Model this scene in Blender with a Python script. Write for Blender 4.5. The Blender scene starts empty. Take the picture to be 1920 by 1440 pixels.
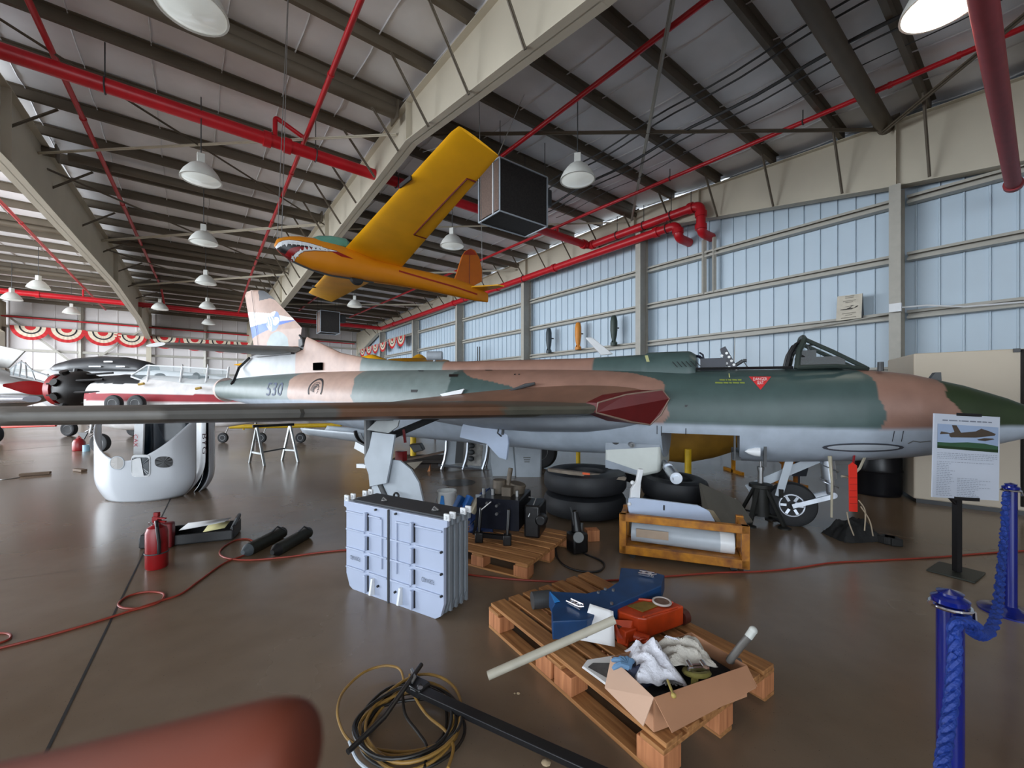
import bpy, math, random
import numpy as np
from mathutils import Vector as Vec, Matrix, noise as mnoise
random.seed(7)
S = bpy.context.scene
C = S.collection
# ------------------------------------------------ camera, world, light, exposure
H = 1.6; F = 782.0
cd = bpy.data.cameras.new('camera'); cam = bpy.data.objects.new('camera', cd); C.objects.link(cam)
cam.location = (0, 0, H); cam.rotation_euler = (math.radians(90), 0, 0)
cd.sensor_width = 36; cd.lens = 36*F/1920; cd.shift_y = 20/1920; cd.clip_start = 0.01; cd.clip_end = 300
cd.dof.use_dof = True; cd.dof.focus_distance = 6; cd.dof.aperture_fstop = 10
S.camera = cam
W = bpy.data.worlds.new('world'); S.world = W; W.use_nodes = True
wn = W.node_tree.nodes; wb = wn['Background']
wb.inputs[0].default_value = (0.80, 0.90, 1.0, 1); wb.inputs[1].default_value = 2.3
S.view_settings.view_transform = 'Standard'; S.view_settings.look = 'None'
S.view_settings.gamma = 1; S.view_settings.use_curve_mapping = False
S.view_settings.exposure = 0.75
D1 = Vec((-.614, .789, 0)); D2 = Vec((.789, .614, 0))           # along the side wall / across the bays
def UV(u, v, z=0): return D1*u + D2*v + Vec((0, 0, z))
def area(name, loc, direction, sx, sy, power, col=(1,1,1)):
    l = bpy.data.lights.new(name, 'AREA'); l.shape = 'RECTANGLE'; l.size = sx; l.size_y = sy
    l.energy = power; l.color = col
    o = bpy.data.objects.new(name, l); C.objects.link(o); o.location = loc
    o.rotation_euler = Vec(direction).to_track_quat('-Z', 'Y').to_euler(); return o
# area lamps added for daylight from the two unseen hangar doorways
area('daylight_fill_left', UV(27, -22, 4.0), D2+D1*.45, 34, 7.5, 6600, (.86, .93, 1))  # set inside the opening and angled to brighten the back wall
area('daylight_doorway_behind', UV(-8.5, -13, 3.6), D1, 20, 6.5, 700, (.86, .93, 1))
# ------------------------------------------------ helpers
def lin(c):
    c = c/255; return c/12.92 if c <= .04045 else ((c+.055)/1.055)**2.4
def rgb(r, g, b): return (lin(r), lin(g), lin(b), 1)
def px(x, y, d): return Vec(((x-960)/F*d, d, H+(740-y)/F*d))     # photo pixel at a depth
def fl(x, y, z=0):                                               # photo pixel on a level plane
    d = F*(H-z)/(y-740); return Vec(((x-960)/F*d, d, z))
def pln(x, y, P, n):
    r = Vec(((x-960)/F, 1, (740-y)/F)); O = Vec((0, 0, H)); P = Vec(P); n = Vec(n)
    return O + r*((P-O).dot(n)/r.dot(n))
def mat(name, col, rough=.5, metal=0, var=.12, scale=6, bump=0, spec=None, trans=0, emit=None, coat=0, alpha=1, col2=None, bscale=None, detail=4):
    m = bpy.data.materials.new(name); m.use_nodes = True
    nt = m.node_tree; n = nt.nodes; L = nt.links; b = n['Principled BSDF']
    b.inputs['Roughness'].default_value = rough; b.inputs['Metallic'].default_value = metal
    if spec is not None: b.inputs['Specular IOR Level'].default_value = spec
    if trans: b.inputs['Transmission Weight'].default_value = trans
    if coat: b.inputs['Coat Weight'].default_value = coat; b.inputs['Coat Roughness'].default_value = .08
    if alpha < 1: b.inputs['Alpha'].default_value = alpha
    tc = n.new('ShaderNodeTexCoord'); no = n.new('ShaderNodeTexNoise'); no.inputs['Scale'].default_value = scale
    no.inputs['Detail'].default_value = detail
    L.new(tc.outputs['Object'], no.inputs['Vector'])
    rp = n.new('ShaderNodeValToRGB'); rp.color_ramp.elements[0].position = .3; rp.color_ramp.elements[1].position = .7
    c = rgb(*col) if max(col) > 1 else (*col[:3], 1)
    c2 = rgb(*col2) if col2 else tuple(x*(1-var) for x in c[:3])+(1,)
    rp.color_ramp.elements[0].color = c2; rp.color_ramp.elements[1].color = tuple(min(1, x*(1+var*.5)) for x in c[:3])+(1,) if not col2 else c
    L.new(no.outputs['Fac'], rp.inputs['Fac']); L.new(rp.outputs['Color'], b.inputs['Base Color'])
    if bump:
        bp = n.new('ShaderNodeBump'); bp.inputs['Strength'].default_value = bump; bp.inputs['Distance'].default_value = .02
        nb = no
        if bscale:
            nb = n.new('ShaderNodeTexNoise'); nb.inputs['Scale'].default_value = bscale; nb.inputs['Detail'].default_value = 3; L.new(tc.outputs['Object'], nb.inputs['Vector'])
        L.new(nb.outputs['Fac'], bp.inputs['Height']); L.new(bp.outputs['Normal'], b.inputs['Normal'])
    if emit: b.inputs['Emission Color'].default_value = (*emit[:3], 1); b.inputs['Emission Strength'].default_value = emit[3]
    return m
def paintmat(name, rough=.45, spec=.5, bump=.05, var=.14):
    m = bpy.data.materials.new(name); m.use_nodes = True
    nt = m.node_tree; n = nt.nodes; L = nt.links; b = n['Principled BSDF']
    b.inputs['Roughness'].default_value = rough; b.inputs['Specular IOR Level'].default_value = spec
    at = n.new('ShaderNodeAttribute'); at.attribute_name = 'Col'
    tc = n.new('ShaderNodeTexCoord'); no = n.new('ShaderNodeTexNoise'); no.inputs['Scale'].default_value = 5; no.inputs['Detail'].default_value = 6
    L.new(tc.outputs['Object'], no.inputs['Vector'])
    mr = n.new('ShaderNodeMapRange'); mr.inputs['From Min'].default_value = .3; mr.inputs['From Max'].default_value = .7
    mr.inputs['To Min'].default_value = 1-var; mr.inputs['To Max'].default_value = 1+var*.5
    L.new(no.outputs['Fac'], mr.inputs['Value'])
    mx = n.new('ShaderNodeVectorMath'); mx.operation = 'SCALE'
    L.new(at.outputs['Color'], mx.inputs[0]); L.new(mr.outputs[0], mx.inputs['Scale']); L.new(mx.outputs[0], b.inputs['Base Color'])
    bp = n.new('ShaderNodeBump'); bp.inputs['Strength'].default_value = bump; L.new(no.outputs['Fac'], bp.inputs['Height']); L.new(bp.outputs['Normal'], b.inputs['Normal'])
    return m
def wm(o):
    if o is None: return Matrix.Identity(4)
    return wm(o.parent) @ (Matrix.Translation(o.location) @ o.rotation_euler.to_matrix().to_4x4())
def frame(n):
    n = Vec(n).normalized(); a = Vec((0, 0, 1)) if abs(n.z) < .9 else Vec((1, 0, 0))
    x = a.cross(n).normalized(); return x, n.cross(x).normalized(), n
class MB:
    def __init__(s): s.v = []; s.f = []; s.m = []; s.k = 0
    def add(s, vs, fs):
        o = len(s.v); s.v += [tuple(p) for p in vs]; s.f += [tuple(i+o for i in q) for q in fs]; s.m += [s.k]*len(fs); return s
    def box(s, c, d, R=None):
        c = Vec(c); h = Vec(d)/2
        if R is None: R = Matrix.Identity(3)
        elif isinstance(R, (int, float)): R = Matrix.Rotation(R, 3, 'Z')
        vs = [c+R@Vec((x*h.x, y*h.y, z*h.z)) for x in (-1, 1) for y in (-1, 1) for z in (-1, 1)]
        return s.add(vs, [(0,1,3,2),(4,6,7,5),(0,4,5,1),(2,3,7,6),(0,2,6,4),(1,5,7,3)])
    def bar(s, p, q, w, h, up=(0,0,1)):                        # rectangular bar from p to q
        p = Vec(p); q = Vec(q); d = (q-p).normalized(); up = Vec(up)
        if abs(d.dot(up)) > .98: up = Vec((1, 0, 0))
        x = d.cross(up).normalized(); y = x.cross(d)
        R = Matrix((x, d, y)).transposed()
        return s.box((p+q)/2, (w, (q-p).length, h), R)
    def tube(s, pts, r, n=8, closed=False):
        pts = [Vec(p) for p in pts]; N = len(pts); rs = r if isinstance(r, (list, tuple)) else [r]*N
        x = None; vs = []
        for i, p in enumerate(pts):
            if closed: t = (pts[(i+1) % N]-pts[i-1]).normalized()
            else: t = (pts[min(i+1, N-1)]-pts[max(i-1, 0)]).normalized()
            if x is None: x = frame(t)[0]
            x = (x-t*x.dot(t)).normalized(); y = t.cross(x)
            vs += [p+(x*math.cos(a)+y*math.sin(a))*rs[i] for a in [2*math.pi*k/n for k in range(n)]]
        fs = []
        for i in range(N if closed else N-1):
            j = (i+1) % N
            for k in range(n): fs.append((i*n+k, i*n+(k+1) % n, j*n+(k+1) % n, j*n+k))
        if not closed: fs += [tuple(range(n))[::-1], tuple((N-1)*n+k for k in range(n))]
        return s.add(vs, fs)
    def cyl(s, p, q, r, r2=None, n=16): return s.tube([p, q], [r, r if r2 is None else r2], n)
    def lathe(s, prof, o=(0,0,0), ax=(0,0,1), n=24, a0=0, a1=2*math.pi):  # prof: (radius, along)
        X, Y, Z = frame(ax); o = Vec(o); full = abs(a1-a0-2*math.pi) < 1e-6; m = n if full else n+1
        vs = []
        for r, t in prof:
            for k in range(m):
                a = a0+(a1-a0)*k/n; vs.append(o+Z*t+(X*math.cos(a)+Y*math.sin(a))*r)
        fs = []
        for i in range(len(prof)-1):
            for k in range(n): fs.append((i*m+k, i*m+(k+1) % m, (i+1)*m+(k+1) % m, (i+1)*m+k))
        if full:
            if prof[0][0] > 1e-4: fs.append(tuple(range(m))[::-1])
            if prof[-1][0] > 1e-4: fs.append(tuple((len(prof)-1)*m+k for k in range(m)))
        return s.add(vs, fs)
    def disc(s, c, r, n=24, z=0):
        c = Vec(c); return s.add([c+Vec((r*math.cos(2*math.pi*k/n), r*math.sin(2*math.pi*k/n), z)) for k in range(n)], [tuple(range(n))])
    def torus(s, c, ax, R, r, n=28, k=10, flat=1):
        X, Y, Z = frame(ax); c = Vec(c); vs = []; fs = []
        for i in range(n):
            a = 2*math.pi*i/n; d = X*math.cos(a)+Y*math.sin(a)
            for j in range(k):
                b = 2*math.pi*j/k; vs.append(c+d*(R+r*math.cos(b))+Z*r*flat*math.sin(b))
                fs.append((i*k+j, ((i+1) % n)*k+j, ((i+1) % n)*k+(j+1) % k, i*k+(j+1) % k))
        return s.add(vs, fs)
    def prism(s, poly, t):                                     # poly: 3-D points in one plane; t: thickness vector
        poly = [Vec(p) for p in poly]; t = Vec(t); n = len(poly)
        vs = poly+[p+t for p in poly]
        return s.add(vs, [tuple(range(n))[::-1], tuple(range(n, 2*n))]+[(i, (i+1) % n, n+(i+1) % n, n+i) for i in range(n)])
    def loft(s, rings, cap=True, closed=True):
        n = len(rings[0]); vs = [p for r in rings for p in r]; fs = []
        for i in range(len(rings)-1):
            for k in range(n if closed else n-1):
                fs.append((i*n+k, i*n+(k+1) % n, (i+1)*n+(k+1) % n, (i+1)*n+k))
        if cap: fs += [tuple(range(n))[::-1], tuple((len(rings)-1)*n+k for k in range(n))]
        return s.add(vs, fs)
    def ball(s, c, r, n=16, m=10, R=None):
        r = Vec(r) if not isinstance(r, (int, float)) else Vec((r, r, r)); c = Vec(c); rings = []
        for i in range(m+1):
            a = math.pi*i/m; a = min(max(a, .02), math.pi-.02); ring = []
            for k in range(n):
                b = 2*math.pi*k/n; p = Vec((r.x*math.sin(a)*math.cos(b), r.y*math.sin(a)*math.sin(b), -r.z*math.cos(a)))
                ring.append(c+(R@p if R else p))
            rings.append(ring)
        return s.loft(rings)
    def build(s, name, mats, parent=None, local=False, ang=35, bevel=0, flat=False, sub=0, solid=0, label=None):
        me = bpy.data.meshes.new(name)
        vs = [Vec(p) for p in s.v]; o = bpy.data.objects.new(name, me); C.objects.link(o)
        if parent is not None:
            o.parent = parent
            if not local:
                I = wm(parent).inverted(); vs = [I@p for p in vs]
        else:
            xs = [p.x for p in vs]; ys = [p.y for p in vs]; zs = [p.z for p in vs]
            c = Vec(((min(xs)+max(xs))/2, (min(ys)+max(ys))/2, min(zs))); o.location = c; vs = [p-c for p in vs]
        me.from_pydata([tuple(p) for p in vs], [], s.f)
        if not isinstance(mats, (list, tuple)): mats = [mats]
        for m in mats: me.materials.append(m)
        me.polygons.foreach_set('material_index', s.m)
        me.update()
        if not flat:
            me.polygons.foreach_set('use_smooth', [True]*len(me.polygons)); me.set_sharp_from_angle(angle=math.radians(ang))
        if solid: md = o.modifiers.new('solid', 'SOLIDIFY'); md.thickness = solid; md.offset = 0
        if bevel: md = o.modifiers.new('bevel', 'BEVEL'); md.width = bevel; md.segments = 2; md.limit_method = 'ANGLE'
        if sub: md = o.modifiers.new('sub', 'SUBSURF'); md.levels = sub; md.render_levels = sub
        if label: o['label'] = label
        return o
def paint(o, fn):
    me = o.data; n = len(me.vertices); co = np.empty(n*3); me.vertices.foreach_get('co', co); co = co.reshape(n, 3)
    a = me.color_attributes.new('Col', 'FLOAT_COLOR', 'POINT'); col = np.ones((n, 4)); col[:, :3] = fn(co)
    a.data.foreach_set('color', col.ravel())
def tag(o, label, cat, group=None, kind=None):
    o['label'] = label; o['category'] = cat
    if group: o['group'] = group
    if kind: o['kind'] = kind
    return o
def thing(name, label, cat, loc=(0,0,0), rz=0, group=None, kind=None):
    o = bpy.data.objects.new(name, None); C.objects.link(o); o.empty_display_size = .1
    o.location = loc; o.rotation_euler = (0, 0, rz); return tag(o, label, cat, group, kind)
def st(o): o['kind'] = 'structure'; return o
def dup(root, loc, rz, label=None):
    r = root.copy(); C.objects.link(r); r.location = loc; r.rotation_euler = (0, 0, rz)
    if label: r['label'] = label
    for ch in list(root.children):
        c = ch.copy(); C.objects.link(c); c.parent = r
        for g in list(ch.children):
            d = g.copy(); C.objects.link(d); d.parent = c
    return r
def text(name, body, m, parent, P, X, Y, size, depth=.002, fit=None, surf=None, local=False, align='CENTER', sub=0):
    cu = bpy.data.curves.new('t', 'FONT'); cu.body = body; cu.size = 1; cu.align_x = align; cu.align_y = 'CENTER'; cu.resolution_u = 2
    t = bpy.data.objects.new('t', cu); C.objects.link(t)
    dg = bpy.context.evaluated_depsgraph_get(); me = bpy.data.meshes.new_from_object(t.evaluated_get(dg))
    vs = [v.co.copy() for v in me.vertices]; fs = [tuple(p.vertices) for p in me.polygons]
    bpy.data.objects.remove(t); bpy.data.curves.remove(cu); bpy.data.meshes.remove(me)
    w = max(v.x for v in vs)-min(v.x for v in vs); sx = size*(fit/(w*size) if fit else 1)
    X = Vec(X).normalized(); Y = Vec(Y).normalized(); N = X.cross(Y); P = Vec(P); mb = MB()
    if surf: mb.add([surf(v.x*sx, v.y*size) for v in vs], fs)
    else: mb.add([P+X*v.x*sx+Y*v.y*size+N*depth for v in vs], fs)
    return mb.build(name, m, parent, local=local, flat=True)
def inpoly(p, poly):
    c = False; x, y = p; n = len(poly)
    for i in range(n):
        x1, y1 = poly[i]; x2, y2 = poly[i-1]
        if (y1 > y) != (y2 > y) and x < (x2-x1)*(y-y1)/(y2-y1)+x1: c = not c
    return c
def npoly(X, Y, poly):
    c = np.zeros(len(X), bool); n = len(poly)
    for i in range(n):
        x1, y1 = poly[i]; x2, y2 = poly[i-1]
        if y1 == y2: continue
        c ^= ((y1 > Y) != (y2 > Y)) & (X < (x2-x1)*(Y-y1)/(y2-y1)+x1)
    return c
# ------------------------------------------------ materials
M = {}
M['white'] = mat('white_paint', (226, 228, 230), .35, var=.06)
M['lgrey'] = mat('light_grey_paint', (176, 184, 192), .4, var=.1, scale=4, bump=.03)
M['grey'] = mat('grey_paint', (120, 122, 122), .45)
M['dgrey'] = mat('dark_grey_paint', (62, 64, 66), .5)
M['black'] = mat('black_paint', (22, 22, 24), .4)
M['rubber'] = mat('tyre_rubber', (30, 31, 34), .7, scale=12, bump=.1, bscale=40)
M['steel'] = mat('bare_steel', (150, 150, 150), .35, .8)
M['chrome'] = mat('chrome', (215, 215, 220), .15, 1, var=.02)
M['alum'] = mat('aluminium', (185, 190, 198), .3, .85, scale=3)
M['red'] = mat('red_pipe_paint', (196, 26, 38), .38, var=.12, scale=3)
M['redm'] = mat('red_enamel', (140, 20, 24), .35)
M['dred'] = mat('dark_red_paint', (96, 18, 18), .5)
M['cream'] = mat('cream_steel_paint', (196, 188, 170), .5, var=.06, scale=1.2)
M['girt'] = mat('beige_girt_paint', (172, 168, 158), .45, var=.08)
M['brown'] = mat('primer_steel', (100, 90, 76), .6, var=.12, scale=2)
M['insul'] = mat('foil_insulation', (240, 240, 243), .5, var=.08, scale=1.3, bump=.35, bscale=1.6)
M['yellow'] = mat('yellow_fabric_skin', (246, 178, 12), .45, var=.1, scale=2.5)
M['orangey'] = mat('orange_yellow_paint', (208, 140, 12), .5, var=.1)
M['wood'] = None
M['glass'] = mat('clear_glass', (190, 205, 210), .05, var=.02, alpha=.25)
M['blue'] = mat('blue_paint', (14, 62, 110), .45, var=.25, scale=8)
M['navy'] = mat('navy_gloss', (14, 30, 42), .12, coat=.6)
M['card'] = mat('cardboard', (176, 128, 96), .8, var=.08, scale=3)
M['paper'] = mat('paper', (232, 232, 232), .7, var=.03)
M['cloth'] = mat('white_cloth', (214, 214, 222), .9, var=.1, scale=14, bump=.4, bscale=60)
M['ochre'] = mat('worn_yellow_paint', (190, 124, 18), .5, scale=9, col2=(112, 60, 20), bump=.15, detail=10)
M['orange'] = mat('orange_enamel', (196, 66, 22), .4, var=.3, scale=9)
M['cord'] = mat('orange_cord', (140, 46, 28), .5)
M['ink'] = mat('printed_ink', (60, 60, 66), .8)
# ------------------------------------------------ building
def woodmat(name, c1, c2, axis=0):
    m = mat(name, c1, .7, col2=c2, scale=3, bump=.1); n = m.node_tree.nodes; L = m.node_tree.links
    no = [x for x in n if x.type == 'TEX_NOISE'][0]; tc = [x for x in n if x.type == 'TEX_COORD'][0]
    mp = n.new('ShaderNodeMapping'); sc = [14, 14, 14]; sc[axis] = .8; mp.inputs['Scale'].default_value = sc
    L.new(tc.outputs['Object'], mp.inputs['Vector']); L.new(mp.outputs[0], no.inputs['Vector']); return m
M['wood'] = woodmat('pallet_pine', (176, 124, 74), (128, 82, 42))
M['wood2'] = woodmat('pallet_pine_block', (192, 128, 84), (150, 92, 56), 2)
# polished concrete floor with control joints
def floormat():
    m = bpy.data.materials.new('polished_concrete'); m.use_nodes = True; nt = m.node_tree; n = nt.nodes; L = nt.links; b = n['Principled BSDF']
    tc = n.new('ShaderNodeTexCoord')
    n1 = n.new('ShaderNodeTexNoise'); n1.inputs['Scale'].default_value = .35; n1.inputs['Detail'].default_value = 6
    n2 = n.new('ShaderNodeTexNoise'); n2.inputs['Scale'].default_value = 5; n2.inputs['Detail'].default_value = 8
    n3 = n.new('ShaderNodeTexNoise'); n3.inputs['Scale'].default_value = 90; n3.inputs['Detail'].default_value = 2
    for x in (n1, n2, n3): L.new(tc.outputs['Object'], x.inputs['Vector'])
    r1 = n.new('ShaderNodeValToRGB'); e = r1.color_ramp.elements; e[0].position = .35; e[1].position = .68
    e[0].color = rgb(106, 85, 64); e[1].color = rgb(128, 113, 98)
    L.new(n1.outputs['Fac'], r1.inputs['Fac'])
    mr = n.new('ShaderNodeMapRange'); mr.inputs['From Min'].default_value = .3; mr.inputs['From Max'].default_value = .7; mr.inputs['To Min'].default_value = .93; mr.inputs['To Max'].default_value = 1.04
    L.new(n2.outputs['Fac'], mr.inputs[0])
    sp = n.new('ShaderNodeMapRange'); sp.inputs['From Min'].default_value = .69; sp.inputs['From Max'].default_value = .75; sp.inputs['To Min'].default_value = 1; sp.inputs['To Max'].default_value = .6
    L.new(n3.outputs['Fac'], sp.inputs[0])
    mu = n.new('ShaderNodeMath'); mu.operation = 'MULTIPLY'; L.new(mr.outputs[0], mu.inputs[0]); L.new(sp.outputs[0], mu.inputs[1])
    sc = n.new('ShaderNodeVectorMath'); sc.operation = 'SCALE'; L.new(r1.outputs[0], sc.inputs[0]); L.new(mu.outputs[0], sc.inputs['Scale'])
    L.new(sc.outputs[0], b.inputs['Base Color'])
    rr = n.new('ShaderNodeMapRange'); rr.inputs['To Min'].default_value = .12; rr.inputs['To Max'].default_value = .36; L.new(n1.outputs['Fac'], rr.inputs[0]); L.new(rr.outputs[0], b.inputs['Roughness'])
    b.inputs['Specular IOR Level'].default_value = .5
    bp = n.new('ShaderNodeBump'); bp.inputs['Strength'].default_value = .02; bp.inputs['Distance'].default_value = .01; L.new(n2.outputs['Fac'], bp.inputs['Height']); L.new(bp.outputs[0], b.inputs['Normal'])
    return m
def quad(name, pts, m, solid=0):
    mb = MB(); mb.add(pts, [tuple(range(len(pts)))]); return st(mb.build(name, m, flat=True, solid=solid))
U0, U1, V0, V1 = -9, 44, -25, 14.25
floor = quad('floor', [UV(U0-14, V0-14), UV(U1+.3, V0-14), UV(U1+.3, V1+.4), UV(U0-14, V1+.4)], floormat())
# dark saw-cut joints sit just on the slab
M['joint'] = mat('joint_filler', (24, 20, 18), .8)
jm = MB(); A = fl(86, 1412); B = fl(305, 965); d = (B-A).normalized(); sd = Vec((d.y, -d.x, 0))*.007
for t0, t1 in ((-1.5, 9),):
    p, q = A+d*t0, A+d*t1; jm.add([p-sd+Vec((0,0,.002)), p+sd+Vec((0,0,.002)), q+sd+Vec((0,0,.002)), q-sd+Vec((0,0,.002))], [(0,1,2,3)])
st(jm.build('trim_1', M['joint'], flat=True))
jm = MB(); A = fl(0, 846); B = fl(146, 833); d = (B-A).normalized(); sd = Vec((d.y, -d.x, 0))*.012
jm.add([A-d*2-sd+Vec((0,0,.002)), A-d*2+sd+Vec((0,0,.002)), B+d*14+sd+Vec((0,0,.002)), B+d*14-sd+Vec((0,0,.002))], [(0,1,2,3)]); st(jm.build('trim_2', M['joint'], flat=True))
jm = MB(); A = fl(0, 1088); B = fl(245, 1055); d = (B-A).normalized(); sd = Vec((d.y, -d.x, 0))*.002
jm.add([A-d*2-sd+Vec((0,0,.001)), A-d*2+sd+Vec((0,0,.001)), B+sd+Vec((0,0,.001)), B-sd+Vec((0,0,.001))], [(0,1,2,3)]); st(jm.build('trim_3', mat('hairline_crack', (70, 58, 48), .8), flat=True))
def roofz(u): return 9.0-(.05*(10.3-u) if u < 10.3 else .025*(u-10.3))
M['seam'] = mat('insulation_seam', (225, 225, 228), .5)
# ceiling: sagging foil insulation between purlins, built as one quilted sheet
PU = [-8.2+1.65*i for i in range(32)]
mb = MB(); us = []
for i in range(len(PU)-1): us += [PU[i], PU[i]+.3, PU[i]+.82, PU[i]+1.35]
us.append(PU[-1]); vs_ = [V0+ (V1-V0)*j/96 for j in range(97)]
g = []
for u in us:
    sag = {0: 0, 1: .06, 2: .09, 3: .06}[us.index(u) % 4]
    for j, v in enumerate(vs_): g.append(UV(u, v, roofz(u)+.02-sag*(.75+.25*math.sin(v*5.2))-.012*math.sin(v*2.1+u)))
nv = len(vs_); mb.add(g, [(i*nv+j, i*nv+j+1, (i+1)*nv+j+1, (i+1)*nv+j) for i in range(len(us)-1) for j in range(nv-1)])
st(mb.build('ceiling', M['insul']))
mb = MB()
for k, v in enumerate([V0+1.22*i for i in range(33)]):
    for a, b_ in ((-8, 10.3), (10.3, U1)):
        pts = [UV(u, v+.012*math.sin(u*3), roofz(u)+.02-(.075 if (abs(((u-PU[0])/1.65) % 1-.5) < .35) else .03)) for u in np.arange(a, b_, .41)]
        mb.tube(pts, .016, 4)
st(mb.build('trim_4', M['seam']))
# outer roof skin that keeps the sky out
mb = MB(); mb.add([UV(U0, V0, roofz(U0)+.25), UV(10.3, V0, 9.3), UV(U1+.3, V0, roofz(U1)+.3), UV(U1+.3, V1+.3, roofz(U1)+.3), UV(10.3, V1+.3, 9.3), UV(U0, V1+.3, roofz(U0)+.25)], [(0,1,4,5),(1,2,3,4)])
st(mb.build('ceiling_roof_deck', M['grey'], flat=True))
for u in PU[1:]:
    mb = MB(); z = roofz(u); a, b_ = UV(u, V0, z), UV(u, 13.9, z)
    mb.bar(a-Vec((0,0,.12)), b_-Vec((0,0,.12)), .02, .24)
    mb.bar(a+D1*.04-Vec((0,0,.235)), b_+D1*.04-Vec((0,0,.235)), .1, .02); mb.bar(a-D1*.04-Vec((0,0,.01)), b_-D1*.04-Vec((0,0,.01)), .1, .02)
    st(mb.build('purlin', M['brown'], flat=True))
for u, z, r in ((2.5, 8.3, .17), (10.0, 8.62, .15), (17.3, 8.45, .13), (25, 8.3, .12), (33, 8.1, .12)):
    for v0, v1 in ((-25, -2.9), (-2.7, 4.1), (4.5, 13.9)):
        mb = MB(); mb.cyl(UV(u, v0, z), UV(u, v1, z), r); mb.box(UV(u, v1-.02, z), (.04, r*3, r*3), math.atan2(D2.y, D2.x)); st(mb.build('strut_tube', M['brown']))
# rafters: tapered I-beams
def rafter(name, stns, tw=.15, m=None, foot=None):                     # stns: (u, v, zbottom, ztop)
    mb = MB(); fh = Vec((0,0,.02))
    P = [(UV(u, v, zb), UV(u, v, zt)) for u, v, zb, zt in stns]
    for (a, b), (c, e) in zip(P[:-1], P[1:]):
        n = D2
        mb.add([a-n*.012, c-n*.012, e-n*.012, b-n*.012, a+n*.012, c+n*.012, e+n*.012, b+n*.012], [(0,1,2,3),(7,6,5,4),(0,4,5,1),(3,2,6,7)])
        for p, q, s in ((a, c, 1), (b, e, -1)):
            mb.add([p-n*tw, q-n*tw, q+n*tw, p+n*tw]+[x+fh*s for x in (p-n*tw, q-n*tw, q+n*tw, p+n*tw)], [(0,1,2,3),(7,6,5,4),(0,4,5,1),(2,6,7,3),(0,3,7,4),(1,5,6,2)])
    for i, (a, b) in enumerate(P):
        k = D1*.012; mb.add([a-D2*tw-k, a+D2*tw-k, b+D2*tw-k, b-D2*tw-k, a-D2*tw+k, a+D2*tw+k, b+D2*tw+k, b-D2*tw+k], [(0,1,2,3),(7,6,5,4),(0,4,5,1),(2,6,7,3),(0,3,7,4),(1,5,6,2)])
    return st(mb.build(name, m or M['cream'], flat=True))
rz = lambda u: roofz(u)-.27
rafter('rafter_side', [(-4, 13.85, 5.9, rz(-4)), (2.3, 13.85, 6.72, rz(2.3)), (7.3, 13.85, 7.55, rz(7.3)), (9.9, 13.85, 7.86, rz(9.9)), (16.5, 13.85, 7.5, rz(16.5)), (24, 13.85, 7.4, rz(24)), (37.8, 13.85, 7.2, rz(37.8)), (43.6, 13.85, 5.6, rz(43.6))])
rafter('rafter_middle', [(-4, 4.3, 5.9, rz(-4)), (3.6, 4.3, 6.78, rz(3.6)), (9.5, 4.3, 7.72, rz(9.5)), (17, 4.3, 7.25, rz(17)), (27, 4.3, 6.65, rz(27)), (38, 4.3, 6.25, rz(38)), (43.6, 4.3, 5.2, rz(43.6))])
rafter('rafter_left', [(5.4, -3.96, 6.64, rz(6)), (14.6, -3.35, 6.9, rz(14.6)), (27, -2.75, 6.8, rz(27)), (36, -2.5, 6.5, rz(36)), (43.6, -2.4, 5.9, rz(43.6))], tw=.17)
rafter('rafter_far_left', [(20, -11.2, 7.4, rz(20)), (35, -10.4, 7.2, rz(35)), (43.6, -9.9, 5.8, rz(43.6))])
# columns on the far wall
for v in (-9.9, -2.4, 4.3, 13.85):
    mb = MB(); mb.box(UV(43.55, v, 3), (.35, .3, 6.4), math.atan2(D1.y, D1.x)); st(mb.build('column', M['cream'] if v > -5 else M['brown'], flat=True))
# side wall
def cladding(name, a, b, zt0, zt1, n, m, pitch=.4, z0=0):
    mb = MB(); L = (b-a).length; d = (b-a).normalized(); pts = [0.]; off = [0.]; x = 0; 
    while x < L-pitch: pts += [x+pitch*.44, x+pitch*.46, x+pitch*.52, x+pitch*.54]; off += [0, -.04, -.04, 0]; x += pitch
    pts.append(L); off.append(0); vs = []
    for p, o in zip(pts, off):
        q = a+d*p-n*o; vs += [q+Vec((0,0,z0)), q+Vec((0,0,zt0+(zt1-zt0)*p/L))]
    mb.add(vs, [(2*i, 2*i+2, 2*i+3, 2*i+1) for i in range(len(pts)-1)]); return st(mb.build(name, m, flat=True, solid=.004))
M['wallr'] = mat('blue_white_cladding', (188, 204, 217), .4, var=.04, scale=.8)
M['wallb'] = mat('white_cladding', (222, 217, 216), .5, var=.05, scale=.8)
cladding('wall_right', UV(U0, V1), UV(U1, V1), 9.0, 8.4, -D2, M['wallr'])
cladding('wall_back', UV(U1, V0-4), UV(U1, V1), 8.6, 8.6, -D1, M['wallb'], 1.1)
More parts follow.
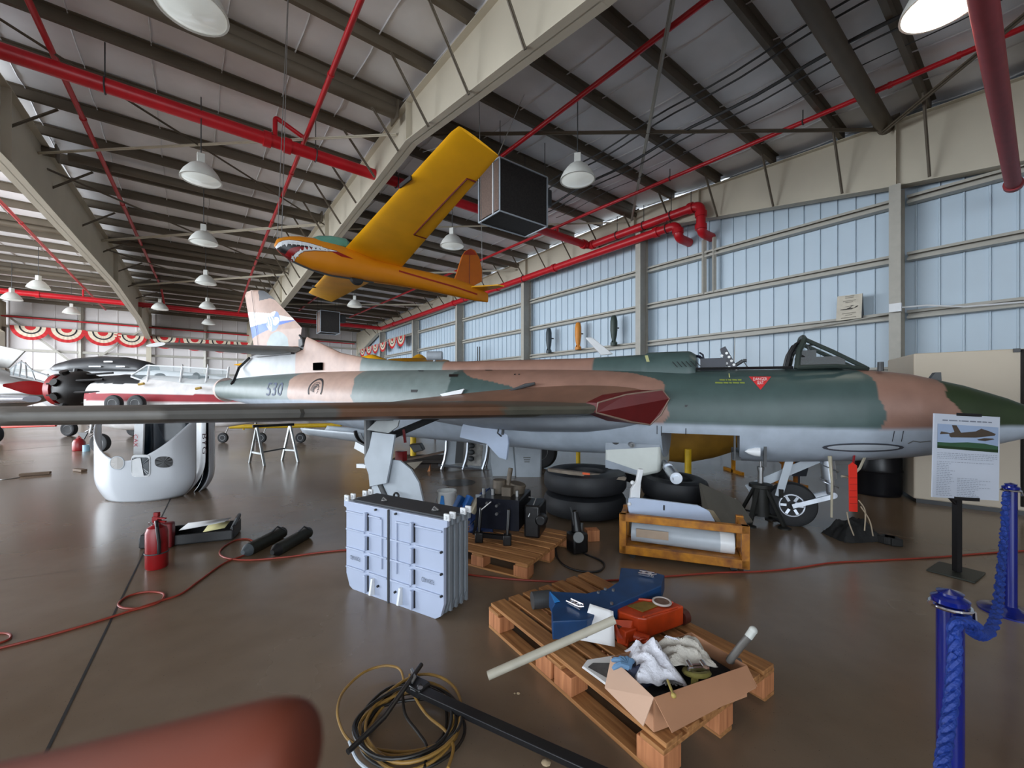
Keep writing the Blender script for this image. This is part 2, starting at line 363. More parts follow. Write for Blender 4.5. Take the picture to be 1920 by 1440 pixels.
# front wall beside and above the open doorway behind the photographer; header above the left doorway
quad('wall_front', [UV(U0, V0, 7.4), UV(U0, V1, 7.4), UV(U0, V1, 9), UV(U0, V0, 9)], M['wallb'], .05)
quad('wall_front_return', [UV(U0, -2, 0), UV(U0, V1, 0), UV(U0, V1, 7.4), UV(U0, -2, 7.4)], M['wallb'], .05)
quad('wall_left', [UV(U0, V0, 7.6), UV(U1, V0, 7.6), UV(U1, V0, 9), UV(U0, V0, 9)], M['wallb'], .05)
CU = (-4.6, 2.29, 9.63, 16.6, 23.3, 29.9, 36.8)
for u in CU:
    mb = MB(); r = math.atan2(D1.y, D1.x); zt = np.interp(u, [-4, 2.3, 9.9, 16.5, 37], [5.9, 6.72, 7.86, 7.5, 7.2])
    mb.box(UV(u, 13.85, zt/2), (.02, .5, zt), r); mb.box(UV(u, 13.60, zt/2), (.22, .02, zt), r); mb.box(UV(u, 14.1, zt/2), (.2, .02, zt), r)
    st(mb.build('column', M['girt'], flat=True))
for i in range(len(CU)-1):
    for z in (2.2, 3.57, 5.0, 6.4):
        a, b = UV(CU[i]+.16, 14.06, z), UV(CU[i+1]-.16, 14.06, z); mb = MB()
        mb.bar(a+D2*.06, b+D2*.06, .02, .17); mb.bar(a+Vec((0,0,.09)), b+Vec((0,0,.09)), .22, .02); mb.bar(a-Vec((0,0,.09)), b-Vec((0,0,.09)), .22, .02)
        mb.bar(a-D2*.1+Vec((0,0,.065)), b-D2*.1+Vec((0,0,.065)), .02, .055); mb.bar(a-D2*.1-Vec((0,0,.065)), b-D2*.1-Vec((0,0,.065)), .02, .055)
        st(mb.build('girt', M['girt'], flat=True))
for z in (3.3, 4.7, 6.3, 7.0):
    mb = MB(); mb.bar(UV(43.85, V0, z), UV(43.85, 13.7, z), .2, .16); st(mb.build('girt', M['brown'] if z > 6.5 else M['girt'], flat=True))
for v in (-6.2, 1.2, 9.2):
    mb = MB(); mb.bar(UV(43.8, v, 0), UV(43.8, v, 8.1), .2, .2); st(mb.build('wind_post', M['girt'], flat=True))
for (v0, z0), (v1, z1) in (((-9.6, 6.9), (-6.3, 3.6)), ((-2.6, 6.9), (-6.1, 3.6))):
    mb = MB(); mb.bar(UV(43.6, v0, z0), UV(43.6, v1, z1), .12, .12); st(mb.build('cross_brace', M['girt'], flat=True))
mb = MB(); mb.bar(UV(7.25, 14.0, 5.05), UV(7.25, 14.0, 6.9), .12, .12); mb.bar(UV(6.9, 14.0, 5.05), UV(6.9, 14.0, 6.9), .1, .1); st(mb.build('girt_post', M['girt'], flat=True))
# flange braces from purlins down to the rafters' lower flanges
def brace(p, q, w=.06, m=None):
    mb = MB(); mb.bar(p, q, w, w*.3); mb.bar(p, q, w*.3, w); return st(mb.build('flange_brace', m or M['brown'], flat=True))
for u in PU[5:30:1]:
    zb = np.interp(u, [-4, 2.3, 9.9, 16.5, 37], [5.9, 6.72, 7.86, 7.5, 7.2])
    brace(UV(u, 12.9, roofz(u)-.25), UV(u, 13.7, zb+.05))
    zb = np.interp(u, [-4, 4, 10.6, 17, 31, 38], [5.9, 6.78, 7.72, 7.25, 6.5, 6.25])
    if u < 38: brace(UV(u, 3.3, roofz(u)-.25), UV(u, 4.15, zb+.05))
for u in PU[14:30:2]:
    v = np.interp(u, [6, 16.2, 30, 44], [-4.4, -3.72, -3.0, -2.4]); brace(UV(u, v+1.3, roofz(u)-.3), UV(u, v+.15, 7.5))
# long flat rod bracing under the purlins
def rod(a, b, w, m, name='rod_brace'):
    mb = MB(); mb.bar(a, b, w, w*.35); mb.bar(a, b, w*.25, w); return st(mb.build(name, m, flat=True))
cr = M['cream']
rod(UV(17.3, -3.6, 8.2), UV(10.3, 4.25, 8.3), .07, cr); rod(UV(10.3, -4.0, 8.3), UV(17.3, 4.25, 8.2), .05, M['brown'])
rod(UV(25, -3.3, 8.1), UV(17.3, 4.25, 8.25), .1, cr); rod(UV(17.3, -3.6, 8.1), UV(25, 4.25, 8.1), .06, M['brown'])
rod(UV(33, -3, 7.9), UV(25, 4.25, 8.05), .1, cr); rod(UV(25, -3.3, 8.0), UV(33, 4.7, 7.95), .06, M['brown'])
rod(UV(2.5, 4.8, 8.15), UV(10.0, 13.7, 8.4), .08, M['girt']); rod(UV(10, 4.9, 8.4), UV(2.5, 13.7, 8.2), .09, M['brown'])
rod(UV(10.2, 13.7, 8.4), UV(17.3, 4.9, 8.2), .06, cr); rod(UV(25, 4.9, 8.0), UV(17.3, 13.7, 8.2), .09, cr); rod(UV(33, 4.9, 7.9), UV(27, 13.7, 8.0), .09, cr); rod(UV(2.5, 13.6, 8.1), UV(-6, 5, 8.1), .1, M['brown'])
# ------------------------------------------------ lofted bodies
class Body:
    def __init__(s, O, f, sd, st_, zc=.5, pw=1.0):
        s.O = Vec(O); s.f = Vec(f); s.sd = Vec(sd); s.st = sorted(st_); s.pw = pw; s.zc = zc
        s.A = [x[0] for x in s.st]
    def at(s, a): return [float(np.interp(a, s.A, [x[i] for x in s.st])) for i in (1, 2, 3)]   # ztop, zbottom, halfwidth
    def pt(s, a, ang):
        zt, zb, hw = s.at(a); zc = zb+(zt-zb)*s.zc; c, q = math.cos(ang), math.sin(ang); e = s.pw
        cc = math.copysign(abs(c)**e, c); qq = math.copysign(abs(q)**e, q)
        return s.O+s.f*a+s.sd*hw*cc+Vec((0,0,zc+(zt-zc)*qq if q > 0 else zc+(zc-zb)*qq))
    def hb(s, a, z):
        zt, zb, hw = s.at(a); zc = zb+(zt-zb)*s.zc; t = (z-zc)/(zt-zc) if z > zc else (zc-z)/(zc-zb)
        t = min(abs(t), .999); return hw*(1-t**(2/s.pw))**(s.pw/2)
    def surf(s, a, z, off=.004, side=1): return s.O+s.f*a+s.sd*side*(s.hb(a, z)+off)+Vec((0,0,z))
    def pix(s, x, y, off=.004):                                # where a sight line meets the near side of the body
        b = .3
        for _ in range(14):
            P = pln(x, y, s.O+s.sd*b, s.sd); a = (P-s.O).dot(s.f); b = .5*b+.5*(s.hb(a, P.z)+off)
        return s.surf(a, P.z, off)
    def az(s, x, y):
        P = s.pix(x, y); return ((P-s.O).dot(s.f), P.z)
    def loft(s, mb, a0, a1, n, k=48, clip=None, cap=True):
        R = []
        for i in range(n+1):
            a = a0+(a1-a0)*i/n; r = [s.pt(a, 2*math.pi*j/k) for j in range(k)]
            if clip is not None: r = [Vec((p.x, p.y, max(p.z, clip))) for p in r]
            R.append(r)
        return mb.loft(R, cap)
    def decal(s, mb, poly, off=.004, n=6):                     # polygon given in (a, z), laid on the near side
        xs = [p[0] for p in poly]; cx = sum(xs)/len(xs); cz = sum(p[1] for p in poly)/len(poly); m = len(poly)
        vs = [s.surf(cx, cz, off)]; fs = []
        for r in range(1, n+1):
            t = r/n
            for (a, z), (a2, z2) in zip(poly, poly[1:]+poly[:1]):
                for q in range(4): 
                    A_, Z_ = a+(a2-a)*q/4, z+(z2-z)*q/4
                    vs.append(s.surf(cx+(A_-cx)*t, cz+(Z_-cz)*t, off))
        K = m*4
        for j in range(K): fs.append((0, 1+j, 1+(j+1) % K))
        for r in range(n-1):
            for j in range(K): fs.append((1+r*K+j, 1+(r+1)*K+j, 1+(r+1)*K+(j+1) % K, 1+r*K+(j+1) % K))
        mb.add(vs, fs); return mb
    def ribbon(s, mb, pts, w, off=.005):                       # line of width w through (a, z) points
        d = []
        for i, (a, z) in enumerate(pts):
            p, q = pts[max(i-1, 0)], pts[min(i+1, len(pts)-1)]; t = (q[0]-p[0], q[1]-p[1]); l = math.hypot(*t) or 1
            d.append((-t[1]/l*w/2, t[0]/l*w/2))
        vs = []
        for (a, z), (u, v) in zip(pts, d): vs += [s.surf(a+u, z+v, off), s.surf(a-u, z-v, off)]
        return mb.add(vs, [(2*i, 2*i+1, 2*i+3, 2*i+2) for i in range(len(pts)-1)])
def slab(mb, P, t):                                            # thin tapered flying surface: P corners, thickness vector
    return mb.prism([Vec(p)-Vec(t)/2 for p in P], t)
# ------------------------------------------------ the camouflaged jet
TH = math.radians(-27); JO = Vec((3.68, 5.0, 0)); JF = Vec((math.cos(TH), math.sin(TH), 0)); JS = Vec((math.sin(TH), -math.cos(TH), 0))
def J(a, b, z): return JO+JF*a+JS*b+Vec((0,0,z))
jet = thing('jet_fighter', 'large swept-wing jet fighter in brown and green camouflage with open cockpit, dismantled on the floor', 'aircraft', JO, TH)
TAN = rgb(140, 106, 92)[:3]; GRN = rgb(66, 84, 82)[:3]; LG = rgb(168, 178, 190)[:3]; DGN = rgb(42, 56, 32)[:3]; GRN_LIT = rgb(112, 124, 122)[:3]; TAN_LIT = rgb(182, 152, 138)[:3]  # last two are green and tan lightened, painting daylight onto the tail
jb = Body(JO, JF, JS, [(2.02,1.345,1.30,.015),(1.98,1.39,1.26,.06),(1.88,1.42,1.22,.11),(1.72,1.48,1.17,.17),(1.55,1.57,1.11,.22),(1.23,1.70,1.0,.33),(.8,1.83,.91,.44),(.33,1.90,.84,.51),(0,1.915,.81,.545),(-.5,1.915,.77,.58),(-1.3,1.93,.75,.61),(-2.4,1.97,.75,.63),(-3.2,2.0,.73,.64),(-5,2.04,.78,.66),(-6.7,2.07,.83,.65),(-8,2.08,.98,.60),(-9.1,2.08,1.10,.55),(-10.5,2.05,1.28,.46),(-11.5,2.01,1.42,.38),(-12.2,1.95,1.50,.30)], .5, .86)
def camo(co):
    a = co[:, 0]; z = co[:, 2]; n = len(a)
    a = a+.03*np.sin(z*17)+.005*np.sin(z*41)
    c = np.tile(GRN, (n, 1)).astype(float)
    c[a < -5] = GRN_LIT
    T = npoly(a, z, [(-5.0,2.05),(-4.58,1.87),(-3.9,1.73),(-3.48,1.58),(-3.3,1.1),(-1.67,1.1),(-1.65,1.6),(-1.74,1.77),(-2.07,1.89),(-2.6,1.955),(-2.9,2.4),(-5.6,2.4)]) | ((a > .47-.5*np.maximum(z-1.6, 0)) & (a < 1.12-.35*np.maximum(z-1.35, 0)))
    c[T] = TAN
    c[(a > 1.12-.35*np.maximum(z-1.35, 0)) & (a > .9)] = DGN
    T = (a < -7.12-.2*(z-1.6)) & (a > -9.0-.1*np.sin((z-1.5)*5)); c[T] = TAN_LIT
    zd = np.interp(a, [-8.6, -2.5, .5, 1.5], [1.50, 1.24, 1.235, 1.29]); w = np.clip((co[:, 2]-zd)/.04+.5, 0, 1)[:, None]; c = np.array(LG)[None, :]*(1-w)+c*w
    return c
jp = paintmat('camouflage_paint', .42, .45)
fus = MB()
jb.loft(fus, 2.02, .0, 100, 168); jb.loft(fus, 0, -.85, 40, 168); jb.loft(fus, -.85, -1.72, 40, 168, clip=1.12); jb.loft(fus, -1.72, -12.2, 400, 168)
fus = fus.build('fuselage', jp, jet); paint(fus, camo)
# dorsal spine running into the fin fillet
sp = Body(JO, JF, JS, [(-1.34,2.13,1.75,.30),(-1.42,2.185,1.75,.33),(-1.7,2.19,1.75,.31),(-1.98,2.19,1.75,.29),(-2.0,2.165,1.75,.28),(-2.9,2.15,1.75,.24),(-5,2.18,1.8,.20),(-6.4,2.23,1.8,.17),(-7.36,2.33,1.8,.13),(-8.12,2.47,1.8,.09),(-9.2,2.88,1.8,.055),(-9.28,2.62,1.8,.055),(-10.9,2.58,1.75,.07),(-11.5,2.45,1.7,.06),(-11.75,2.15,1.7,.05)], .2, .75)
def camo2(co):
    a = co[:, 0]; z = co[:, 2]; c = np.tile(GRN, (len(a), 1)).astype(float)
    c[(a < -2.72) & (a > -5.4)] = TAN; c[(a < -5.4) & (a > -7.45)] = GRN_LIT; c[a < -7.45] = TAN_LIT
    c[(a < -9.5)] = rgb(176, 178, 180)[:3]
    return c
o = MB(); sp.loft(o, -1.34, -11.75, 300, 48); o = o.build('spine', jp, jet); paint(o, camo2)
# canopy-rear fairing louvres and panel marks
o = MB()
for i in range(6):
    a = -1.62+.055*i; o.add([J(a, .335, 2.03), J(a+.012, .335, 2.03), J(a+.075, .36, 1.955), J(a+.063, .36, 1.955)], [(0,1,2,3)])
o.build('louvre', M['black'], jet, flat=True)
o = MB(); o.add([J(-1.97, .285, 2.13), J(-1.93, .285, 2.13), J(-1.90, .33, 2.04), J(-1.94, .33, 2.04)], [(0,1,2,3)]); o.build('formation_strip', mat('faded_yellow', (170, 170, 120)), jet, flat=True)
# open cockpit: sill, seat frame, panel
o = MB()
for s_ in (1, -1): o.tube([J(-1.33, s_*.33, 1.93), J(-1.0, s_*.34, 1.925), J(-.3, s_*.34, 1.915)], .018, 6)
o.build('cockpit_sill', M['black'], jet)
seat = MB(); R_ = Matrix((JF, -JS, Vec((0,0,1)))).transposed()
for s_ in (.10, -.10):
    seat.prism([J(-1.06, s_-.035, 2.19), J(-1.0, s_-.035, 2.22), J(-.84, s_-.035, 1.9), J(-.96, s_-.035, 1.9)], JS*.07)
seat.box(J(-1.14, 0, 1.97), (.30, .36, .2), R_); seat.tube([J(-1.3, .15, 2.15), J(-1.26, .16, 2.12), J(-1.24, .16, 2.0)], .012, 6); seat.tube([J(-1.38, .1, 2.12), J(-1.3, .12, 2.1), J(-1.2, .15, 1.98)], .02, 6)
so = seat.build('ejection_seat_frame', mat('seat_dark_blue', (18, 22, 40), .4), jet)
o = MB()
for i in range(5):
    for j in range(2):
        t = i/4; p = J(-.985+.11*t-.055*j, .10+.038, 2.13-.2*t-.03*j); X_, Y_, _n = frame(JS); o.add([p+(X_*math.cos(q)+Y_*math.sin(q))*.017 for q in np.arange(0, 6.28, .63)], [tuple(range(10))])
o.build('lightening_hole', M['paper'], so, flat=True)
# windscreen
ws = MB(); apex = lambda s_: J(-.19, s_*.17, 2.265)
fr = lambda p, q, w=.022: ws.bar(p, q, w, .03)
tp = [(.20, 2.27)]
for s_ in (1, -1):
    ws.tube([J(-.17, s_*.20, 2.25), J(-.24, s_*.31, 2.1), J(-.27, s_*.37, 1.9)], .03, 8)
    ws.tube([J(-.17, s_*.20, 2.25), J(.1, s_*.20, 2.09), J(.40, s_*.17, 1.90)], .024, 8)
    ws.tube([J(-.27, s_*.37, 1.915), J(.1, s_*.33, 1.92), J(.42, s_*.16, 1.89)], .025, 8)
ws.tube([J(-.17, .20, 2.25), J(-.17, .08, 2.29), J(-.17, -.08, 2.29), J(-.17, -.20, 2.25)], .03, 8)
wo = ws.build('windscreen_frame', mat('dark_green_frame', (46, 56, 52), .45), jet)
g = MB()
for s_ in (1, -1): g.add([J(-.2, s_*.22, 2.22), J(.38, s_*.17, 1.92), J(-.25, s_*.345, 1.94)], [(0,1,2)])
g.add([J(-.16, .18, 2.25), J(-.16, -.18, 2.25), J(.4, -.15, 1.92), J(.4, .15, 1.92)], [(0,1,2,3)])
g.build('windscreen_glass', mat('smoky_glass', (120, 140, 140), .05, alpha=.08, var=.02), wo, flat=True)
o = MB(); o.tube([J(-.19, .16, 2.235), J(-.25, .17, 2.2), J(-.31, .2, 2.08), J(-.345, .22, 1.92)], .022, 6); o.tube([J(-.19, -.1, 2.235), J(-.25, -.1, 2.2), J(-.31, -.1, 2.08), J(-.345, -.1, 1.92)], .022, 6)
for i in range(6):
    t = i/5; o.bar(J(-.22-.12*t, .17+.05*t, 2.21-.27*t), J(-.22-.12*t, -.1, 2.21-.27*t), .02, .03)
o.build('canopy_arch_grille', M['black'], jet)
o = MB(); o.box(J(0, 0, 1.98), (.42, .4, .12), R_); o.box(J(-.12, 0, 2.06), (.14, .3, .13), R_); o.ball(J(-.2, .12, 2.02), .06); o.tube([J(-.1, .05, 2.1), J(-.12, .06, 2.19), J(-.05, .06, 2.2)], .015, 6)
o.build('instrument_coaming', M['black'], jet)
o = MB(); o.cyl(J(-.92, .1, 1.95), J(-.8, .1, 2.03), .022); o.cyl(J(-.8, .1, 2.03), J(-.76, .1, 2.03), .02); o.tube([J(-.8, .1, 2.03), J(-.74, .1, 1.93)], .006, 5); o.build('control_stick', M['dgrey'], jet)
# fin and rudder
FIN = [(-9.44, 2.66), (-9.36, 3.08), (-9.6, 3.27), (-10.38, 3.86), (-10.55, 3.97), (-10.72, 4.06), (-10.95, 4.10), (-11.13, 4.11), (-11.4, 4.09), (-11.45, 4.02), (-11.06, 2.68)]
def plate(poly, hw, step, d3):                                 # dense double-sided plate over an (a, z) outline
    mb = MB(); aa = [p[0] for p in poly]; zz = [p[1] for p in poly]; z0, z1 = min(zz), max(zz); n = max(2, int((z1-z0)/step)); R = []
    for i in range(n+1):
        z = min(max(z0+(z1-z0)*i/n, z0+1e-4), z1-1e-4); xs = []
        for (x1, y1), (x2, y2) in zip(poly, poly[1:]+poly[:1]):
            if (y1 > z) != (y2 > z): xs.append(x1+(z-y1)/(y2-y1)*(x2-x1))
        lo, hi = min(xs), max(xs); K = 120; ring = []
        for s_ in (1, -1):
            for j in range(K+1):
                t = j/K if s_ > 0 else 1-j/K; th = hw*(1-.5*(z-z0)/(z1-z0))*max(.06, (math.sin(math.pi*min(1, t*.96+.02)**.75)))
                ring.append(d3(lo+(hi-lo)*t, s_*th, z))
        R.append(ring)
    return mb.loft(R)
def fincol(co):
    a = co[:, 0]+.01*np.sin(co[:, 2]*30); z = co[:, 2]; c = np.tile(TAN_LIT, (len(a), 1)).astype(float)
    Wt = rgb(232, 234, 238)[:3]; B = rgb(82, 118, 200)[:3]; Bl = rgb(140, 160, 205)[:3]
    c[npoly(a, z, [(-11.33,3.60),(-10.35,3.48),(-9.5,3.29),(-10.5,3.27),(-11.3,3.22)])] = Wt
    c[npoly(a, z, [(-11.3,3.22),(-10.5,3.27),(-9.5,3.28),(-10.1,3.18),(-11.2,2.93)])] = B
    r = np.hypot((a+10.27)/.92, z-3.29); k = r < .235; c[k] = Bl
    c[k & (a < -10.27+.2*(z-3.29))] = Wt; c[(np.hypot(a+10.18, z-3.29) < .10)] = Wt
    c[k & (a < -10.24) & (np.abs(z-3.29) < .12) & (np.sin(a*75+z*35) > .2)] = Bl
    c[(np.hypot((a+10.1)/1.1, (z-2.72)) < .32) & (a < -9.6)] = rgb(160, 172, 172)[:3]
    c[npoly(a, z, [(-10.93, 4.2), (-10.8, 3.82), (-10.45, 3.85), (-10.2, 3.77), (-9.9, 4.2)])] = rgb(88, 90, 94)[:3]
    return c
d3 = lambda a, b, z: J(a, b, z)
fo = plate(FIN, .10, .011, d3).build('fin', jp, jet); paint(fo, fincol)
o = MB(); o.tube([J(-11.08, .075, 4.08), J(-10.78, .09, 2.7)], .004, 4); o.build('rudder_hinge_line', M['dgrey'], fo)
o = MB(); o.box(J(-9.36, 0, 2.68), (.16, .05, .3), R_); o.tube([J(-9.4, .03, 2.92), J(-9.3, .03, 2.82), J(-9.27, .03, 2.7), J(-9.33, .03, 2.66)], .022, 6)
o.build('fin_root_mechanism', M['dgrey'], jet)
# tailplanes
for s_ in (1, -1):
    R = []
    for i in range(15):
        t = i/14; b = .06+1.78*t; le = -9.32-1.55*t; te = -11.05-.72*t; zc = 2.60+.02*t; th = .10*(1-.62*t)+.01; ring = []
        if t > .97: le -= .1
        for j in range(20):
            q = 2*math.pi*j/20; u = (1-math.cos(q))/2; ring.append(J(le+(te-le)*u, s_*b, zc+th*math.sin(q)*(1-.35*u)))
        R.append(ring)
    o = MB(); o.loft(R); o.build('tailplane', mat('tailplane_grey', (120, 118, 114), .5), jet)
o = MB(); o.bar(J(-9.55, .05, 2.52), J(-10.9, .05, 2.5), .16, .03); o.build('tail_gap_seal', M['black'], jet)
o = MB(); o.tube([J(-11.15, .08, 2.48), J(-11.5, .12, 2.25), J(-11.35, .33, 1.9)], .03, 6); o.cyl(J(-11.35, .33, 1.9), J(-11.32, .37, 1.85), .045); o.build('tail_prop_strut', M['black'], jet)
o = MB(); o.lathe([(.30, 0), (.28, -.12), (.24, -.12), (.24, .3)], J(-12.2, 0, 1.725), JF, 32); o.build('jet_pipe', mat('pipe_pinkish', (200, 180, 172), .5), jet)
# wings with kinked intake root
def wing(s_):
    R = []; K = 34; N = 90; 
    for i in range(N+1):
        t = i/N; b = .58+4.55*t
        if b < 1.05: w = (b-.58)/.47; le = -1.72-.69*w; th_u = .40-.30*w; th_d = .20-.09*w; zc = 1.43
        else: w = (b-1.05)/4.08; le = -2.41-4.1*w; th_u = .11-.02*w; th_d = .155-.045*w; zc = 1.42
        te = -6.35-1.5*t; 
        if t > .97: le -= (t-.97)*14
        if t > .62: le += .06
        ring = []
        for j in range(K):
            q = 2*math.pi*j/K; u = (1-math.cos(q))/2; h = th_u if math.sin(q) > 0 else th_d
            prof = abs(math.sin(q))**.6 if u < .3 else abs(math.sin(q)); fade = 1-.45*u
            if b < 1.05 and math.sin(q) > 0: fade = 1-.75*u
            ring.append(J(le+(te-le)*u, s_*b, zc+math.copysign(h*prof*fade, math.sin(q))))
        R.append(ring)
    o = MB(); o.loft(R); return o.build('wing', jp, jet)
def wcol(co):
    a = co[:, 0]; b = np.abs(co[:, 1]); z = co[:, 2]; c = np.tile(rgb(110, 106, 100)[:3], (len(a), 1)).astype(float)
    bb = b+.12*np.sin((a+b)*2.3)
    c[(bb > 1.9) & (bb < 3.15)] = rgb(104, 74, 56)[:3]; c[(bb < 1.9)] = rgb(84, 82, 72)[:3]; c[(bb > 3.15) & (bb < 4.2)] = rgb(88, 86, 82)[:3]
    c[(b < 1.06) & (z > 1.5)] = rgb(122, 90, 74)[:3]
    c[z < 1.34] = rgb(158, 166, 176)[:3]
    return c
for s_ in (1, -1): w_ = wing(s_); paint(w_, wcol)
# intake mouth
o = MB(); lip = [J(-2.40, 1.06, 1.50), J(-2.1, .86, 1.60), J(-1.70, .66, 1.66), J(-1.62, .62, 1.55), J(-1.72, .62, 1.35), J(-1.85, .62, 1.22), J(-2.05, .80, 1.26), J(-2.42, 1.07, 1.38)]
inn = [p-JF*.16*(1 if i in (0, 7) else 1.9)-JS*.03 for i, p in enumerate(lip)]
o.loft([lip, [l+(n-l)*.5 for l, n in zip(lip, inn)], inn], cap=False); o.add([p+JF*.004+JS*.006 for p in lip], [tuple(range(8))]); o.build('intake_mouth', M['dred'], jet, flat=True)
o = MB(); o.tube(lip, .012, 6, closed=True); o.build('intake_lip', mat('chipped_lip', (134, 112, 98), .5), jet)
# lower intake shelf and belly fairing
bf = Body(JO, JF, JS, [(-1.9,1.3,1.16,.60),(-2.2,1.36,1.1,.72),(-2.7,1.38,1.05,.92),(-3.5,1.38,1.03,1.0),(-4.6,1.38,1.05,.95),(-5.6,1.36,1.15,.7)], .75, .8)
o = MB(); bf.loft(o, -1.9, -5.6, 40, 32); o.build('belly_fairing', mat('fairing_grey', (140, 146, 154), .45), jet)
def jdecal(name, poly, m, body=jb, off=.006, parent=jet):
    o = MB(); body.decal(o, poly, off); return o.build(name, m, parent, flat=False)
P_ = jb.az
# red ejection-seat triangle, its lettering and the yellow rescue lines
jdecal('warning_triangle', [P_(1404, 706), P_(1446, 706), P_(1426, 731)], mat('warning_red', (206, 44, 48), .5, var=.05))
def jtext(name, s, m, x, y, hpx, wpx, off=.009):
    a, z = P_(x, y); a1, _ = P_(x+1, y); k = a1-a; _, z1 = P_(x, y+1)
    return text(name, s, m, jet, (0,0,0), (1,0,0), (0,1,0), hpx*abs(z1-z), fit=wpx*k, surf=lambda u, v: jb.surf(a+u, z+v, off))
jtext('warning_lettering', 'DANGER', M['paper'], 1425, 711, 8, 26); jtext('warning_lettering', 'SEAT', M['paper'], 1425.5, 718, 8, 12)
YT = mat('stencil_yellow_green', (134, 146, 62), .6); 
for y_, x0_, ws_ in ((712, 1349, (10, 3, 6, 9, 7)), (717.5, 1341, (14, 9, 5, 12, 9))):
    o = MB(); x_ = x0_
    for w_ in ws_: jb.ribbon(o, [P_(x_, y_), P_(x_+w_, y_+.4)], .017, .007); x_ += w_+1.6
    o.build('rescue_lettering', YT, jet)
jdecal('rescue_mark', [P_(1366, 700), P_(1368, 700), P_(1369, 708), P_(1367, 708)], mat('stencil_yellow', (196, 200, 130)))
jtext('serial_number', '530', mat('faded_serial', (84, 94, 118), .6), 514, 731, 36, 30)
# lion-head roundel
o = MB(); ca, cz = P_(591, 730); ra = .155; rz_ = .155
ring = lambda r: [(ca+r*math.cos(q), cz+r*math.sin(q)) for q in np.linspace(-.5, math.pi+.5, 30)]
jb.ribbon(o, ring(.205), .034, .007)
for r, q0, q1 in ((.15, 1.0, 3.2), (.12, 1.1, 3.3), (.09, 1.2, 3.4), (.075, 1.3, 3.6), (.06, 1.4, 3.7), (.045, 1.5, 4.0)): jb.ribbon(o, [(ca+.01+r*math.cos(q), cz-.02+r*math.sin(q)*1.05) for q in np.linspace(q0, q1, 12)], .010, .007)
jb.ribbon(o, [(ca, cz+.09), (ca+.05, cz+.085), (ca+.09, cz+.05), (ca+.085, cz+.02), (ca+.10, cz-.005), (ca+.06, cz-.01)], .014, .007)
jb.ribbon(o, [(ca+.01, cz+.05), (ca+.05, cz+.045)], .014, .007); jb.ribbon(o, [(ca+.06, cz-.03), (ca+.09, cz-.04), (ca+.05, cz-.08)], .01, .007)
o.build('roundel', mat('roundel_black', (34, 32, 36), .6), jet)
# access holes, vents, panel lines
for x, y, w, h in ((563, 682, 12, 13), ):
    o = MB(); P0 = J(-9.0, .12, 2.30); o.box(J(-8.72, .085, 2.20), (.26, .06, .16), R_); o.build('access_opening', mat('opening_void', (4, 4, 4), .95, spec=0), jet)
for x, y, w, h in ((850, 704, 16, 5), (790, 695, 9, 3), (776, 733, 11, 5), (917, 693, 13, 4), (1286, 761, 4, 4), (965, 702, 2, 2), (973, 702, 2, 2), (1234, 692, 7, 2)):
    jdecal('vent', [P_(x-w/2, y-h/2), P_(x+w/2+2, y-h/2), P_(x+w/2, y+h/2), P_(x-w/2, y+h/2)], M['black'])
for pts in ([(1232, 798), (1232, 814)], [(1240, 799), (1240, 817)], [(1286, 803), (1286, 815)]):
    o = MB(); jb.ribbon(o, [P_(*p) for p in pts], .008, .006); o.build('panel_mark', M['black'], jet)
for pts in ([(1677, 808), (1673, 828)], [(1694, 808), (1690, 828)]):
    o = MB(); jb.ribbon(o, [P_(*p) for p in pts], .006, .006); o.build('panel_mark', M['black'], jet)
o = MB(); sp_ = [P_(x, y) for x, y in ((426, 748), (500, 751), (560, 753))]
# scoop on the shoulder and the loose strip
o = MB(); o.tube([jb.pix(955, 733, .05), jb.pix(985, 723, .06), jb.pix(1003, 719, .07)], [.012, .03, .02], 8); o.build('air_scoop', M['dgrey'], jet)
o = MB(); a0, z0 = P_(830, 741); o.prism([jb.surf(*P_(x, y), .03) for x, y in ((828, 739), (873, 729), (868, 738), (832, 743))], JS*.02); o.build('loose_panel', M['white'], jet, flat=True)
# lowered gun pack with muzzle openings
o = MB(); gp = [(-2.46, 1.06), (-1.74, 1.06), (-1.74, .60), (-2.0, .52), (-2.46, .60)]
o.prism([J(a, .50, z) for a, z in gp], -JS*1.0); gpo = o.build('gun_pack', mat('pack_white', (208, 212, 206), .4, var=.05), jet, bevel=.04)
GG = mat('pack_grey_band', (150, 158, 168), .45)
o = MB(); o.add([J(a, .506, z) for a, z in [(-2.45, 1.05), (-1.75, 1.05), (-1.75, .93), (-2.45, .85)]], [(0,1,2,3)]); o.add([J(a, .506, z) for a, z in [(-2.45, .72), (-2.0, .60), (-1.98, .54), (-2.45, .61)]], [(0,1,2,3)]); o.build('pack_band', GG, gpo, flat=True)
o = MB(); X_, Y_, _n = frame(JS); o.add([J(-2.31, .512, .97)+(X_*.05*math.cos(q)+Y_*.04*math.sin(q)) for q in np.linspace(0, 6.1, 18)], [tuple(range(18))]); o.build('round_opening', M['black'], gpo, flat=True)
o = MB(); o.cyl(J(-2.12, .49, .95), J(-2.08, .58, .94), .035); o.cyl(J(-2.08, .58, .94), J(-2.07, .585, .94), .02); o.build('socket', M['steel'], gpo)
o = MB(); o.box(J(-.9, .38, .97), (.02, .3, .3), R_); o.box(J(-.88, .1, .85), (.1, .5, .1), R_); o.build('bay_equipment', M['dgrey'], jet)
o = MB(); q0 = px(1246, 868, 5.5); q1 = px(1268, 897, 4.6); dd = (q1-q0); o.cyl(q0, q0+dd*.55, .045); o.cyl(q0+dd*.3, q0+dd*.38, .06); o.cyl(q0+dd*.55, q1, .065); o.cyl(q1, q1+dd*.04, .035); o.build('oleo_cylinder', M['alum'], jet)
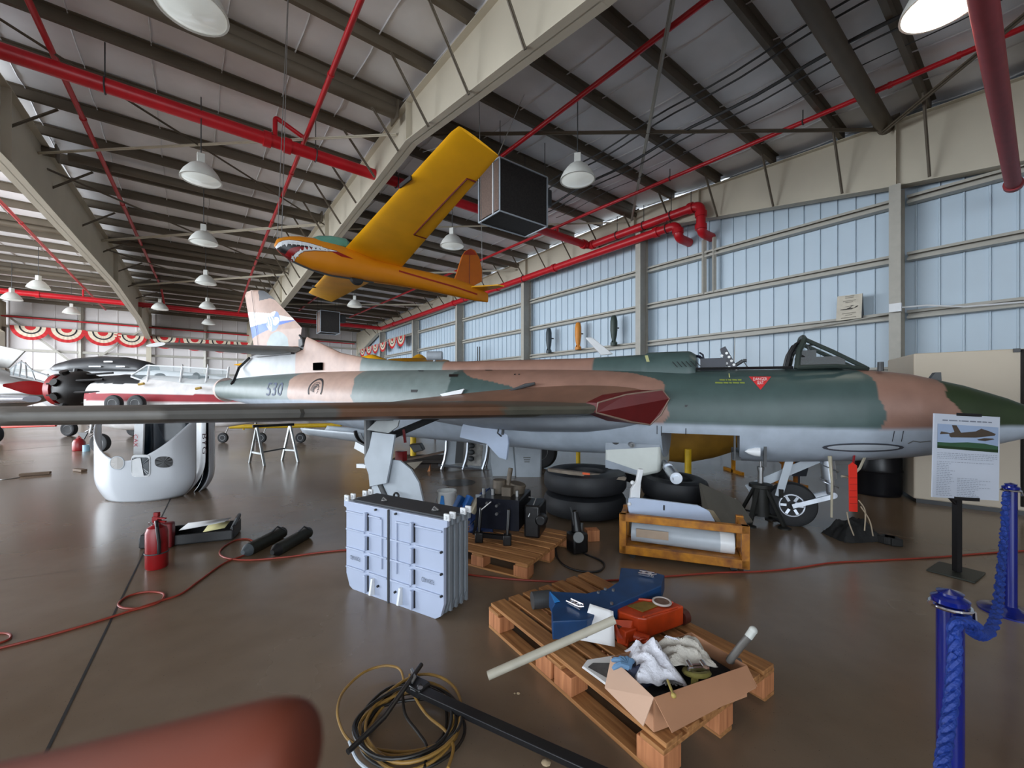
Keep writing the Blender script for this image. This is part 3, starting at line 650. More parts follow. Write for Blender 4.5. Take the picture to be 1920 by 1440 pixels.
o = MB(); p = jb.pix(1425, 847, .0); o.lathe([(.0, -.16), (.03, -.12), (.052, -.05), (.055, 0)], p+JS*.03, JF, 16); o.build('white_probe', M['white'], jet)
o = MB(); o.box(p+JS*.01+JF*.05-Vec((0,0,.02)), (.03, .08, .3), R_); o.build('blast_deflector', M['dgrey'], jet)
o = MB(); o.lathe([(.03, 0), (.028, .1)], J(.52, .2, 1.86), (0, 0, 1), 10); o.build('vent_stub', M['dgrey'], jet); o = MB(); o.prism([J(.98, .04, 1.77), J(1.07, .04, 1.75), J(1.065, .04, 1.84), J(1.02, .04, 1.84)], -JS*.08); o.build('aerial', M['dgrey'], jet)
# upper blade aerial
o = MB(); o.prism([px(1098, 633, 6.35), px(1110, 632, 6.35), px(1150, 664, 6.35), px(1128, 666, 6.35)], (.0, .05, 0)); o.build('blade_aerial', M['white'], jet, bevel=.01)
o = MB(); jb.decal(o, [P_(1541+77+77*math.cos(q), 839+8.5*math.sin(q)) for q in np.linspace(0, 6.0, 20)], .01); io = o.build('oval_fairing', mat('oval_rim', (72, 76, 84), .4), jet)
o = MB(); jb.decal(o, [P_(1541+77+68*math.cos(q), 839+5.5*math.sin(q)) for q in np.linspace(0, 6.0, 20)], .018); o.build('oval_inset', M['lgrey'], io)
o = MB(); jb.ribbon(o, [P_(x, y) for x, y in ((1702, 832), (1712, 827), (1725, 829), (1745, 827))], .012, .006); o.build('paint_scuff', M['grey'], jet)
# ventral airbrake, hanging open
ab = MB(); R = []
for i in range(13):
    t = i/12; c0 = J(-7.2-1.75*t, 0, .93-.10*t); R.append([c0+JS*.34*math.sin(q)+Vec((0,0,-.30*math.cos(q)*(1-.25*t)+.12*t)) for q in np.linspace(-1.35, 1.35, 15)])
ab.loft(R, cap=False, closed=False); o = MB(); o.tube([J(-7.3, 0, .93)+JS*.38*math.sin(q)-Vec((0,0,.30*math.cos(q))) for q in np.linspace(-1.5, 1.5, 16)], .035, 6); o.build('airbrake_hinge_band', M['black'], jet)
ab.build('airbrake', M['lgrey'], jet, solid=.02)
# landing gear
def wheel(mb_t, mb_h, c, ax, R, w, rim=.55, n=40):
    c = Vec(c); ax = Vec(ax).normalized()
    mb_t.lathe([(R*rim, -w*.42), (R*.8, -w*.5), (R*.94, -w*.42), (R, -w*.2), (R, w*.2), (R*.94, w*.42), (R*.8, w*.5), (R*rim, w*.42)], c, ax, n)
    mb_h.lathe([(R*rim, w*.40), (R*rim*.9, w*.44), (R*rim*.82, w*.30), (R*.2, w*.2), (R*.18, w*.4), (0, w*.42)], c, ax, n); mb_h.lathe([(R*rim, -w*.40), (R*rim*.9, -w*.44), (R*rim*.82, -w*.30), (R*.2, -w*.2), (0, -w*.2)], c, ax, n)
def gear(b, s_):
    c = J(-4.58, b, .38); t = MB(); h = MB(); wheel(t, h, c, JS*s_, .38, .17); wo = t.build('main_wheel', M['rubber'], jet); h.build('hub', M['steel'], wo)
    o = MB(); o.cyl(c+JS*s_*.14, J(-4.85, b+.14*s_, .8), .04); o.cyl(J(-4.85, b+.14*s_, .75), J(-4.9, b+.1*s_, 1.4), .065); o.bar(J(-4.9, b, 1.0), J(-4.6, b-s_*.9, 1.3), .06, .08); o.box(J(-4.75, b+.04*s_, 1.15), (.25, .12, .5), R_); o.build('main_strut', M['dgrey'], jet)
gear(2.25, 1); gear(-2.25, -1)
db = 2.46
def jp_(x, y, b): return pln(x, y, J(0, b, 0), JS)
o = MB(); o.prism([jp_(x, y, db) for x, y in ((698, 810), (740, 815), (733, 860), (724, 906), (693, 912), (691, 890), (684, 870), (683, 860), (692, 840))], -JS*.025); d1 = o.build('gear_door_upper', M['lgrey'], jet, flat=True)
o = MB(); o.prism([jp_(x, y, db-.06) for x, y in ((735, 862), (750, 864), (770, 880), (785, 905), (794, 944), (745, 938), (697, 925), (697, 912), (725, 906))], -JS*.025); o.build('gear_door_lower', M['lgrey'], jet, flat=True)
o = MB(); p = jp_(743, 930, db); o.torus(p, JS, .035, .012); o.build('tie_down_ring', M['black'], d1)
o = MB(); o.prism([jp_(x, y, db+.1) for x, y in ((706, 789), (748, 788), (745, 800), (728, 812), (688, 806))], -JS*.02); o.build('gear_leg_fairing', mat('fairing_lightgrey', (150, 154, 154)), jet, flat=True)
o = MB(); o.bar(jp_(668, 834, 2.3), jp_(690, 846, 2.3), .05, .09); o.bar(jp_(671, 873, 2.3), jp_(688, 874, 2.3), .05, .05); o.build('door_hinge_arm', M['white'], jet)
o = MB(); o.bar(jp_(757, 805, 2.0), jp_(760, 830, 2.0), .03, .03); o.box(jp_(752, 855, 2.1), (.12, .08, .12), R_); o.build('red_jury_lock', M['redm'], jet)
# inboard door hanging beyond the belly and the far-side doors
BW = mat('bluish_white_paint', (190, 204, 228), .35, var=.05)
o = MB(); o.prism([px(x, y, 6.3) for x, y in ((874, 786), (950, 795), (953, 832), (949, 862), (936, 858), (912, 832), (862, 820), (866, 800))], (.02, .03, 0)); w1 = o.build('gear_bay_door', BW, jet, flat=True)
o = MB(); o.bar(px(872, 787, 6.25), px(950, 797, 6.25), .02, .03); o.tube([px(938, 792, 6.25), px(933, 812, 6.2), px(940, 818, 6.25)], .012, 5); o.tube([px(945, 790, 6.25), px(942, 815, 6.2)], .02, 5); o.build('door_actuator', M['dgrey'], w1)
o = MB(); pd = [(920, 832), (961, 832), (966, 898), (924, 893), (920, 866)]
o.prism([px(x, y, 8.2) for x, y in pd], (.03, .03, 0)); o.prism([px(x, y, 8.1) for x, y in ((966, 830), (1014, 832), (1012, 900), (1009, 902), (968, 897))], (.03, .03, 0)); o.build('far_gear_door', M['lgrey'], jet, flat=True)
o = MB()
for k in range(3): o.box(px(988, 858+4*k, 8.05), (.14-.02*k, .004, .02))
o.build('door_stencil', M['grey'], jet)
# nose gear
nw = J(-.28, .0, .255); t = MB(); h = MB(); wheel(t, h, nw, JS, .27, .17, .52); wo = t.build('nose_wheel', M['rubber'], jet)
X_, Y_, _n = frame(JS)
ho = h.build('hub', M['steel'], wo); o = MB()
for k in range(6): q = k*math.pi/3; dv = X_*math.cos(q)+Y_*math.sin(q); o.bar(nw+JS*.06+dv*.03, nw+JS*.065+dv*.12, .03, .02, JS)
o.torus(nw+JS*.07, JS, .13, .012); o.build('spoke', M['alum'], ho)
o = MB(); o.bar(nw+JS*.11, J(.12, .11, .42), .04, .05); o.bar(nw-JS*.11, J(.12, -.11, .42), .04, .05); o.cyl(J(.12, -.13, .43), J(.12, .13, .43), .035); o.build('nose_fork', M['alum'], jet)
o = MB(); o.cyl(J(.12, 0, .42), J(.1, 0, .62), .045); o.cyl(J(.1, 0, .6), J(.07, 0, .95), .075); o.tube([J(.1+.085*math.cos(q), .085*math.sin(q), .5+.03*q) for q in np.arange(0, 12, .5)], .007, 5); o.build('nose_strut', M['alum'], jet)
o = MB(); o.bar(J(.0, .0, .84), J(-.75, .02, .40), .02, .1); o.bar(J(-.3, .1, .84), J(-.42, .1, .36), .04, .08); o.build('drag_brace', M['lgrey'], jet)
o = MB(); o.tube([px(1556, 855, 4.6), px(1560, 905, 4.6), px(1559, 970, 4.6)], [.02, .012, .012], 6); o.tube([px(1622, 856, 4.6), px(1612, 878, 4.55), px(1595, 895, 4.6), px(1578, 893, 4.6)], .014, 6); o.build('tie_strap', mat('webbing', (172, 164, 144), .8), jet)
# ------------------------------------------------ sprinkler pipes
def pipe(label, pts, r, elbow=0, couplings=(), hang=(), name='sprinkler_pipe', m=None):
    m = m or M['red']; mb = MB(); pts = [Vec(p) for p in pts]; Q = [pts[0]]
    for i in range(1, len(pts)-1):                             # rounded elbows
        a = (pts[i-1]-pts[i]).normalized(); b = (pts[i+1]-pts[i]).normalized(); e = elbow or r*1.6
        for k in range(7):
            t = k/6; Q.append((pts[i]+a*e)*(1-t)**2+pts[i]*2*t*(1-t)+(pts[i]+b*e)*t*t)
    Q.append(pts[-1]); mb.tube(Q, r, 14); o = mb.build(name, m); tag(o, label, 'pipe')
    for seg, t in couplings:
        p, q = pts[seg], pts[seg+1]; c = p+(q-p)*t; d = (q-p).normalized(); k = MB(); k.cyl(c-d*r*.55, c+d*r*.55, r*1.25); k.build('coupling', m, o)
    for seg, t, top in hang:
        p, q = pts[seg], pts[seg+1]; c = p+(q-p)*t; k = MB(); k.torus(c, (q-p), r*1.12, .015, 16, 6); k.cyl(c+Vec((0,0,r)), (c.x, c.y, top), .012, n=6); k.build('hanger', M['dgrey'], o)
    return o
UP = Vec((0,0,1))
pipe('thick red main pipe crossing the ceiling from upper left and running along the side wall', [UV(12, -9, 8.05), UV(12, 13.5, 7.93), UV(7.1, 13.5, 7.93), UV(7.1, 13.5, 7.0), UV(7.1, 14.2, 7.0)], .15, .25, [(0,.47),(0,.49),(0,.985),(1,.04),(1,.93),(2,.35),(2,.8)], [(0,.34,8.9),(0,.52,8.9),(0,.62,8.9),(0,.66,8.9),(1,.3,8.7),(1,.55,8.7),(1,.78,8.7),(1,.93,8.5)])
pipe('thick red pipe just under the side rafter with a short elbow ending at the wall', [UV(36, 13.45, 7.42), UV(7.9, 13.45, 7.5), UV(7.9, 13.45, 7.05), UV(7.9, 14.2, 7.05)], .15, .25, [(0,.1),(0,.45),(0,.62),(0,.78),(0,.97),(1,.5)], [(0,.985,8.1),(0,.7,7.7),(0,.5,7.7)])
pipe('red pipe crossing the far end of the hangar above the jet fin', [UV(36, -40, 7.4), UV(36, 13.45, 7.42)], .16, couplings=[(0,.5),(0,.62),(0,.7),(0,.84)])
pipe('thin red pipe low on the far wall just above the bunting', [UV(43.3, -12.5, 6.95), UV(43.3, 13.4, 6.75)], .05)
def pin(x, y, z=8.3): return fl(x, y, z)
def sp(label, pts, r=.055, **k): return pipe(label, pts, r, couplings=[(0, t) for t in (.12, .3, .5, .68, .85)], **k)
sp('thin red branch pipe from top edge down past the shark-mouthed nose', [UV(2, 2.2, 8.3), UV(26, 2.75, 8.25), UV(36, 2.9, 7.5)])
sp('thin red branch pipe at the upper left meeting the far pipe left of the jet', [UV(6, -2.3, 8.3), UV(34, -1.3, 8.3), UV(36, -1.2, 7.5)])
sp('thin red branch pipe left of the dark rafter running over the bunting', [UV(15, -4.9, 8.0), UV(43, -4.8, 7.9)])
sp('thin red branch pipe passing behind the tip of the yellow aeroplane wing', [UV(-1, 6.95, 8.3), UV(36, 6.9, 8.2)])
sp('thin red branch pipe nearest the side wall under the roof', [UV(-3, 12.15, 8.3), UV(3, 11.97, 8.3), UV(10, 11.7, 8.3), UV(35.5, 10.6, 8.0)], hang=[(1,.1,8.6),(1,.6,8.6),(2,.1,8.6)])
pipe('red drop loop rising from the main pipe to a branch pipe', [UV(12, 1.75, 8.05), UV(12, 1.75, 8.62), UV(12, 2.4, 8.35)], .055, .1)
pipe('short red riser between main pipe and wall-side branch pipe', [UV(12, 11.65, 7.95), UV(12, 11.65, 8.3)], .05)
pipe('short red riser on the far pipe left of the dark rafter', [UV(36, -5.0, 7.5), UV(36, -5.0, 8.0)], .05)
pipe('thick faded red pipe hanging steeply down the right edge with a flanged end', [UV(.43, 4.2, 5.86), UV(.43, 13.35, 5.86)], .115, couplings=[(0,.985)], m=mat('faded_red_pipe', (150, 46, 52), .55))
pipe('thick red sprinkler pipe far left, partly behind the dark rafter', [UV(21, -8.5, 7.95), UV(21, -4.95, 7.95)], .09)
pipe('thin red pipe stub at the upper left corner joining a branch', [UV(6.8, -7, 8.25), UV(7.4, -2.25, 8.3)], .06)
# cable conduits strung under the roof
CO = mat('dark_cable', (34, 34, 36), .6)
for i, (v0, dz, r) in enumerate(((8.9, 0, .02), (9.15, .0, .02), (9.9, -.05, .035), (10.2, -.05, .018), (10.9, 0, .01))):
    mb = MB(); pts = [UV(u, v0+.015*u, 8.33+dz-.04*math.sin(u*1.9)) for u in np.arange(-2, 12, .5)]; mb.tube(pts, r, 6)
    tag(mb.build('ceiling_cable', CO), ('thickest' if i == 2 else ('leftmost thin', 'second thin', '', 'fourth thin', 'finest, nearest the side wall')[i])+' black cable strung under the purlins at upper right', 'cable', 'black cables under the roof')
# suspension wires of the yellow aeroplane are built with it; thin hanging rods
# ------------------------------------------------ high-bay lamps
LW = mat('lamp_white_enamel', (206, 206, 200), .4, var=.05); LG_ = mat('lamp_lens', (214, 222, 218), .12, var=.03, emit=(1, 1, .95, .12))
LON = mat('lamp_lens_lit', (255, 255, 235), .2, emit=(1, .98, .82, 14))
lamp0 = thing('high_bay_lamp', 'x', 'lamp', (0,0,0), 0, 'high bay lamps')
o = MB(); o.lathe([(.09, .38), (.15, .36), (.22, .31), (.33, .17), (.385, .06), (.40, 0), (.375, .0), (.36, .06), (.2, .3), (.05, .35)], n=32); o.build('reflector', LW, lamp0, local=True)
o = MB(); o.lathe([(.375, .012), (.25, -.03), (0, -.05)], n=32); lens0 = o.build('lens', LG_, lamp0, local=True)
o = MB(); o.box((0, 0, .48), (.15, .15, .24)); o.build('ballast_box', LW, lamp0, local=True, bevel=.01)
o = MB(); o.cyl((0, 0, .6), (0, 0, 1.9), .012, n=6); o.build('hanging_rod', M['dgrey'], lamp0, local=True)
LP = [(360, 20, 6.5, 'largest unlit round lamp at the top left edge of the view'), (377, 338, 6.5, 'white bell lamp hanging below the main red pipe, left of the shark nose'),
 (1083, 338, 6.5, 'white bell lamp beside the dark mesh heater under the right roof'), (382, 456, 6.5, 'white bell lamp directly behind the one under the main pipe, left of the shark mouth'),
 (848, 462, 6.5, 'white bell lamp just above the tail fin of the yellow aeroplane'), (386, 532, 6.5, 'small white bell lamp left of the top of the jet fin'), (389, 578, 6.5, 'small bell lamp showing at the far red pipe left of the jet fin'),
 (665, 575, 6.5, 'small white bell lamp beyond the yellow wing, above the far heater'), (391, 608, 6.5, 'tiny bell lamp lowest in the row left of the jet fin'), (72, 541, 6.5, 'white bell lamp on the far red pipe at the left edge'),
 (134, 588, 6.5, 'small bell lamp above the left bunting'), (22, 562, 6.5, 'dim bell lamp by the far left dark rafter'), (300, 580, 6.5, 'faint bell lamp just right of the dark left rafter')]
for i, (x, y, z, lb) in enumerate(LP):
    p = fl(x, y, z)
    if i == 0: lamp0.location = p; lamp0['label'] = lb
    else: dup(lamp0, p, i*.7, lb)
l1 = dup(lamp0, fl(1768, 12, 6.3), 0, 'glowing lit lamp at the top right edge of the view')
for c in l1.children:
    if c.name.startswith('lens'): c.data = c.data.copy(); c.data.materials[0] = LON
# ------------------------------------------------ hanging heaters
MESH = mat('dark_mesh', (44, 40, 38), .7, scale=30, var=.5); MESHL = mat('rusty_coil', (108, 88, 78), .6, scale=25, var=.3)
def heater(label, P, a, b, h, rz):
    t = thing('hanging_heater', label, 'heater', P, rz)
    o = MB(); o.box((a/2, b/2, h/2), (a-.03, b-.03, h-.03)); o.build('mesh_casing', MESH, t, local=True)
    o = MB(); o.box((-.008, b*.6, h/2), (.012, b*.62, h-.1)); o.box((-.008, b*.14, h/2), (.012, b*.2, h-.1)); o.build('coil_panel', MESHL, t, local=True)
    for x in (0, a):
        for y in (0, b): o = MB(); o.bar((x, y, 0), (x, y, h), .03, .03); o.build('corner_post', M['lgrey'], t, local=True)
    for z in (0, h):
        for p, q in (((0,0,z),(a,0,z)), ((0,0,z),(0,b,z)), ((a,0,z),(a,b,z)), ((0,b,z),(a,b,z))): o = MB(); o.bar(p, q, .03, .03); o.build('frame_rail', M['lgrey'], t, local=True)
    o = MB(); o.bar((-.012, b*.28, 0), (-.012, b*.28, h), .03, .05); o.build('face_divider', M['white'], t, local=True)
    o = MB(); o.box((a+.3, b*.5, h*.75), (.36, .4, .5)); o.build('blower_housing', M['dgrey'], t, local=True, bevel=.03)
    for x, y in ((.05, .05), (a-.05, .05), (.05, b-.05), (a-.05, b-.05)): o = MB(); o.cyl((x, y, h), (x, y, h+1.0), .01, n=5); o.build('hanging_rod', M['dgrey'], t, local=True)
    return t
heater('large box heater of dark wire mesh hanging behind the yellow wing tip', px(937, 395, 11), 1.7, 1.0, 1.42, math.atan2(D2.y, D2.x))
heater('small far box heater hanging above the jet dorsal fillet', px(601, 622, 27), 1.2, 1.0, 1.4, math.atan2(D2.y, D2.x))
# ------------------------------------------------ yellow model aeroplane
DD = 7.0
YP = thing('yellow_aeroplane', 'yellow propless aeroplane with a painted shark mouth hanging from the roof', 'aircraft', px(700, 520, DD)-Vec((0,0,.1)))
def pd_(x, y, k): return px(x, y, DD*k)
axis = Vec((.765, .645, 0)).normalized(); sideY = Vec((.645, -.765, 0)).normalized()
O_ = Vec((-.39*DD, 1.0*DD, 0)); zA = H+.312*DD
def Yz(k): return k
# stations measured from wing leading edge, + toward the tail
def ysec(x, yt, yb):                                           # silhouette at a pixel column -> station, top, bottom
    P = pln(x, yt, O_, sideY); Q = pln(x, yb, O_, sideY); return ((P-O_).dot(axis), P.z, Q.z)
ST = []
for x, yt, yb, hw in ((514, 459, 461, .01), (517, 450, 466, .05), (525, 446, 474, .09), (540, 444, 485, .13), (558, 444, 494, .16), (585, 447, 506, .18), (620, 455, 516, .20), (660, 470, 522, .20), (700, 488, 529, .19), (750, 500, 536, .16), (800, 510, 545, .125), (850, 522, 555, .10), (890, 536, 564, .07), (914, 550, 567, .03)):
    a, zt, zb = ysec(x, yt, yb); ST.append((a, zt, zb, hw))
yb_ = Body(O_, axis, sideY, ST, .5, .85)
o = MB(); yb_.loft(o, ST[0][0], ST[-1][0], 120, 40); yf = o.build('fuselage', mat('yellow_fuselage', (208, 128, 16), .4, var=.08, scale=1.5), YP)
def ydec(name, poly, m, off=.004, parent=None):
    o = MB(); yb_.decal(o, [yb_.az(x, y) for x, y in poly], off, 8); return o.build(name, m, parent or yf)
# shark mouth: strips between an upper and a lower curve
def strip(name, up, lo, m, off, n=44):
    ux, uy = zip(*up); lx, ly = zip(*lo); xs = np.linspace(max(ux[0], lx[0]), min(ux[-1], lx[-1]), n); mb = MB(); vs = []
    for x in xs:
        a = yb_.az(x, np.interp(x, ux, uy)); b = yb_.az(x, np.interp(x, lx, ly))
        for q in range(6): t = q/5; vs.append(yb_.surf(a[0]+(b[0]-a[0])*t, a[1]+(b[1]-a[1])*t, off))
    mb.add(vs, [(i*6+j, (i+1)*6+j, (i+1)*6+j+1, i*6+j+1) for i in range(n-1) for j in range(5)]); return mb.build(name, m, yf)
UPc = [(516, 464), (521, 456), (530, 451.5), (542, 450), (560, 452), (580, 456), (600, 462), (615, 467), (632, 471)]
LOc = [(516, 464.5), (521, 470), (530, 478), (540, 485), (549, 491), (553, 486), (560, 477), (570, 471), (590, 469.5), (610, 470.5), (632, 471.5)]
strip('mouth_outline', [(x, y-1) for x, y in UPc], [(x, y+1) for x, y in LOc], M['dred'], .004)
strip('mouth_gum', UPc, LOc, M['white'], .007)
MI = [(519, 466), (526, 462), (536, 457), (560, 459), (580, 462), (600, 466), (618, 469)]
ML = [(519, 467), (530, 476), (538, 482), (546, 486), (551, 478), (558, 472), (570, 468.8), (590, 467.5), (618, 469.5)]
strip('mouth_black', MI, ML, M['black'], .010)
strip('mouth_tongue', [(534, 478), (541, 468), (550, 464), (560, 462.5), (590, 465)], [(534, 478.5), (545, 485), (550, 478), (558, 471), (575, 467.5), (590, 466.5)], M['redm'], .013)
o = MB(); X1 = [522, 530, 541, 550, 558, 566, 573, 580, 586, 592, 598, 604, 609, 614]
def tooth(mb, p): yb_.decal(mb, [yb_.az(x, y) for x, y in p], .016, 3)
for x0, x1 in zip(X1[:-1], X1[1:]):
    yu = np.interp((x0+x1)/2, [p[0] for p in UPc], [p[1] for p in UPc]); hgt = max(2.2, (x1-x0)*.95); tooth(o, [(x0, yu+1.2), (x1, yu+1.6), ((x0+x1)/2+1.5, yu+2+hgt)])
o.build('upper_teeth', M['white'], yf); o = MB(); X2 = [545, 552, 560, 568, 576, 584, 592, 600, 608]
for x0, x1 in zip(X2[:-1], X2[1:]):
    yl = np.interp((x0+x1)/2, [p[0] for p in LOc], [p[1] for p in LOc]); hgt = max(2, (12 if x0 < 550 else x1-x0)*.8); tooth(o, [(x0, yl-.5), (x1, yl-1), ((x0+x1)/2-1.5, yl-2-hgt)])
o.build('lower_teeth', M['white'], yf)
ydec('red_flash', [(618, 470), (632, 471), (664, 486), (640, 481)], M['redm'])
o = MB(); yb_.ribbon(o, [yb_.az(x, y) for x, y in ((748, 508), (800, 523), (850, 537), (895, 552))], .03, .006); o.build('red_cheatline', mat('dark_red_line', (150, 30, 14), .5), yf)
o = MB(); Kl = [yb_.O+yb_.f*a+Vec((0,0,yb_.at(a)[1]+.0)) for a in np.linspace(ST[3][0], ST[8][0], 14)]; o.tube(Kl, .022, 6); o.build('keel_skid', M['dgrey'], yf)
o = MB(); c = yb_.O+yb_.f*yb_.az(672, 520)[0]+Vec((0,0,yb_.at(yb_.az(672, 520)[0])[1]+.02)); o.lathe([(0, -.04), (.10, -.045), (.125, 0), (.10, .045), (0, .04)], c, sideY, 24); o.build('landing_wheel', M['rubber'], YP)
cn = Body(O_, axis, sideY, [(yb_.az(x, 460)[0], pln(x, y, O_, sideY).z, pln(x, 468, O_, sideY).z, w) for x, y, w in ((572, 452, .05), (592, 447, .10), (602, 443.5, .13), (625, 444, .14), (648, 448, .12), (656, 455, .06))], .2, .9)
o = MB(); cn.loft(o, cn.A[0], cn.A[-1], 30, 24); o.build('canopy', mat('green_tinted_canopy', (92, 150, 132), .15, coat=.5, var=.2), YP)
# wings: near half toward the camera, far half beyond the fuselage
def ywing(name, LE0, LE1, TE0, TE1, th0, th1, n=30):
    R = []
    for i in range(n+1):
        t = i/n; a = LE0.lerp(LE1, t); b = TE0.lerp(TE1, t); th = th0+(th1-th0)*t; ring = []
        if t > .985: a = a.lerp(b, .03); th *= .6
        for j in range(22):
            q = 2*math.pi*j/22; u = (1-math.cos(q))/2; h = math.sin(q)*th*(1-.6*u)*(1.2 if math.sin(q) > 0 else .55); ring.append(a.lerp(b, u)+Vec((0,0,h)))
        R.append(ring)
    mb = MB(); mb.loft(R); return mb.build(name, M['yellow'], YP)
def YL(k, x, y): return px(x, y, DD*k)
cent = axis
L0 = YL(1.0, 640, 473); T0 = YL(1.095, 748, 507); L1 = YL(.64, 857, 235); T1 = YL(.692, 935, 292)
wn_ = ywing('wing', L0, L1, T0, T1, .085, .045)
F0 = YL(1.06, 612, 512); G0 = YL(1.18, 712, 520); F1 = YL(1.4, 578, 549); G1 = YL(1.449, 622, 566)
ywing('wing', F0, F1, G0, G1, .085, .04)
def onw(u, t): a = L0.lerp(L1, t); b = T0.lerp(T1, t); th = .085+(.045-.085)*t; return a.lerp(b, u)-Vec((0,0,th*(1-.6*u)*math.sqrt(max(0, 4*u*(1-u)))*.55+.006))
o = MB(); o.tube([onw(.99, .38), onw(.74, .38), onw(.76, .6), onw(.80, .84), onw(.99, .845)], .011, 5); o.build('aileron_gap', M['dred'], wn_)
o = MB(); o.box(L0.lerp(L1, .66), (.30, .02, .055), math.atan2((L1-L0).y, (L1-L0).x)); o.build('leading_edge_mark', M['black'], wn_)
o = MB(); o.box(F0.lerp(F1, .62), (.06, .06, .05)); o.build('leading_edge_mark', M['black'], YP)
# tail
def flat_poly(name, pts, ks, t, m, parent=YP):
    mb = MB(); P = [px(x, y, DD*k) for (x, y), k in zip(pts, ks)]; mb.prism(P, t); return mb.build(name, m, parent, flat=True, bevel=.006)
k1 = 1.20
finp = [pln(x, y, O_, sideY) for x, y in ((849, 532), (856, 512), (866, 480), (872, 471), (882, 466), (890, 470), (898, 484), (903, 505), (903, 528), (880, 540))]
o = MB(); o.prism([p+sideY*.02 for p in finp], -sideY*.04); yfin = o.build('tail_fin', mat('fin_yellow_orange', (186, 96, 12), .45, var=.1), YP, flat=True, bevel=.008)
o = MB(); fp = [pln(x, y, O_+sideY*.025, sideY) for x, y in ((881, 468), (880, 500), (880, 538))]; o.tube(fp, .006, 5); fp = [pln(x, y, O_+sideY*.025, sideY) for x, y in ((903, 484), (903, 530), (884, 540))]; o.build('rudder_line', M['dred'], yfin)
o = MB(); o.prism([pln(x, y, O_+sideY*.028, sideY) for x, y in ((868, 477), (873, 471), (882, 467), (889, 471), (894, 478))], sideY*.002); o.build('red_fin_cap', mat('red_fade', (150, 40, 10), .5), yfin, flat=True)
ta = pln(903, 548, O_, sideY)
o = MB(); tl = pln(878, 540, O_, sideY); 
o.prism([tl, tl+sideY*.15+axis*.06, tl+sideY*.55+axis*.35, tl+sideY*.55+axis*.5, tl+axis*.42], (0, 0, .025)); o.prism([tl, tl-sideY*.55+axis*.35, tl-sideY*.55+axis*.5, tl+axis*.42], (0, 0, .025)); o.build('tailplane', M['yellow'], YP, flat=True)
for p, top in ((L1.lerp(T1, .35), UV(9.5, 4.6, 7.6)), (L1.lerp(T1, .98), UV(7.5, 6.2, 8.6)), (px(520, 450, DD*.9), px(524, 440, DD*.9)+Vec((.0, .3, 5.0))), (px(528, 452, DD*.9), px(515, 440, DD*.9)+Vec((-.1, .6, 4.9))), (px(905, 540, DD*1.25), px(905, 540, DD*1.25)+Vec((-.1, .2, 4.6)))):
    top = Vec(top); top.z = min(top.z, 8.7); o = MB(); o.cyl(p, top, .006, n=5); o.build('suspension_wire', M['steel'], YP)
# ------------------------------------------------ practice bombs on the side wall
def bomb(x, y0, y1, m, label):
    v = 13.75; P = pln(x, y1, UV(0, v), D2); Q = pln(x, y0, UV(0, v), D2); h = Q.z-P.z; r = h*.115
    t = thing('practice_bomb', label, 'bomb', P, 0)
    o = MB(); o.lathe([(0, h*1.0), (r*.5, h*.985), (r*.75, h*.95), (r, h*.8), (r, h*.5), (r*.8, h*.3), (r*.45, h*.12), (r*.4, h*.1)]); o.build('body', m, t, local=True)
    for a in range(4): o = MB(); q = a*math.pi/2+.5; d = Vec((math.cos(q), math.sin(q), 0)); o.prism([d*r*.3+Vec((0,0,h*.24)), d*r*.95+Vec((0,0,h*.13)), d*r*.95, d*r*.3], Vec((-d.y, d.x, 0))*.01); o.build('tail_fin', m, t, local=True, flat=True)
    o = MB(); o.lathe([(r*.95, .0), (r*.97, h*.1), (r*.9, h*.1), (r*.9, 0)]); o.build('tail_ring', m, t, local=True)
    o = MB(); o.cyl((0, r, h*.6), (D2*.32+Vec((0, 0, h*.6))), .03); o.build('wall_bracket', M['dgrey'], t, local=True)
bomb(1029, 615, 662, mat('bomb_grey', (62, 72, 78), .5), 'slim dark grey bomb hung on the side wall, left of the orange one')
bomb(1084, 604, 656, mat('bomb_orange', (216, 138, 48), .5), 'orange bomb hung on the side wall between two dark ones')
bomb(1151, 591, 648, mat('bomb_green', (58, 72, 66), .5), 'dark green bomb hung on the side wall above the white blade aerial')
for x, lb in ((895.5, 'left one of two thin dark rods standing by the side wall above the jet spine'), (899.5, 'right one of two thin dark rods standing by the side wall above the jet spine')):
    P = pln(x, 676, UV(0, 13.6), D2); Q = pln(x, 650, UV(0, 13.6), D2); o = MB(); o.cyl(Vec((P.x, P.y, 0)), Q, .03); tag(o.build('dark_rod', M['dgrey']), lb, 'rod')
# poster on the girt
c1, c2, c3, c4 = [pln(x, y, UV(0, 13.82), D2) for x, y in ((1567.5, 602), (1615, 596), (1617, 550), (1570, 556))]
X_ = (c2-c1).normalized(); wI = (c2-c1).length; hI = (c4-c1).length; Yv = (c4-c1).normalized()
t = thing('poster_board', 'beige cardboard poster with an aeroplane drawing standing on the wall girt', 'poster', c1)
o = MB(); o.prism([c1, c2, c3, c4], D2*.01); o.build('board', mat('poster_beige', (206, 198, 182), .7), t, flat=True)
o = MB(); o.prism([c2, c3, c2+D2*.22+Vec((0,0,.02))], X_*.01); o.build('easel_back', M['black'], t, flat=True)
def PB(u, v): return c1+X_*wI*u+Yv*hI*v-D2*.012
for s_, v, w in (('WINGS AND', .93, .4), ('AVIATORS', .86, .36), ('MEMORIAL HALL', .74, .5), ('TOUR DAILY', .67, .36), ('GUIDED VISITS', .24, .55), ('ASK INSIDE', .17, .3), ('ALL WELCOME HERE', .08, .6)):
    pass
INK = M['ink']; nlab = mat('poster_ink', (70, 66, 62), .8)
o = MB()
random.seed(3)
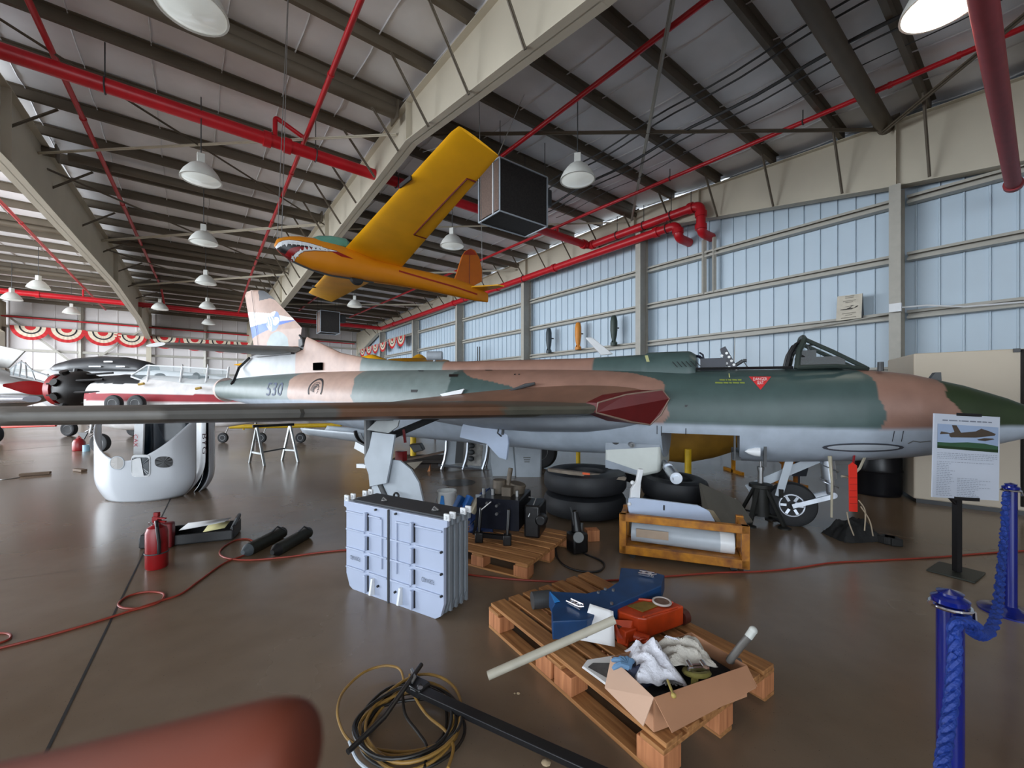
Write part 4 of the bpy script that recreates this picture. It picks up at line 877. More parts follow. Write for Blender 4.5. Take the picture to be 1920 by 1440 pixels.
for v, w, n in ((.93, .36, 8), (.87, .34, 8), (.75, .5, 10), (.69, .3, 7), (.25, .55, 12), (.18, .28, 6), (.08, .6, 11)):
    x = .5-w/2
    for k in range(n):
        ww = w/n; o.add([PB(x+ww*.1, v-.012), PB(x+ww*.8, v-.012), PB(x+ww*.8, v+.016), PB(x+ww*.1, v+.016)], [(0,1,2,3)]); x += ww
o.build('faded_lettering', mat('faded_ink', (140, 134, 124), .8), t, flat=True)
o = MB(); o.add([PB(*p) for p in ((.12, .42), (.3, .40), (.6, .40), (.82, .46), (.86, .52), (.78, .50), (.7, .44), (.55, .44), (.62, .52), (.5, .47), (.4, .44), (.2, .44))], [tuple(range(12))]); o.add([PB(*p) for p in ((.3, .53), (.5, .53), (.62, .56), (.72, .54), (.6, .53), (.45, .51))], [tuple(range(6))]); o.build('aeroplane_drawing', nlab, t, flat=True)
# conduit and junction box on the girts
o = MB(); o.tube([pln(x, y, UV(0, 13.8), D2) for x, y in ((1376, 692), (1378, 632), (1500, 618), (1670, 588))], .015, 6); cdu = o.build('wall_conduit', M['girt']); tag(cdu, 'thin conduit running along the lower wall girt and dropping behind the cockpit', 'conduit')
o = MB(); p = pln(1679, 577, UV(0, 13.45), D2); o.box(p, (.22, .1, .2), math.atan2(D1.y, D1.x)); o.tube([p+D2*.05, p+D2*.2-D1*.5, p+D2*.3-D1*1.1-UP*.12, p+D2*.4-D1*2-UP*.15], .02, 6); tag(o.build('junction_box', M['white']), 'small pale junction box on the wall column', 'electrical box')
o = MB(); tag(MB().box(pln(1305, 656, UV(0, 13.7), D2), (.05, .05, .02)).build('wall_clip', M['girt']), 'small clip on the lower girt', 'clip') if False else None
# ------------------------------------------------ bunting
RB = mat('bunting_red', (188, 34, 38), .8); BW_ = mat('bunting_cream', (214, 200, 178), .8); BB = mat('bunting_black_stars', (30, 28, 34), .8)
def bunting(P, X, w, label, group):
    t = thing('bunting_fan', label, 'bunting', P, 0, group); N = X.cross(UP).normalized(); 
    if N.dot(P) > 0: N = -N
    K = 20
    def band(name, r0, r1, m, off, scal=0):
        mb = MB(); vs = []
        for k in range(K+1):
            q = math.pi*k/K; fold = .008*math.cos(k*math.pi)
            for r in (r0, r1): vs.append(P+X*(-math.cos(q))*w/2*r-UP*math.sin(q)*w/2*r+N*(.02+off+fold*r))
        mb.add(vs, [(2*k, 2*k+1, 2*k+3, 2*k+2) for k in range(K)]); mb.build(name, m, t, flat=True)
    band('outer_red_band', .78, 1, RB, 0); band('cream_band', .56, .78, BW_, 0); band('star_band', .47, .56, BB, .01); band('inner_cream_band', .28, .47, BW_, 0); band('red_centre', .0, .28, RB, 0)
    return t
for i, (x, y) in enumerate(((57, 612), (125, 617), (193, 623), (246, 629))):
    P = pln(x, y, UV(43.1, 0), D1); w = 58 if i < 3 else 52; w3 = w/F*P.y/ .79*1.0
    bunting(P, D2, w3*.70, 'red, cream and black fan bunting left of the rafter, %s' % ('leftmost of four', 'second from the left', 'third from the left', 'rightmost of four')[i], 'bunting on the far left wall')
for i, (x, y) in enumerate(((308, 632), (365, 636), (412, 639), (458, 642))):
    P = pln(x, y, UV(43.1, 0), D1); bunting(P, D2, 48/F*P.y/.79*.72, 'shadowed fan bunting between dark rafter and jet fin, %s' % ('first right of the rafter', 'second right of the rafter', 'third right of the rafter', 'nearest the fin')[i], 'bunting behind the jet tail')
for i, (x, y) in enumerate(((680, 654), (692, 650), (704, 646), (718, 642), (736, 635), (752, 630))):
    P = pln(x, y, UV(0, 13.5), D2); bunting(P, D1, 20/F*P.y*1.5+.5*(i/6), 'bunting fan at the far end of the side wall, %s' % ('farthest and smallest', 'second from the far corner', 'third from the far corner', 'just left of the wall column', 'just right of the wall column', 'nearest and largest')[i], 'bunting on the side wall corner')
# ------------------------------------------------ aircraft beyond the jet
X0 = Vec((1, 0, 0)); TC = Vec((0, -1, 0))
def prof(pts, d, hw):                                          # silhouette pixels at a depth -> body stations along +x
    return [((x-960)/F*d, H+(740-t)/F*d, H+(740-b)/F*d, w) for (x, t, b), w in zip(pts, hw)]
tr = thing('trainer_aircraft', 'white trainer with red stripe, bare dark radial engine and red propeller hub, behind the wing', 'aircraft', (-9.6, 11.6, 0))
d = 11.6
tb = Body((0, d, 0), X0, TC, prof([(186, 716, 790), (205, 706, 800), (240, 702, 806), (300, 704, 806), (430, 712, 800), (560, 722, 780), (660, 730, 755)], d, [.42, .46, .5, .5, .42, .2, .06]), .5, .8)
def tcol(co):
    z = co[:, 2]; x = co[:, 0]; c = np.tile(rgb(226, 222, 220)[:3], (len(z), 1)).astype(float)
    zz = z-np.interp(x, [-2, 2], [1.56, 1.49]); c[(np.abs(zz) < .10)] = rgb(150, 20, 34)[:3]; c[(zz > .35) & (x < -.4)] = rgb(30, 30, 32)[:3]
    return c
o = MB(); tb.loft(o, tb.A[0], tb.A[-1], 160, 140); o = o.build('fuselage', paintmat('trainer_paint', .55, .25), tr); paint(o, tcol)
o = MB(); c = Vec(((150-960)/F*d, d, 1.74)); o.lathe([(.18, -.5), (.38, -.42), (.5, -.2), (.52, .1), (.42, .35), (.3, .5)], c, X0, 28)
for k in range(9): q = k*2*math.pi/9; dv = Vec((0, math.cos(q), math.sin(q))); o.cyl(c+dv*.3-X0*.15, c+dv*.58-X0*.15, .11, .1, 10); o.cyl(c+dv*.45-X0*.45, c+dv*.5-X0*.2, .025, n=6)
en = o.build('radial_engine', mat('engine_black', (16, 12, 11), .45, scale=12, spec=.25), tr)
o = MB()
for k in range(8): q = k*math.pi/4+.2; dv = Vec((0, math.cos(q), math.sin(q))); o.cyl(c+dv*.42+X0*.2, c+dv*.44+X0*1.0+UP*.03, .03, n=6)
o.build('engine_mount', M['black'], tr)
o = MB(); h0 = c-X0*.78; o.lathe([(0, -.12), (.1, -.1), (.17, 0), (.2, .25), (.24, .3)], h0+Vec((0,0,.0)), X0, 20); o.cyl(c-X0*.55, c-X0*.4, .45, n=24); o.build('propeller_hub', M['redm'], tr)
o = MB()
for y0, y1, dx, dy in ((722, 718, -.95, -1.5), (748, 760, -.5, 1.4)):
    R = []; e = Vec((-.55 if dy < 0 else -.3, dy*.55, .12 if dy < 0 else -.2))
    for i in range(9):
        t = i/8; cc = h0+e*(t*(.85 if dy < 0 else 1.1)); w = .10+.09*math.sin(math.pi*min(t*1.2, 1)); w = w*(1-.7*max(0, t-.8)*5*.8); R.append([cc+Vec((.3*w*math.cos(q), 0, w*math.sin(q))) +Vec((0, .03*math.cos(q), 0)) for q in np.linspace(0, 5.6, 9)])
    o.loft(R)
o.build('propeller_blades', mat('blade_red', (170, 24, 28), .35), tr)
# its glazed cockpit
o = MB()
def T(x, y, dd=d, s_=0): return px(x, y, dd-s_)
fr = [(246, 706), (275, 686), (283, 683), (342, 688), (388, 692), (424, 695)]
for s_ in (.34, -.34):
    o.tube([T(246, 704, d, s_), T(276, 685, d, s_*.6)], .022, 6); o.tube([T(276, 685, d, s_*.6), T(342, 688, d, s_*.6), T(430, 694, d, s_*.6)], .02, 6); o.tube([T(246, 706, d, s_), T(276, 717, d, s_), T(430, 724, d, s_)], .025, 6)
    for x in (279, 341, 389, 428): o.tube([T(x-3, 717, d, s_*1.1), T(x+1, 688, d, s_*.6)], .025, 6)
for x in (279, 341, 389): o.tube([T(x+1, 688, d, .2), T(x+1, 684, d, 0), T(x+1, 688, d, -.2)], .022, 6)
cf = o.build('canopy_frame', M['white'], tr)
o = MB(); o.add([T(246, 705, d, .33), T(278, 718, d, .36), T(430, 724, d, .36), T(430, 694, d, .2), T(278, 685, d, .2)], [(0,1,2,3,4)]); o.add([T(246, 705, d, -.33), T(278, 718, d, -.36), T(430, 724, d, -.36), T(430, 694, d, -.2), T(278, 685, d, -.2)], [(0,1,2,3,4)]); o.build('canopy_glass', M['glass'], cf, flat=True)
o = MB(); o.box(T(305, 714, d), (.5, .4, .2)); o.box(T(365, 712, d), (.5, .4, .22)); o.ball(T(368, 705, d), (.08, .1, .1)); o.ball(T(300, 706, d), (.12, .14, .1)); o.build('cockpit_seat', M['black'], tr)
o = MB(); 
for x, y in ((265, 720), (372, 728)): o.tube([T(x-5, y+1, d, .53), T(x+5, y-1, d, .53)], .035, 6)
o.build('fuselage_step', mat('step_tan', (176, 142, 62)), tr)
for x in (262, 302):
    t_ = MB(); h_ = MB(); wheel(t_, h_, (((x-960)/F*d), d-.75, 1.17+.2), (0, 1, 0), .22, .14); w_ = t_.build('stowed_wheel', M['rubber'], tr); h_.build('hub', M['steel'], w_)
o = MB(); n0 = T(172, 796, d); g0 = fl(170, 833); o.cyl(T(178, 770, d), T(170, 812, d), .04); o.tube([T(165, 800, d), T(178, 812, d), T(168, 818, d)], .02, 6); o.tube([T(160, 810, d), T(182, 800, d)], .02, 6); o.build('nose_strut', M['steel'], tr)
t_ = MB(); h_ = MB(); wheel(t_, h_, (px(188, 740, 11.6).x, 11.6, .26), (0, 1, 0), .26, .16); w_ = t_.build('nose_wheel', M['rubber'], tr); h_.build('hub', M['steel'], w_)
o = MB(); o.prism([T(144, 811, d-.2), T(164, 811, d-.2), T(157, 824, d-.2)], (0, .03, 0)); o.build('torque_link_cover', M['black'], tr, flat=True)
# white aircraft with the long black canopy cover
wa = thing('white_aircraft', 'white aircraft with a long black domed canopy, seen beyond the trainer cockpit', 'aircraft', (-14.9, 16.5, 0)); d = 16.5
b1 = Body((0, d, 0), X0, TC, prof([(60, 716, 730), (95, 692, 760), (140, 689, 780), (230, 690, 785), (330, 696, 780), (420, 706, 770), (560, 722, 750)], d, [.1, .5, .6, .6, .5, .3, .05]), .5, .8); o = MB(); b1.loft(o, b1.A[0], b1.A[-1], 60, 32); o.build('fuselage', M['white'], wa)
b2 = Body((0, d, 0), X0, TC, prof([(98, 690.5, 692), (118, 681, 696), (150, 672, 698), (195, 668, 698), (240, 670, 698), (275, 678, 698), (292, 684, 697)], d, [.1, .4, .5, .52, .5, .4, .2]), .1, .8); o = MB(); b2.loft(o, b2.A[0], b2.A[-1], 50, 32); cv = o.build('canopy_cover', mat('canopy_cover_dark', (40, 42, 46), .35), wa)
for x, y, w in ((203, 678, 16), (178, 687, 22), (226, 687, 16)):
    o = MB(); o.box(px(x, y, d-.56), (w/F*d, .02, .05)); o.build('canopy_label', M['white'], cv)
o = MB(); o.cyl(px(172, 790, d), (px(172, 790, d).x, d, .25), .06); o.build('gear_leg', M['steel'], wa)
for x, lb in ((150, 'l'), (270, 'r')):
    t_ = MB(); h_ = MB(); wheel(t_, h_, (px(x, 740, d).x, d-.4, .28), (0, 1, 0), .28, .2); w_ = t_.build('main_wheel', M['rubber'], wa); h_.build('hub', M['steel'], w_); o = MB(); o.cyl((px(x, 740, d).x, d-.3, .3), (px(x, 740, d).x, d-.2, .9), .05); o.build('gear_leg', M['steel'], wa)
# silver jet at the left edge
sj = thing('silver_aircraft', 'grey metal aircraft with framed glass canopy at the left edge', 'aircraft', (-16.5, 13.8, 0)); d = 13.8
b3 = Body((0, d, 0), X0, TC, prof([(-160, 660, 790), (-60, 668, 790), (0, 694, 775), (40, 704, 762), (80, 716, 752), (112, 728, 742), (122, 734, 736)], d, [.5, .6, .6, .55, .45, .25, .05]), .5, .85)
o = MB(); b3.loft(o, b3.A[0], b3.A[-1], 60, 36); o.build('fuselage', mat('dull_silver', (120, 118, 116), .35, .5, scale=2), sj)
o = MB(); tops = [(18, 692), (30, 683), (40, 678), (48, 682), (60, 694), (90, 704), (113, 713)]
for s_ in (.3, -.3): o.tube([px(x, y, d-s_*.6) for x, y in tops], .022, 6); o.tube([px(x, y, d-s_) for x, y in ((20, 704), (60, 712), (90, 718), (114, 730))], .025, 6)
for (x, y), (x2, y2) in zip(tops[1:], ((24, 705), (36, 708), (50, 710), (66, 713), (92, 720), (114, 728))): o.tube([px(x2, y2, d-.3), px(x, y, d-.18), px(x, y-2, d), px(x, y, d+.18), px(x2, y2, d+.3)], .02, 6)
cf = o.build('canopy_frame', M['steel'], sj)
o = MB(); o.add([px(x, y, d-.2) for x, y in tops]+[px(x, y, d-.3) for x, y in ((114, 730), (60, 712), (20, 704))], [tuple(range(10))]); o.build('canopy_glass', M['glass'], cf, flat=True)
o = MB(); R = []
for i in range(9):
    t = i/8; x0 = -19.5+5.0*t; R.append([Vec((x0+.0, 13.0-.4*t+.5*(1-.5*t)*math.cos(q), 1.45+.02*t+.2*(1-.5*t)*math.sin(q))) for q in np.linspace(0, 5.9, 16)])
o.loft(R); o.build('wing', mat('bright_silver', (190, 192, 200), .25, .7), sj)
o = MB(); o.prism([px(-40, 640, d+.6), px(18, 652, d+.6), px(46, 658, d+.6), px(15, 690, d+.6), px(-40, 690, d+.6)], (0, .06, 0)); o.build('tail_surface', mat('tail_light_grey', (168, 166, 162), .5), sj, flat=True, bevel=.02)
o = MB(); o.cyl((-17, 13.8, .3), (-17, 13.8, 1.2), .05); o.build('gear_leg', M['steel'], sj); t_ = MB(); h_ = MB(); wheel(t_, h_, (-17, 13.65, .3), (0, 1, 0), .3, .2); w_ = t_.build('main_wheel', M['rubber'], sj); h_.build('hub', M['steel'], w_)
# yellow aircraft pieces seen beyond the jet
ya = thing('yellow_aircraft', 'distant yellow aircraft seen over the jet spine beside the side wall bunting', 'aircraft', (-8.5, 24, 0)); d = 24
b4 = Body((0, d, 0), X0, TC, prof([(640, 684, 700), (680, 668, 720), (700, 664, 730), (730, 676, 730), (760, 680, 720), (800, 686, 710)], d, [.1, .5, .6, .6, .5, .1]), .5, .8); o = MB(); b4.loft(o, b4.A[0], b4.A[-1], 30, 24); o.build('fuselage', M['yellow'], ya)
o = MB(); o.lathe([(1.6, 0), (.8, .06), (.4, .12), (.15, .3), (0, .35)], px(786, 676, 22), (0, 0, 1), 32); o.build('wing', M['yellow'], ya)
o = MB(); o.cyl((-8.2, 24, 0), (-8.2, 24, 2.6), .1); o.build('support_leg', M['steel'], ya)
y2 = thing('yellow_wing', 'slim yellow wing panel sticking out left of the jet tail pipe', 'aircraft part', (-9.2, 14.5, 0)); o = MB(); R = []
for i in range(11):
    t = i/10; w = .02+.5*math.sin(math.pi*(.02+.5*t)); R.append([px(440+70*t, 684+.05*t, 14.5)+Vec((0, w*math.cos(q), .25*w*math.sin(q))) for q in np.linspace(0, 5.8, 14)])
o.loft(R); o.build('panel', M['yellow'], y2); o = MB(); o.cyl((px(480, 690, 14.5).x, 14.5, 0), px(480, 690, 14.5), .04); o.build('trestle_post', M['steel'], y2)
gs = thing('grey_cylinder_stand', 'grey cylinder on a stand beyond the middle of the jet spine', 'equipment', fl(815, 800, 0)); P = px(815, 667, 16); gs.location = (P.x, P.y, 0)
o = MB(); o.cyl(P-X0*.3, P+X0*.3, .17); o.build('cylinder', M['lgrey'], gs, bevel=.02); o = MB(); o.cyl((P.x, P.y, 0), P, .05); o.build('stand_post', M['lgrey'], gs)
# yellow hull on stands seen through the open gun bay
yh = thing('yellow_hull', 'dull yellow curved hull on stands, seen through the open bay under the jet', 'aircraft part', (4.0, 8.6, 0)); d = 8.6
b5 = Body((0, d, 0), X0, TC, prof([(1195, 800, 852), (1235, 792, 862), (1280, 790, 867), (1330, 790, 858), (1370, 792, 846), (1410, 796, 828), (1440, 800, 812)], d, [.3, .5, .55, .5, .4, .25, .05]), .6, .9)
o = MB(); b5.loft(o, b5.A[0], b5.A[-1], 50, 32); o.build('shell', mat('ochre_fabric', (170, 128, 44), .6, scale=3, var=.25), yh)
for x in (1250, 1375): o = MB(); P = px(x, 860, d); o.bar((P.x, d, 0), (P.x, d, .5), .06, .06); o.bar((P.x, d-.35, .03), (P.x, d+.35, .03), .06, .06); o.build('stand_leg', M['orangey'], yh)
YB = mat('safety_yellow', (230, 190, 30), .45)
def post(x, y0, y1, dd, r, label):
    P = px(x, y0, dd); o = MB(); o.cyl((P.x, P.y, 0), P, r); t = thing('yellow_post', label, 'post', (P.x, P.y, 0)); o.build('tube', YB, t); o = MB(); o.cyl((P.x, P.y, 0), (P.x, P.y, .03), r*2.4); o.build('foot', YB, t)
post(1084, 838, 870, 8.4, .045, 'thin yellow post behind the big stacked tyres'); post(1290, 842, 882, 7.9, .06, 'yellow post under the jet in front of the dull yellow hull')
# yellow trestle legs, black cover and tan crate behind the nose wheel
for x, lb in ((1470, 'left yellow trestle behind the screw jack'), (1492, 'right yellow trestle behind the screw jack, beside a dark panel')):
    P = px(x, 850, 7.4); t = thing('yellow_trestle', lb, 'stand', (P.x, P.y, 0)); o = MB(); o.bar((P.x, P.y, 0), (P.x, P.y, .62), .07, .05); o.build('upright', M['ochre'], t); o = MB(); o.bar((P.x-.02, P.y-.3, .03), (P.x-.02, P.y+.3, .03), .06, .05); o.bar((P.x, P.y, .35), (P.x-.12, P.y, .45), .03, .03); o.build('foot', M['ochre'], t)
o = MB(); o.prism([px(x, y, 7.0) for x, y in ((1496, 862), (1520, 862), (1512, 893), (1488, 893))], (0, .05, 0)); o.add([px(1496, 893, 7.0), px(1500, 893, 7.0), Vec((px(1500, 893, 7).x, 7.0, 0)), Vec((px(1496, 893, 7).x, 7.0, 0))], [(0,1,2,3)]); tag(o.build('slate_board', mat('slate_panel', (46, 52, 62), .6), flat=True), 'small dark slate panel leaning behind the nose gear brace', 'panel')
BARM = mat('black_barrel_plastic', (12, 14, 20), .35); t = thing('black_barrel', 'large black barrel between the nose gear and the tan crate', 'barrel', (5.9, 6.75, 0))
o = MB(); o.lathe([(.29, 0), (.31, .05), (.31, .36), (.325, .39), (.31, .42), (.31, .74), (.325, .77), (.31, .8), (.3, .98), (.0, .98)], (0,0,0), n=32); o.build('body', BARM, t, local=True)
o = MB(); o.torus((0,0,.98), (0,0,1), .3, .015); o.build('rim', BARM, t, local=True)
t = thing('tan_crate', 'tall pale tan transport crate behind the jet nose at the right edge', 'crate', (7.2, 6.2, 0)); cp = [(5.96, 6.19), (7.9, 4.50), (9.0, 5.8), (7.3, 7.6), (6.62, 7.35)]
o = MB(); o.prism([Vec((x, y, .06)) for x, y in cp], (0, 0, 2.15)); o.build('body', mat('tan_crate_paint', (190, 178, 160), .55, var=.06, scale=1), t, flat=True, bevel=.02)
o = MB(); cx_, cy_ = 7.3, 6.2; o.prism([Vec((cx_+(x-cx_)*.97, cy_+(y-cy_)*.97, 0)) for x, y in cp], (0, 0, .07)); o.build('base_skid', M['black'], t, flat=True)
o = MB(); nn = (Vec((7.9, 4.5, 0))-Vec((5.96, 6.19, 0))).normalized(); sdn = Vec((nn.y, -nn.x, 0)); p = pln(1906, 657, Vec((5.96, 6.19, 0)), sdn); o.box(p-Vec((0,0,.0))+sdn*.01, (.06, .03, .05), math.atan2(nn.y, nn.x)); o.bar(pln(1917, 655, Vec((5.96, 6.19, 0)), sdn)+sdn*.01, pln(1917, 950, Vec((5.96, 6.19, 0)), sdn)+sdn*.01, .03, .02); o.build('edge_fitting', M['black'], t)
# ------------------------------------------------ items on the floor, left and middle
# big white cowling standing on edge
cw = thing('white_cowling', 'big white curved cowling half standing on edge, with two round holes and a square window', 'aircraft cowling', (-5.45, 6.35, 0))
def cowl(cx, cy, W_, Dp, Ht, dip, face=1, k=44, n=26):
    mb = MB(); vs = []
    for j in range(n+1):
        t = j/n
        for i in range(k+1):
            q = math.pi*i/k; u = -math.cos(q); zt = Ht-dip*(math.sin(q)**1.6); z = zt*t; rr = 1-.28*max(0, 1-z/.38)**2.2
            vs.append(Vec((cx+W_/2*u*rr, cy-face*Dp*math.sin(q)*(.75+.25*rr), z)))
    mb.add(vs, [(j*(k+1)+i, j*(k+1)+i+1, (j+1)*(k+1)+i+1, (j+1)*(k+1)+i) for j in range(n) for i in range(k)]); return mb
CWM = mat('cowling_white', (196, 200, 206), .25, var=.04, scale=2, coat=.3)
o = cowl(-5.75, 6.6, 1.50, .42, 1.22, .60); o.build('shell', CWM, cw, solid=.015)
def onc(x, y, off=.012):                                       # point of the sight line on the curved shell
    for dd in np.arange(6.0, 6.8, .003):
        P = px(x, y, dd); u = (P.x+5.75)/.75
        if abs(u) < 1 and P.y >= 6.6-.42*math.sqrt(1-u*u): return P-Vec((0, off, 0))
    return px(x, y, 6.3)
def disc(name, m, cx, cy, rx, ry, off=.012, sq=2.0, parent=None, ring_=0):
    pts = []
    for q in np.linspace(0, 2*math.pi, 28, endpoint=False):
        c_, s_ = math.cos(q), math.sin(q); e = 2/sq; pts.append((cx+rx*math.copysign(abs(c_)**e, c_), cy+ry*math.copysign(abs(s_)**e, s_)))
    mb = MB()
    if ring_: mb.tube([onc(x, y, off) for x, y in pts], ring_, 5, closed=True)
    else: vs = [onc(cx, cy, off)]+[onc(x, y, off) for x, y in pts]; mb.add(vs, [(0, 1+i, 1+(i+1) % 28) for i in range(28)])
    return mb.build(name, m, parent or cw, flat=True)
disc('round_hole', M['black'], 309, 866, 17, 10.5, .018, 2.6); disc('hole_rim', M['lgrey'], 221.5, 868, 13, 12, .012, 2.2, ring_=.008); disc('round_patch', mat('patch_grey', (176, 172, 168), .35), 221.5, 868, 12.5, 11.5, .016, 2.2)
disc('window_frame', M['white'], 266, 873, 18, 21, .02, 5); disc('window_opening', M['navy'], 266, 874, 16, 17, .03, 6)
o = MB(); o.add([onc(x, y, .04) for x, y in ((252, 862), (262, 858), (268, 858), (274, 891), (252, 892))], [(0,1,2,3,4)]); o.build('painted_reflection', M['white'], cw, flat=True)  # white polygon painted over the window as its reflection
cw2 = thing('dark_lined_cowling', 'white cowling half with glossy dark lining and hand-written red letters, standing behind the first', 'aircraft cowling', (-5.3, 7.1, 0))
o = cowl(-5.62, 6.85, 1.10, .45, 1.22, .0, -1); o.build('lining', M['navy'], cw2, solid=.01)
o = cowl(-5.60, 6.88, 1.2, .5, 1.22, .0, -1); o.build('shell', CWM, cw2, solid=.01)
o = MB(); o.bar((-5.78, 6.72, .45), (-5.78, 6.72, 1.22), .0, .0) if False else o.prism([px(252, 795, 6.72), px(269, 795, 6.72), px(267, 852, 6.72), px(250, 852, 6.72)], (0, .03, 0)); o.build('white_edge_strip', M['white'], cw2, flat=True)
text('hand_lettering', 'CAX', mat('marker_red', (190, 50, 70), .7), cw2, px(254, 826, 6.70), (0, 0, -1), (1, 0, 0), .09, fit=.2)
o = MB(); R = []
for i in range(15):
    t = i/14; z = 1.22*(1-t); xs = -5.13-.30*max(0, (t-.55)/.45)**2; R.append([Vec((xs-.0, 6.78, z)), Vec((xs+.2-.02*t, 6.72, z))])
o.loft(R, cap=False, closed=False); rr_ = o.build('side_flange', M['white'], cw2, solid=.01)
text('hand_lettering', 'BYG', mat('marker_dark', (46, 12, 20), .7), cw2, px(383, 832, 6.66), (0, 0, -1), (1, 0, 0), .10, fit=.32)
# sawhorse
sh = thing('sawhorse', 'grey metal sawhorse standing on the floor under the jet wing', 'sawhorse', (-5.65, 9.8, 0)); SG = mat('sawhorse_steel', (160, 164, 164), .35, .4)
L1_, L2_ = fl(468, 868), fl(496, 874); R1_, R2_ = fl(529, 863), fl(559, 866)
tl, tr_ = Vec(((L1_+L2_)/2).to_tuple()), Vec(((R1_+R2_)/2).to_tuple()); tl.z = tr_.z = .88
for a, b in ((L1_, tl), (L2_, tl), (R1_, tr_), (R2_, tr_)): o = MB(); o.bar(a, b, .045, .045); o.build('leg', SG, sh)
for a, b, c in ((L1_, L2_, tl), (R1_, R2_, tr_)): o = MB(); o.bar(a.lerp(c, .3), b.lerp(c, .3), .03, .04); o.build('cross_bar', SG, sh)
o = MB(); o.bar(tl-(tr_-tl)*.12, tr_+(tr_-tl)*.12, .07, .06); o.build('top_beam', M['black'], sh); o = MB(); o.bar(L2_.lerp(tl, .34), R1_.lerp(tr_, .34), .03, .03); o.build('stretcher', M['dgrey'], sh)
# yellow tow bar on wheels beyond it
tw = thing('tow_bar', 'long yellow tow bar on small wheels lying beyond the sawhorse', 'tow bar', (-7.4, 14, 0)); d = 14
o = MB(); o.cyl(px(432, 800, d), px(640, 797, d), .07); o.cyl(px(455, 790, d), px(457, 806, d), .03); o.build('bar', YB, tw)
for x in (424, 495, 568):
    t_ = MB(); h_ = MB(); P = px(x, 740, d); wheel(t_, h_, (P.x, d-.15, .17), (0, 1, 0), .17, .1); w_ = t_.build('wheel', M['rubber'], tw); h_.build('hub', M['white'], w_); o = MB(); o.bar((P.x, d-.1, .17), (P.x+.1, d, .55), .04, .04); o.build('wheel_bracket', M['white'], tw)
# red canister group by the trainer nose wheel
g = fl(148, 845); t = thing('red_canister', 'small red canister on the floor by the trainer nose wheel', 'canister', g); o = MB(); o.lathe([(.13, 0), (.14, .03), (.14, .24), (.10, .32), (.03, .35), (.03, .38)], (0,0,0)); o.build('body', M['redm'], t, local=True, bevel=.01); o = MB(); o.tube([(-.07, 0, .34), (0, 0, .42), (.07, 0, .34)], .012, 6); o.build('handle', M['redm'], t, local=True)
g = fl(162, 846); t = thing('pale_blue_tin', 'pale blue tin beside the red canister', 'tin', g); o = MB(); o.lathe([(.08, 0), (.08, .18), (.075, .18), (.07, .02), (0, .02)]); o.build('body', mat('pale_blue', (140, 178, 196), .4), t, local=True); o = MB(); o.tube([(-.08, 0, .17), (0, -.05, .1), (.08, 0, .17)], .004, 5); o.build('wire_handle', M['steel'], t, local=True)
# extinguisher
ex = thing('fire_extinguisher', 'red fire extinguisher with hose standing on the floor beside the open black case', 'extinguisher', fl(294, 1064))
o = MB(); o.lathe([(.075, 0), (.085, .015), (.085, .33), (.07, .375), (.03, .40), (.025, .43)], n=28); eb = o.build('cylinder', M['redm'], ex, local=True)
o = MB(); o.lathe([(.087, .19), (.087, .26)], (0,0,0), n=28, a0=3.6, a1=5.0); o.build('label_band', M['paper'], eb, local=True)
o = MB(); o.box((0, 0, .44), (.05, .05, .04)); o.bar((-.02, -.02, .47), (.1, -.02, .46), .02, .012); o.bar((-.02, -.02, .44), (.1, -.02, .43), .02, .012); o.box((.0, .0, .49), (.04, .03, .04)); o.build('valve_handle', M['redm'], ex, local=True)
o = MB(); o.tube([(.03, -.04, .44), (.07, -.08, .4), (.08, -.07, .25), (.07, -.06, .15)], .014, 8); o.build('hose', M['black'], ex, local=True); o = MB(); o.torus((0, 0, .145), (0, 0, 1), .087, .006); o.build('strap', M['dgrey'], ex, local=True)
o = MB(); o.torus((-.03, -.03, .41), (0, 1, .3), .018, .004, 14, 6); o.build('gauge', M['chrome'], ex, local=True)
# open black tool case with papers
pc = fl(262, 1030); pe = fl(436, 1012); ax_ = (pe-pc).normalized(); ay = Vec((-ax_.y, ax_.x, 0)); Lc = (pe-pc).length; ang_ = math.atan2(ax_.y, ax_.x)
cs = thing('tool_case', 'long open black case holding papers, lying on the floor behind the extinguisher', 'case', pc, ang_)
o = MB(); o.box((Lc/2, .16, .015), (Lc, .32, .03)); o.box((Lc/2, .0, .06), (Lc, .02, .1)); o.box((0, .16, .06), (.02, .32, .1)); o.box((Lc, .16, .08), (.02, .32, .14)); o.box((Lc/2, .32, .07), (Lc, .02, .12)); o.build('tray', M['black'], cs, local=True, bevel=.006)
o = MB(); o.box((.1, .14, .12), (.2, .3, .05)); o.build('end_block', M['black'], cs, local=True, bevel=.01); o = MB(); o.tube([(Lc-.02, .05, .1), (Lc+.02, .1, .2), (Lc+.0, .28, .2), (Lc-.03, .3, .1)], .02, 6); o.build('carry_strap', M['dgrey'], cs, local=True)
o = MB(); R0 = Matrix.Rotation(ang_, 3, 'Z'); o.add([pc+R0@Vec(p) for p in ((.3, .1, .13), (.85*Lc, .16, .16), (.9*Lc, .3, .17), (.32, .3, .15))], [(0,1,2,3)]); tag(o.build('paper_sheet', M['paper'], solid=.004), 'cream printed sheet lying in the black case', 'paper')
o = MB(); o.add([pc+R0@Vec(p) for p in ((.66*Lc, .02, .11), (.9*Lc, .03, .13), (.93*Lc, .15, .172), (.68*Lc, .12, .15))], [(0,1,2,3)]); tag(o.build('paper_sheet', mat('yellowish_paper', (214, 206, 150), .8), solid=.004), 'crumpled yellowish sheet at the right end of the black case', 'paper')
o = MB(); P = fl(311, 1026); o.box(P+Vec((0, 0, .13)), (.14, .10, .26), .3); rb = o.build('red_box', mat('dark_red_box', (116, 30, 34), .5), bevel=.02); tag(rb, 'dull red box standing in the black case behind the extinguisher', 'box')
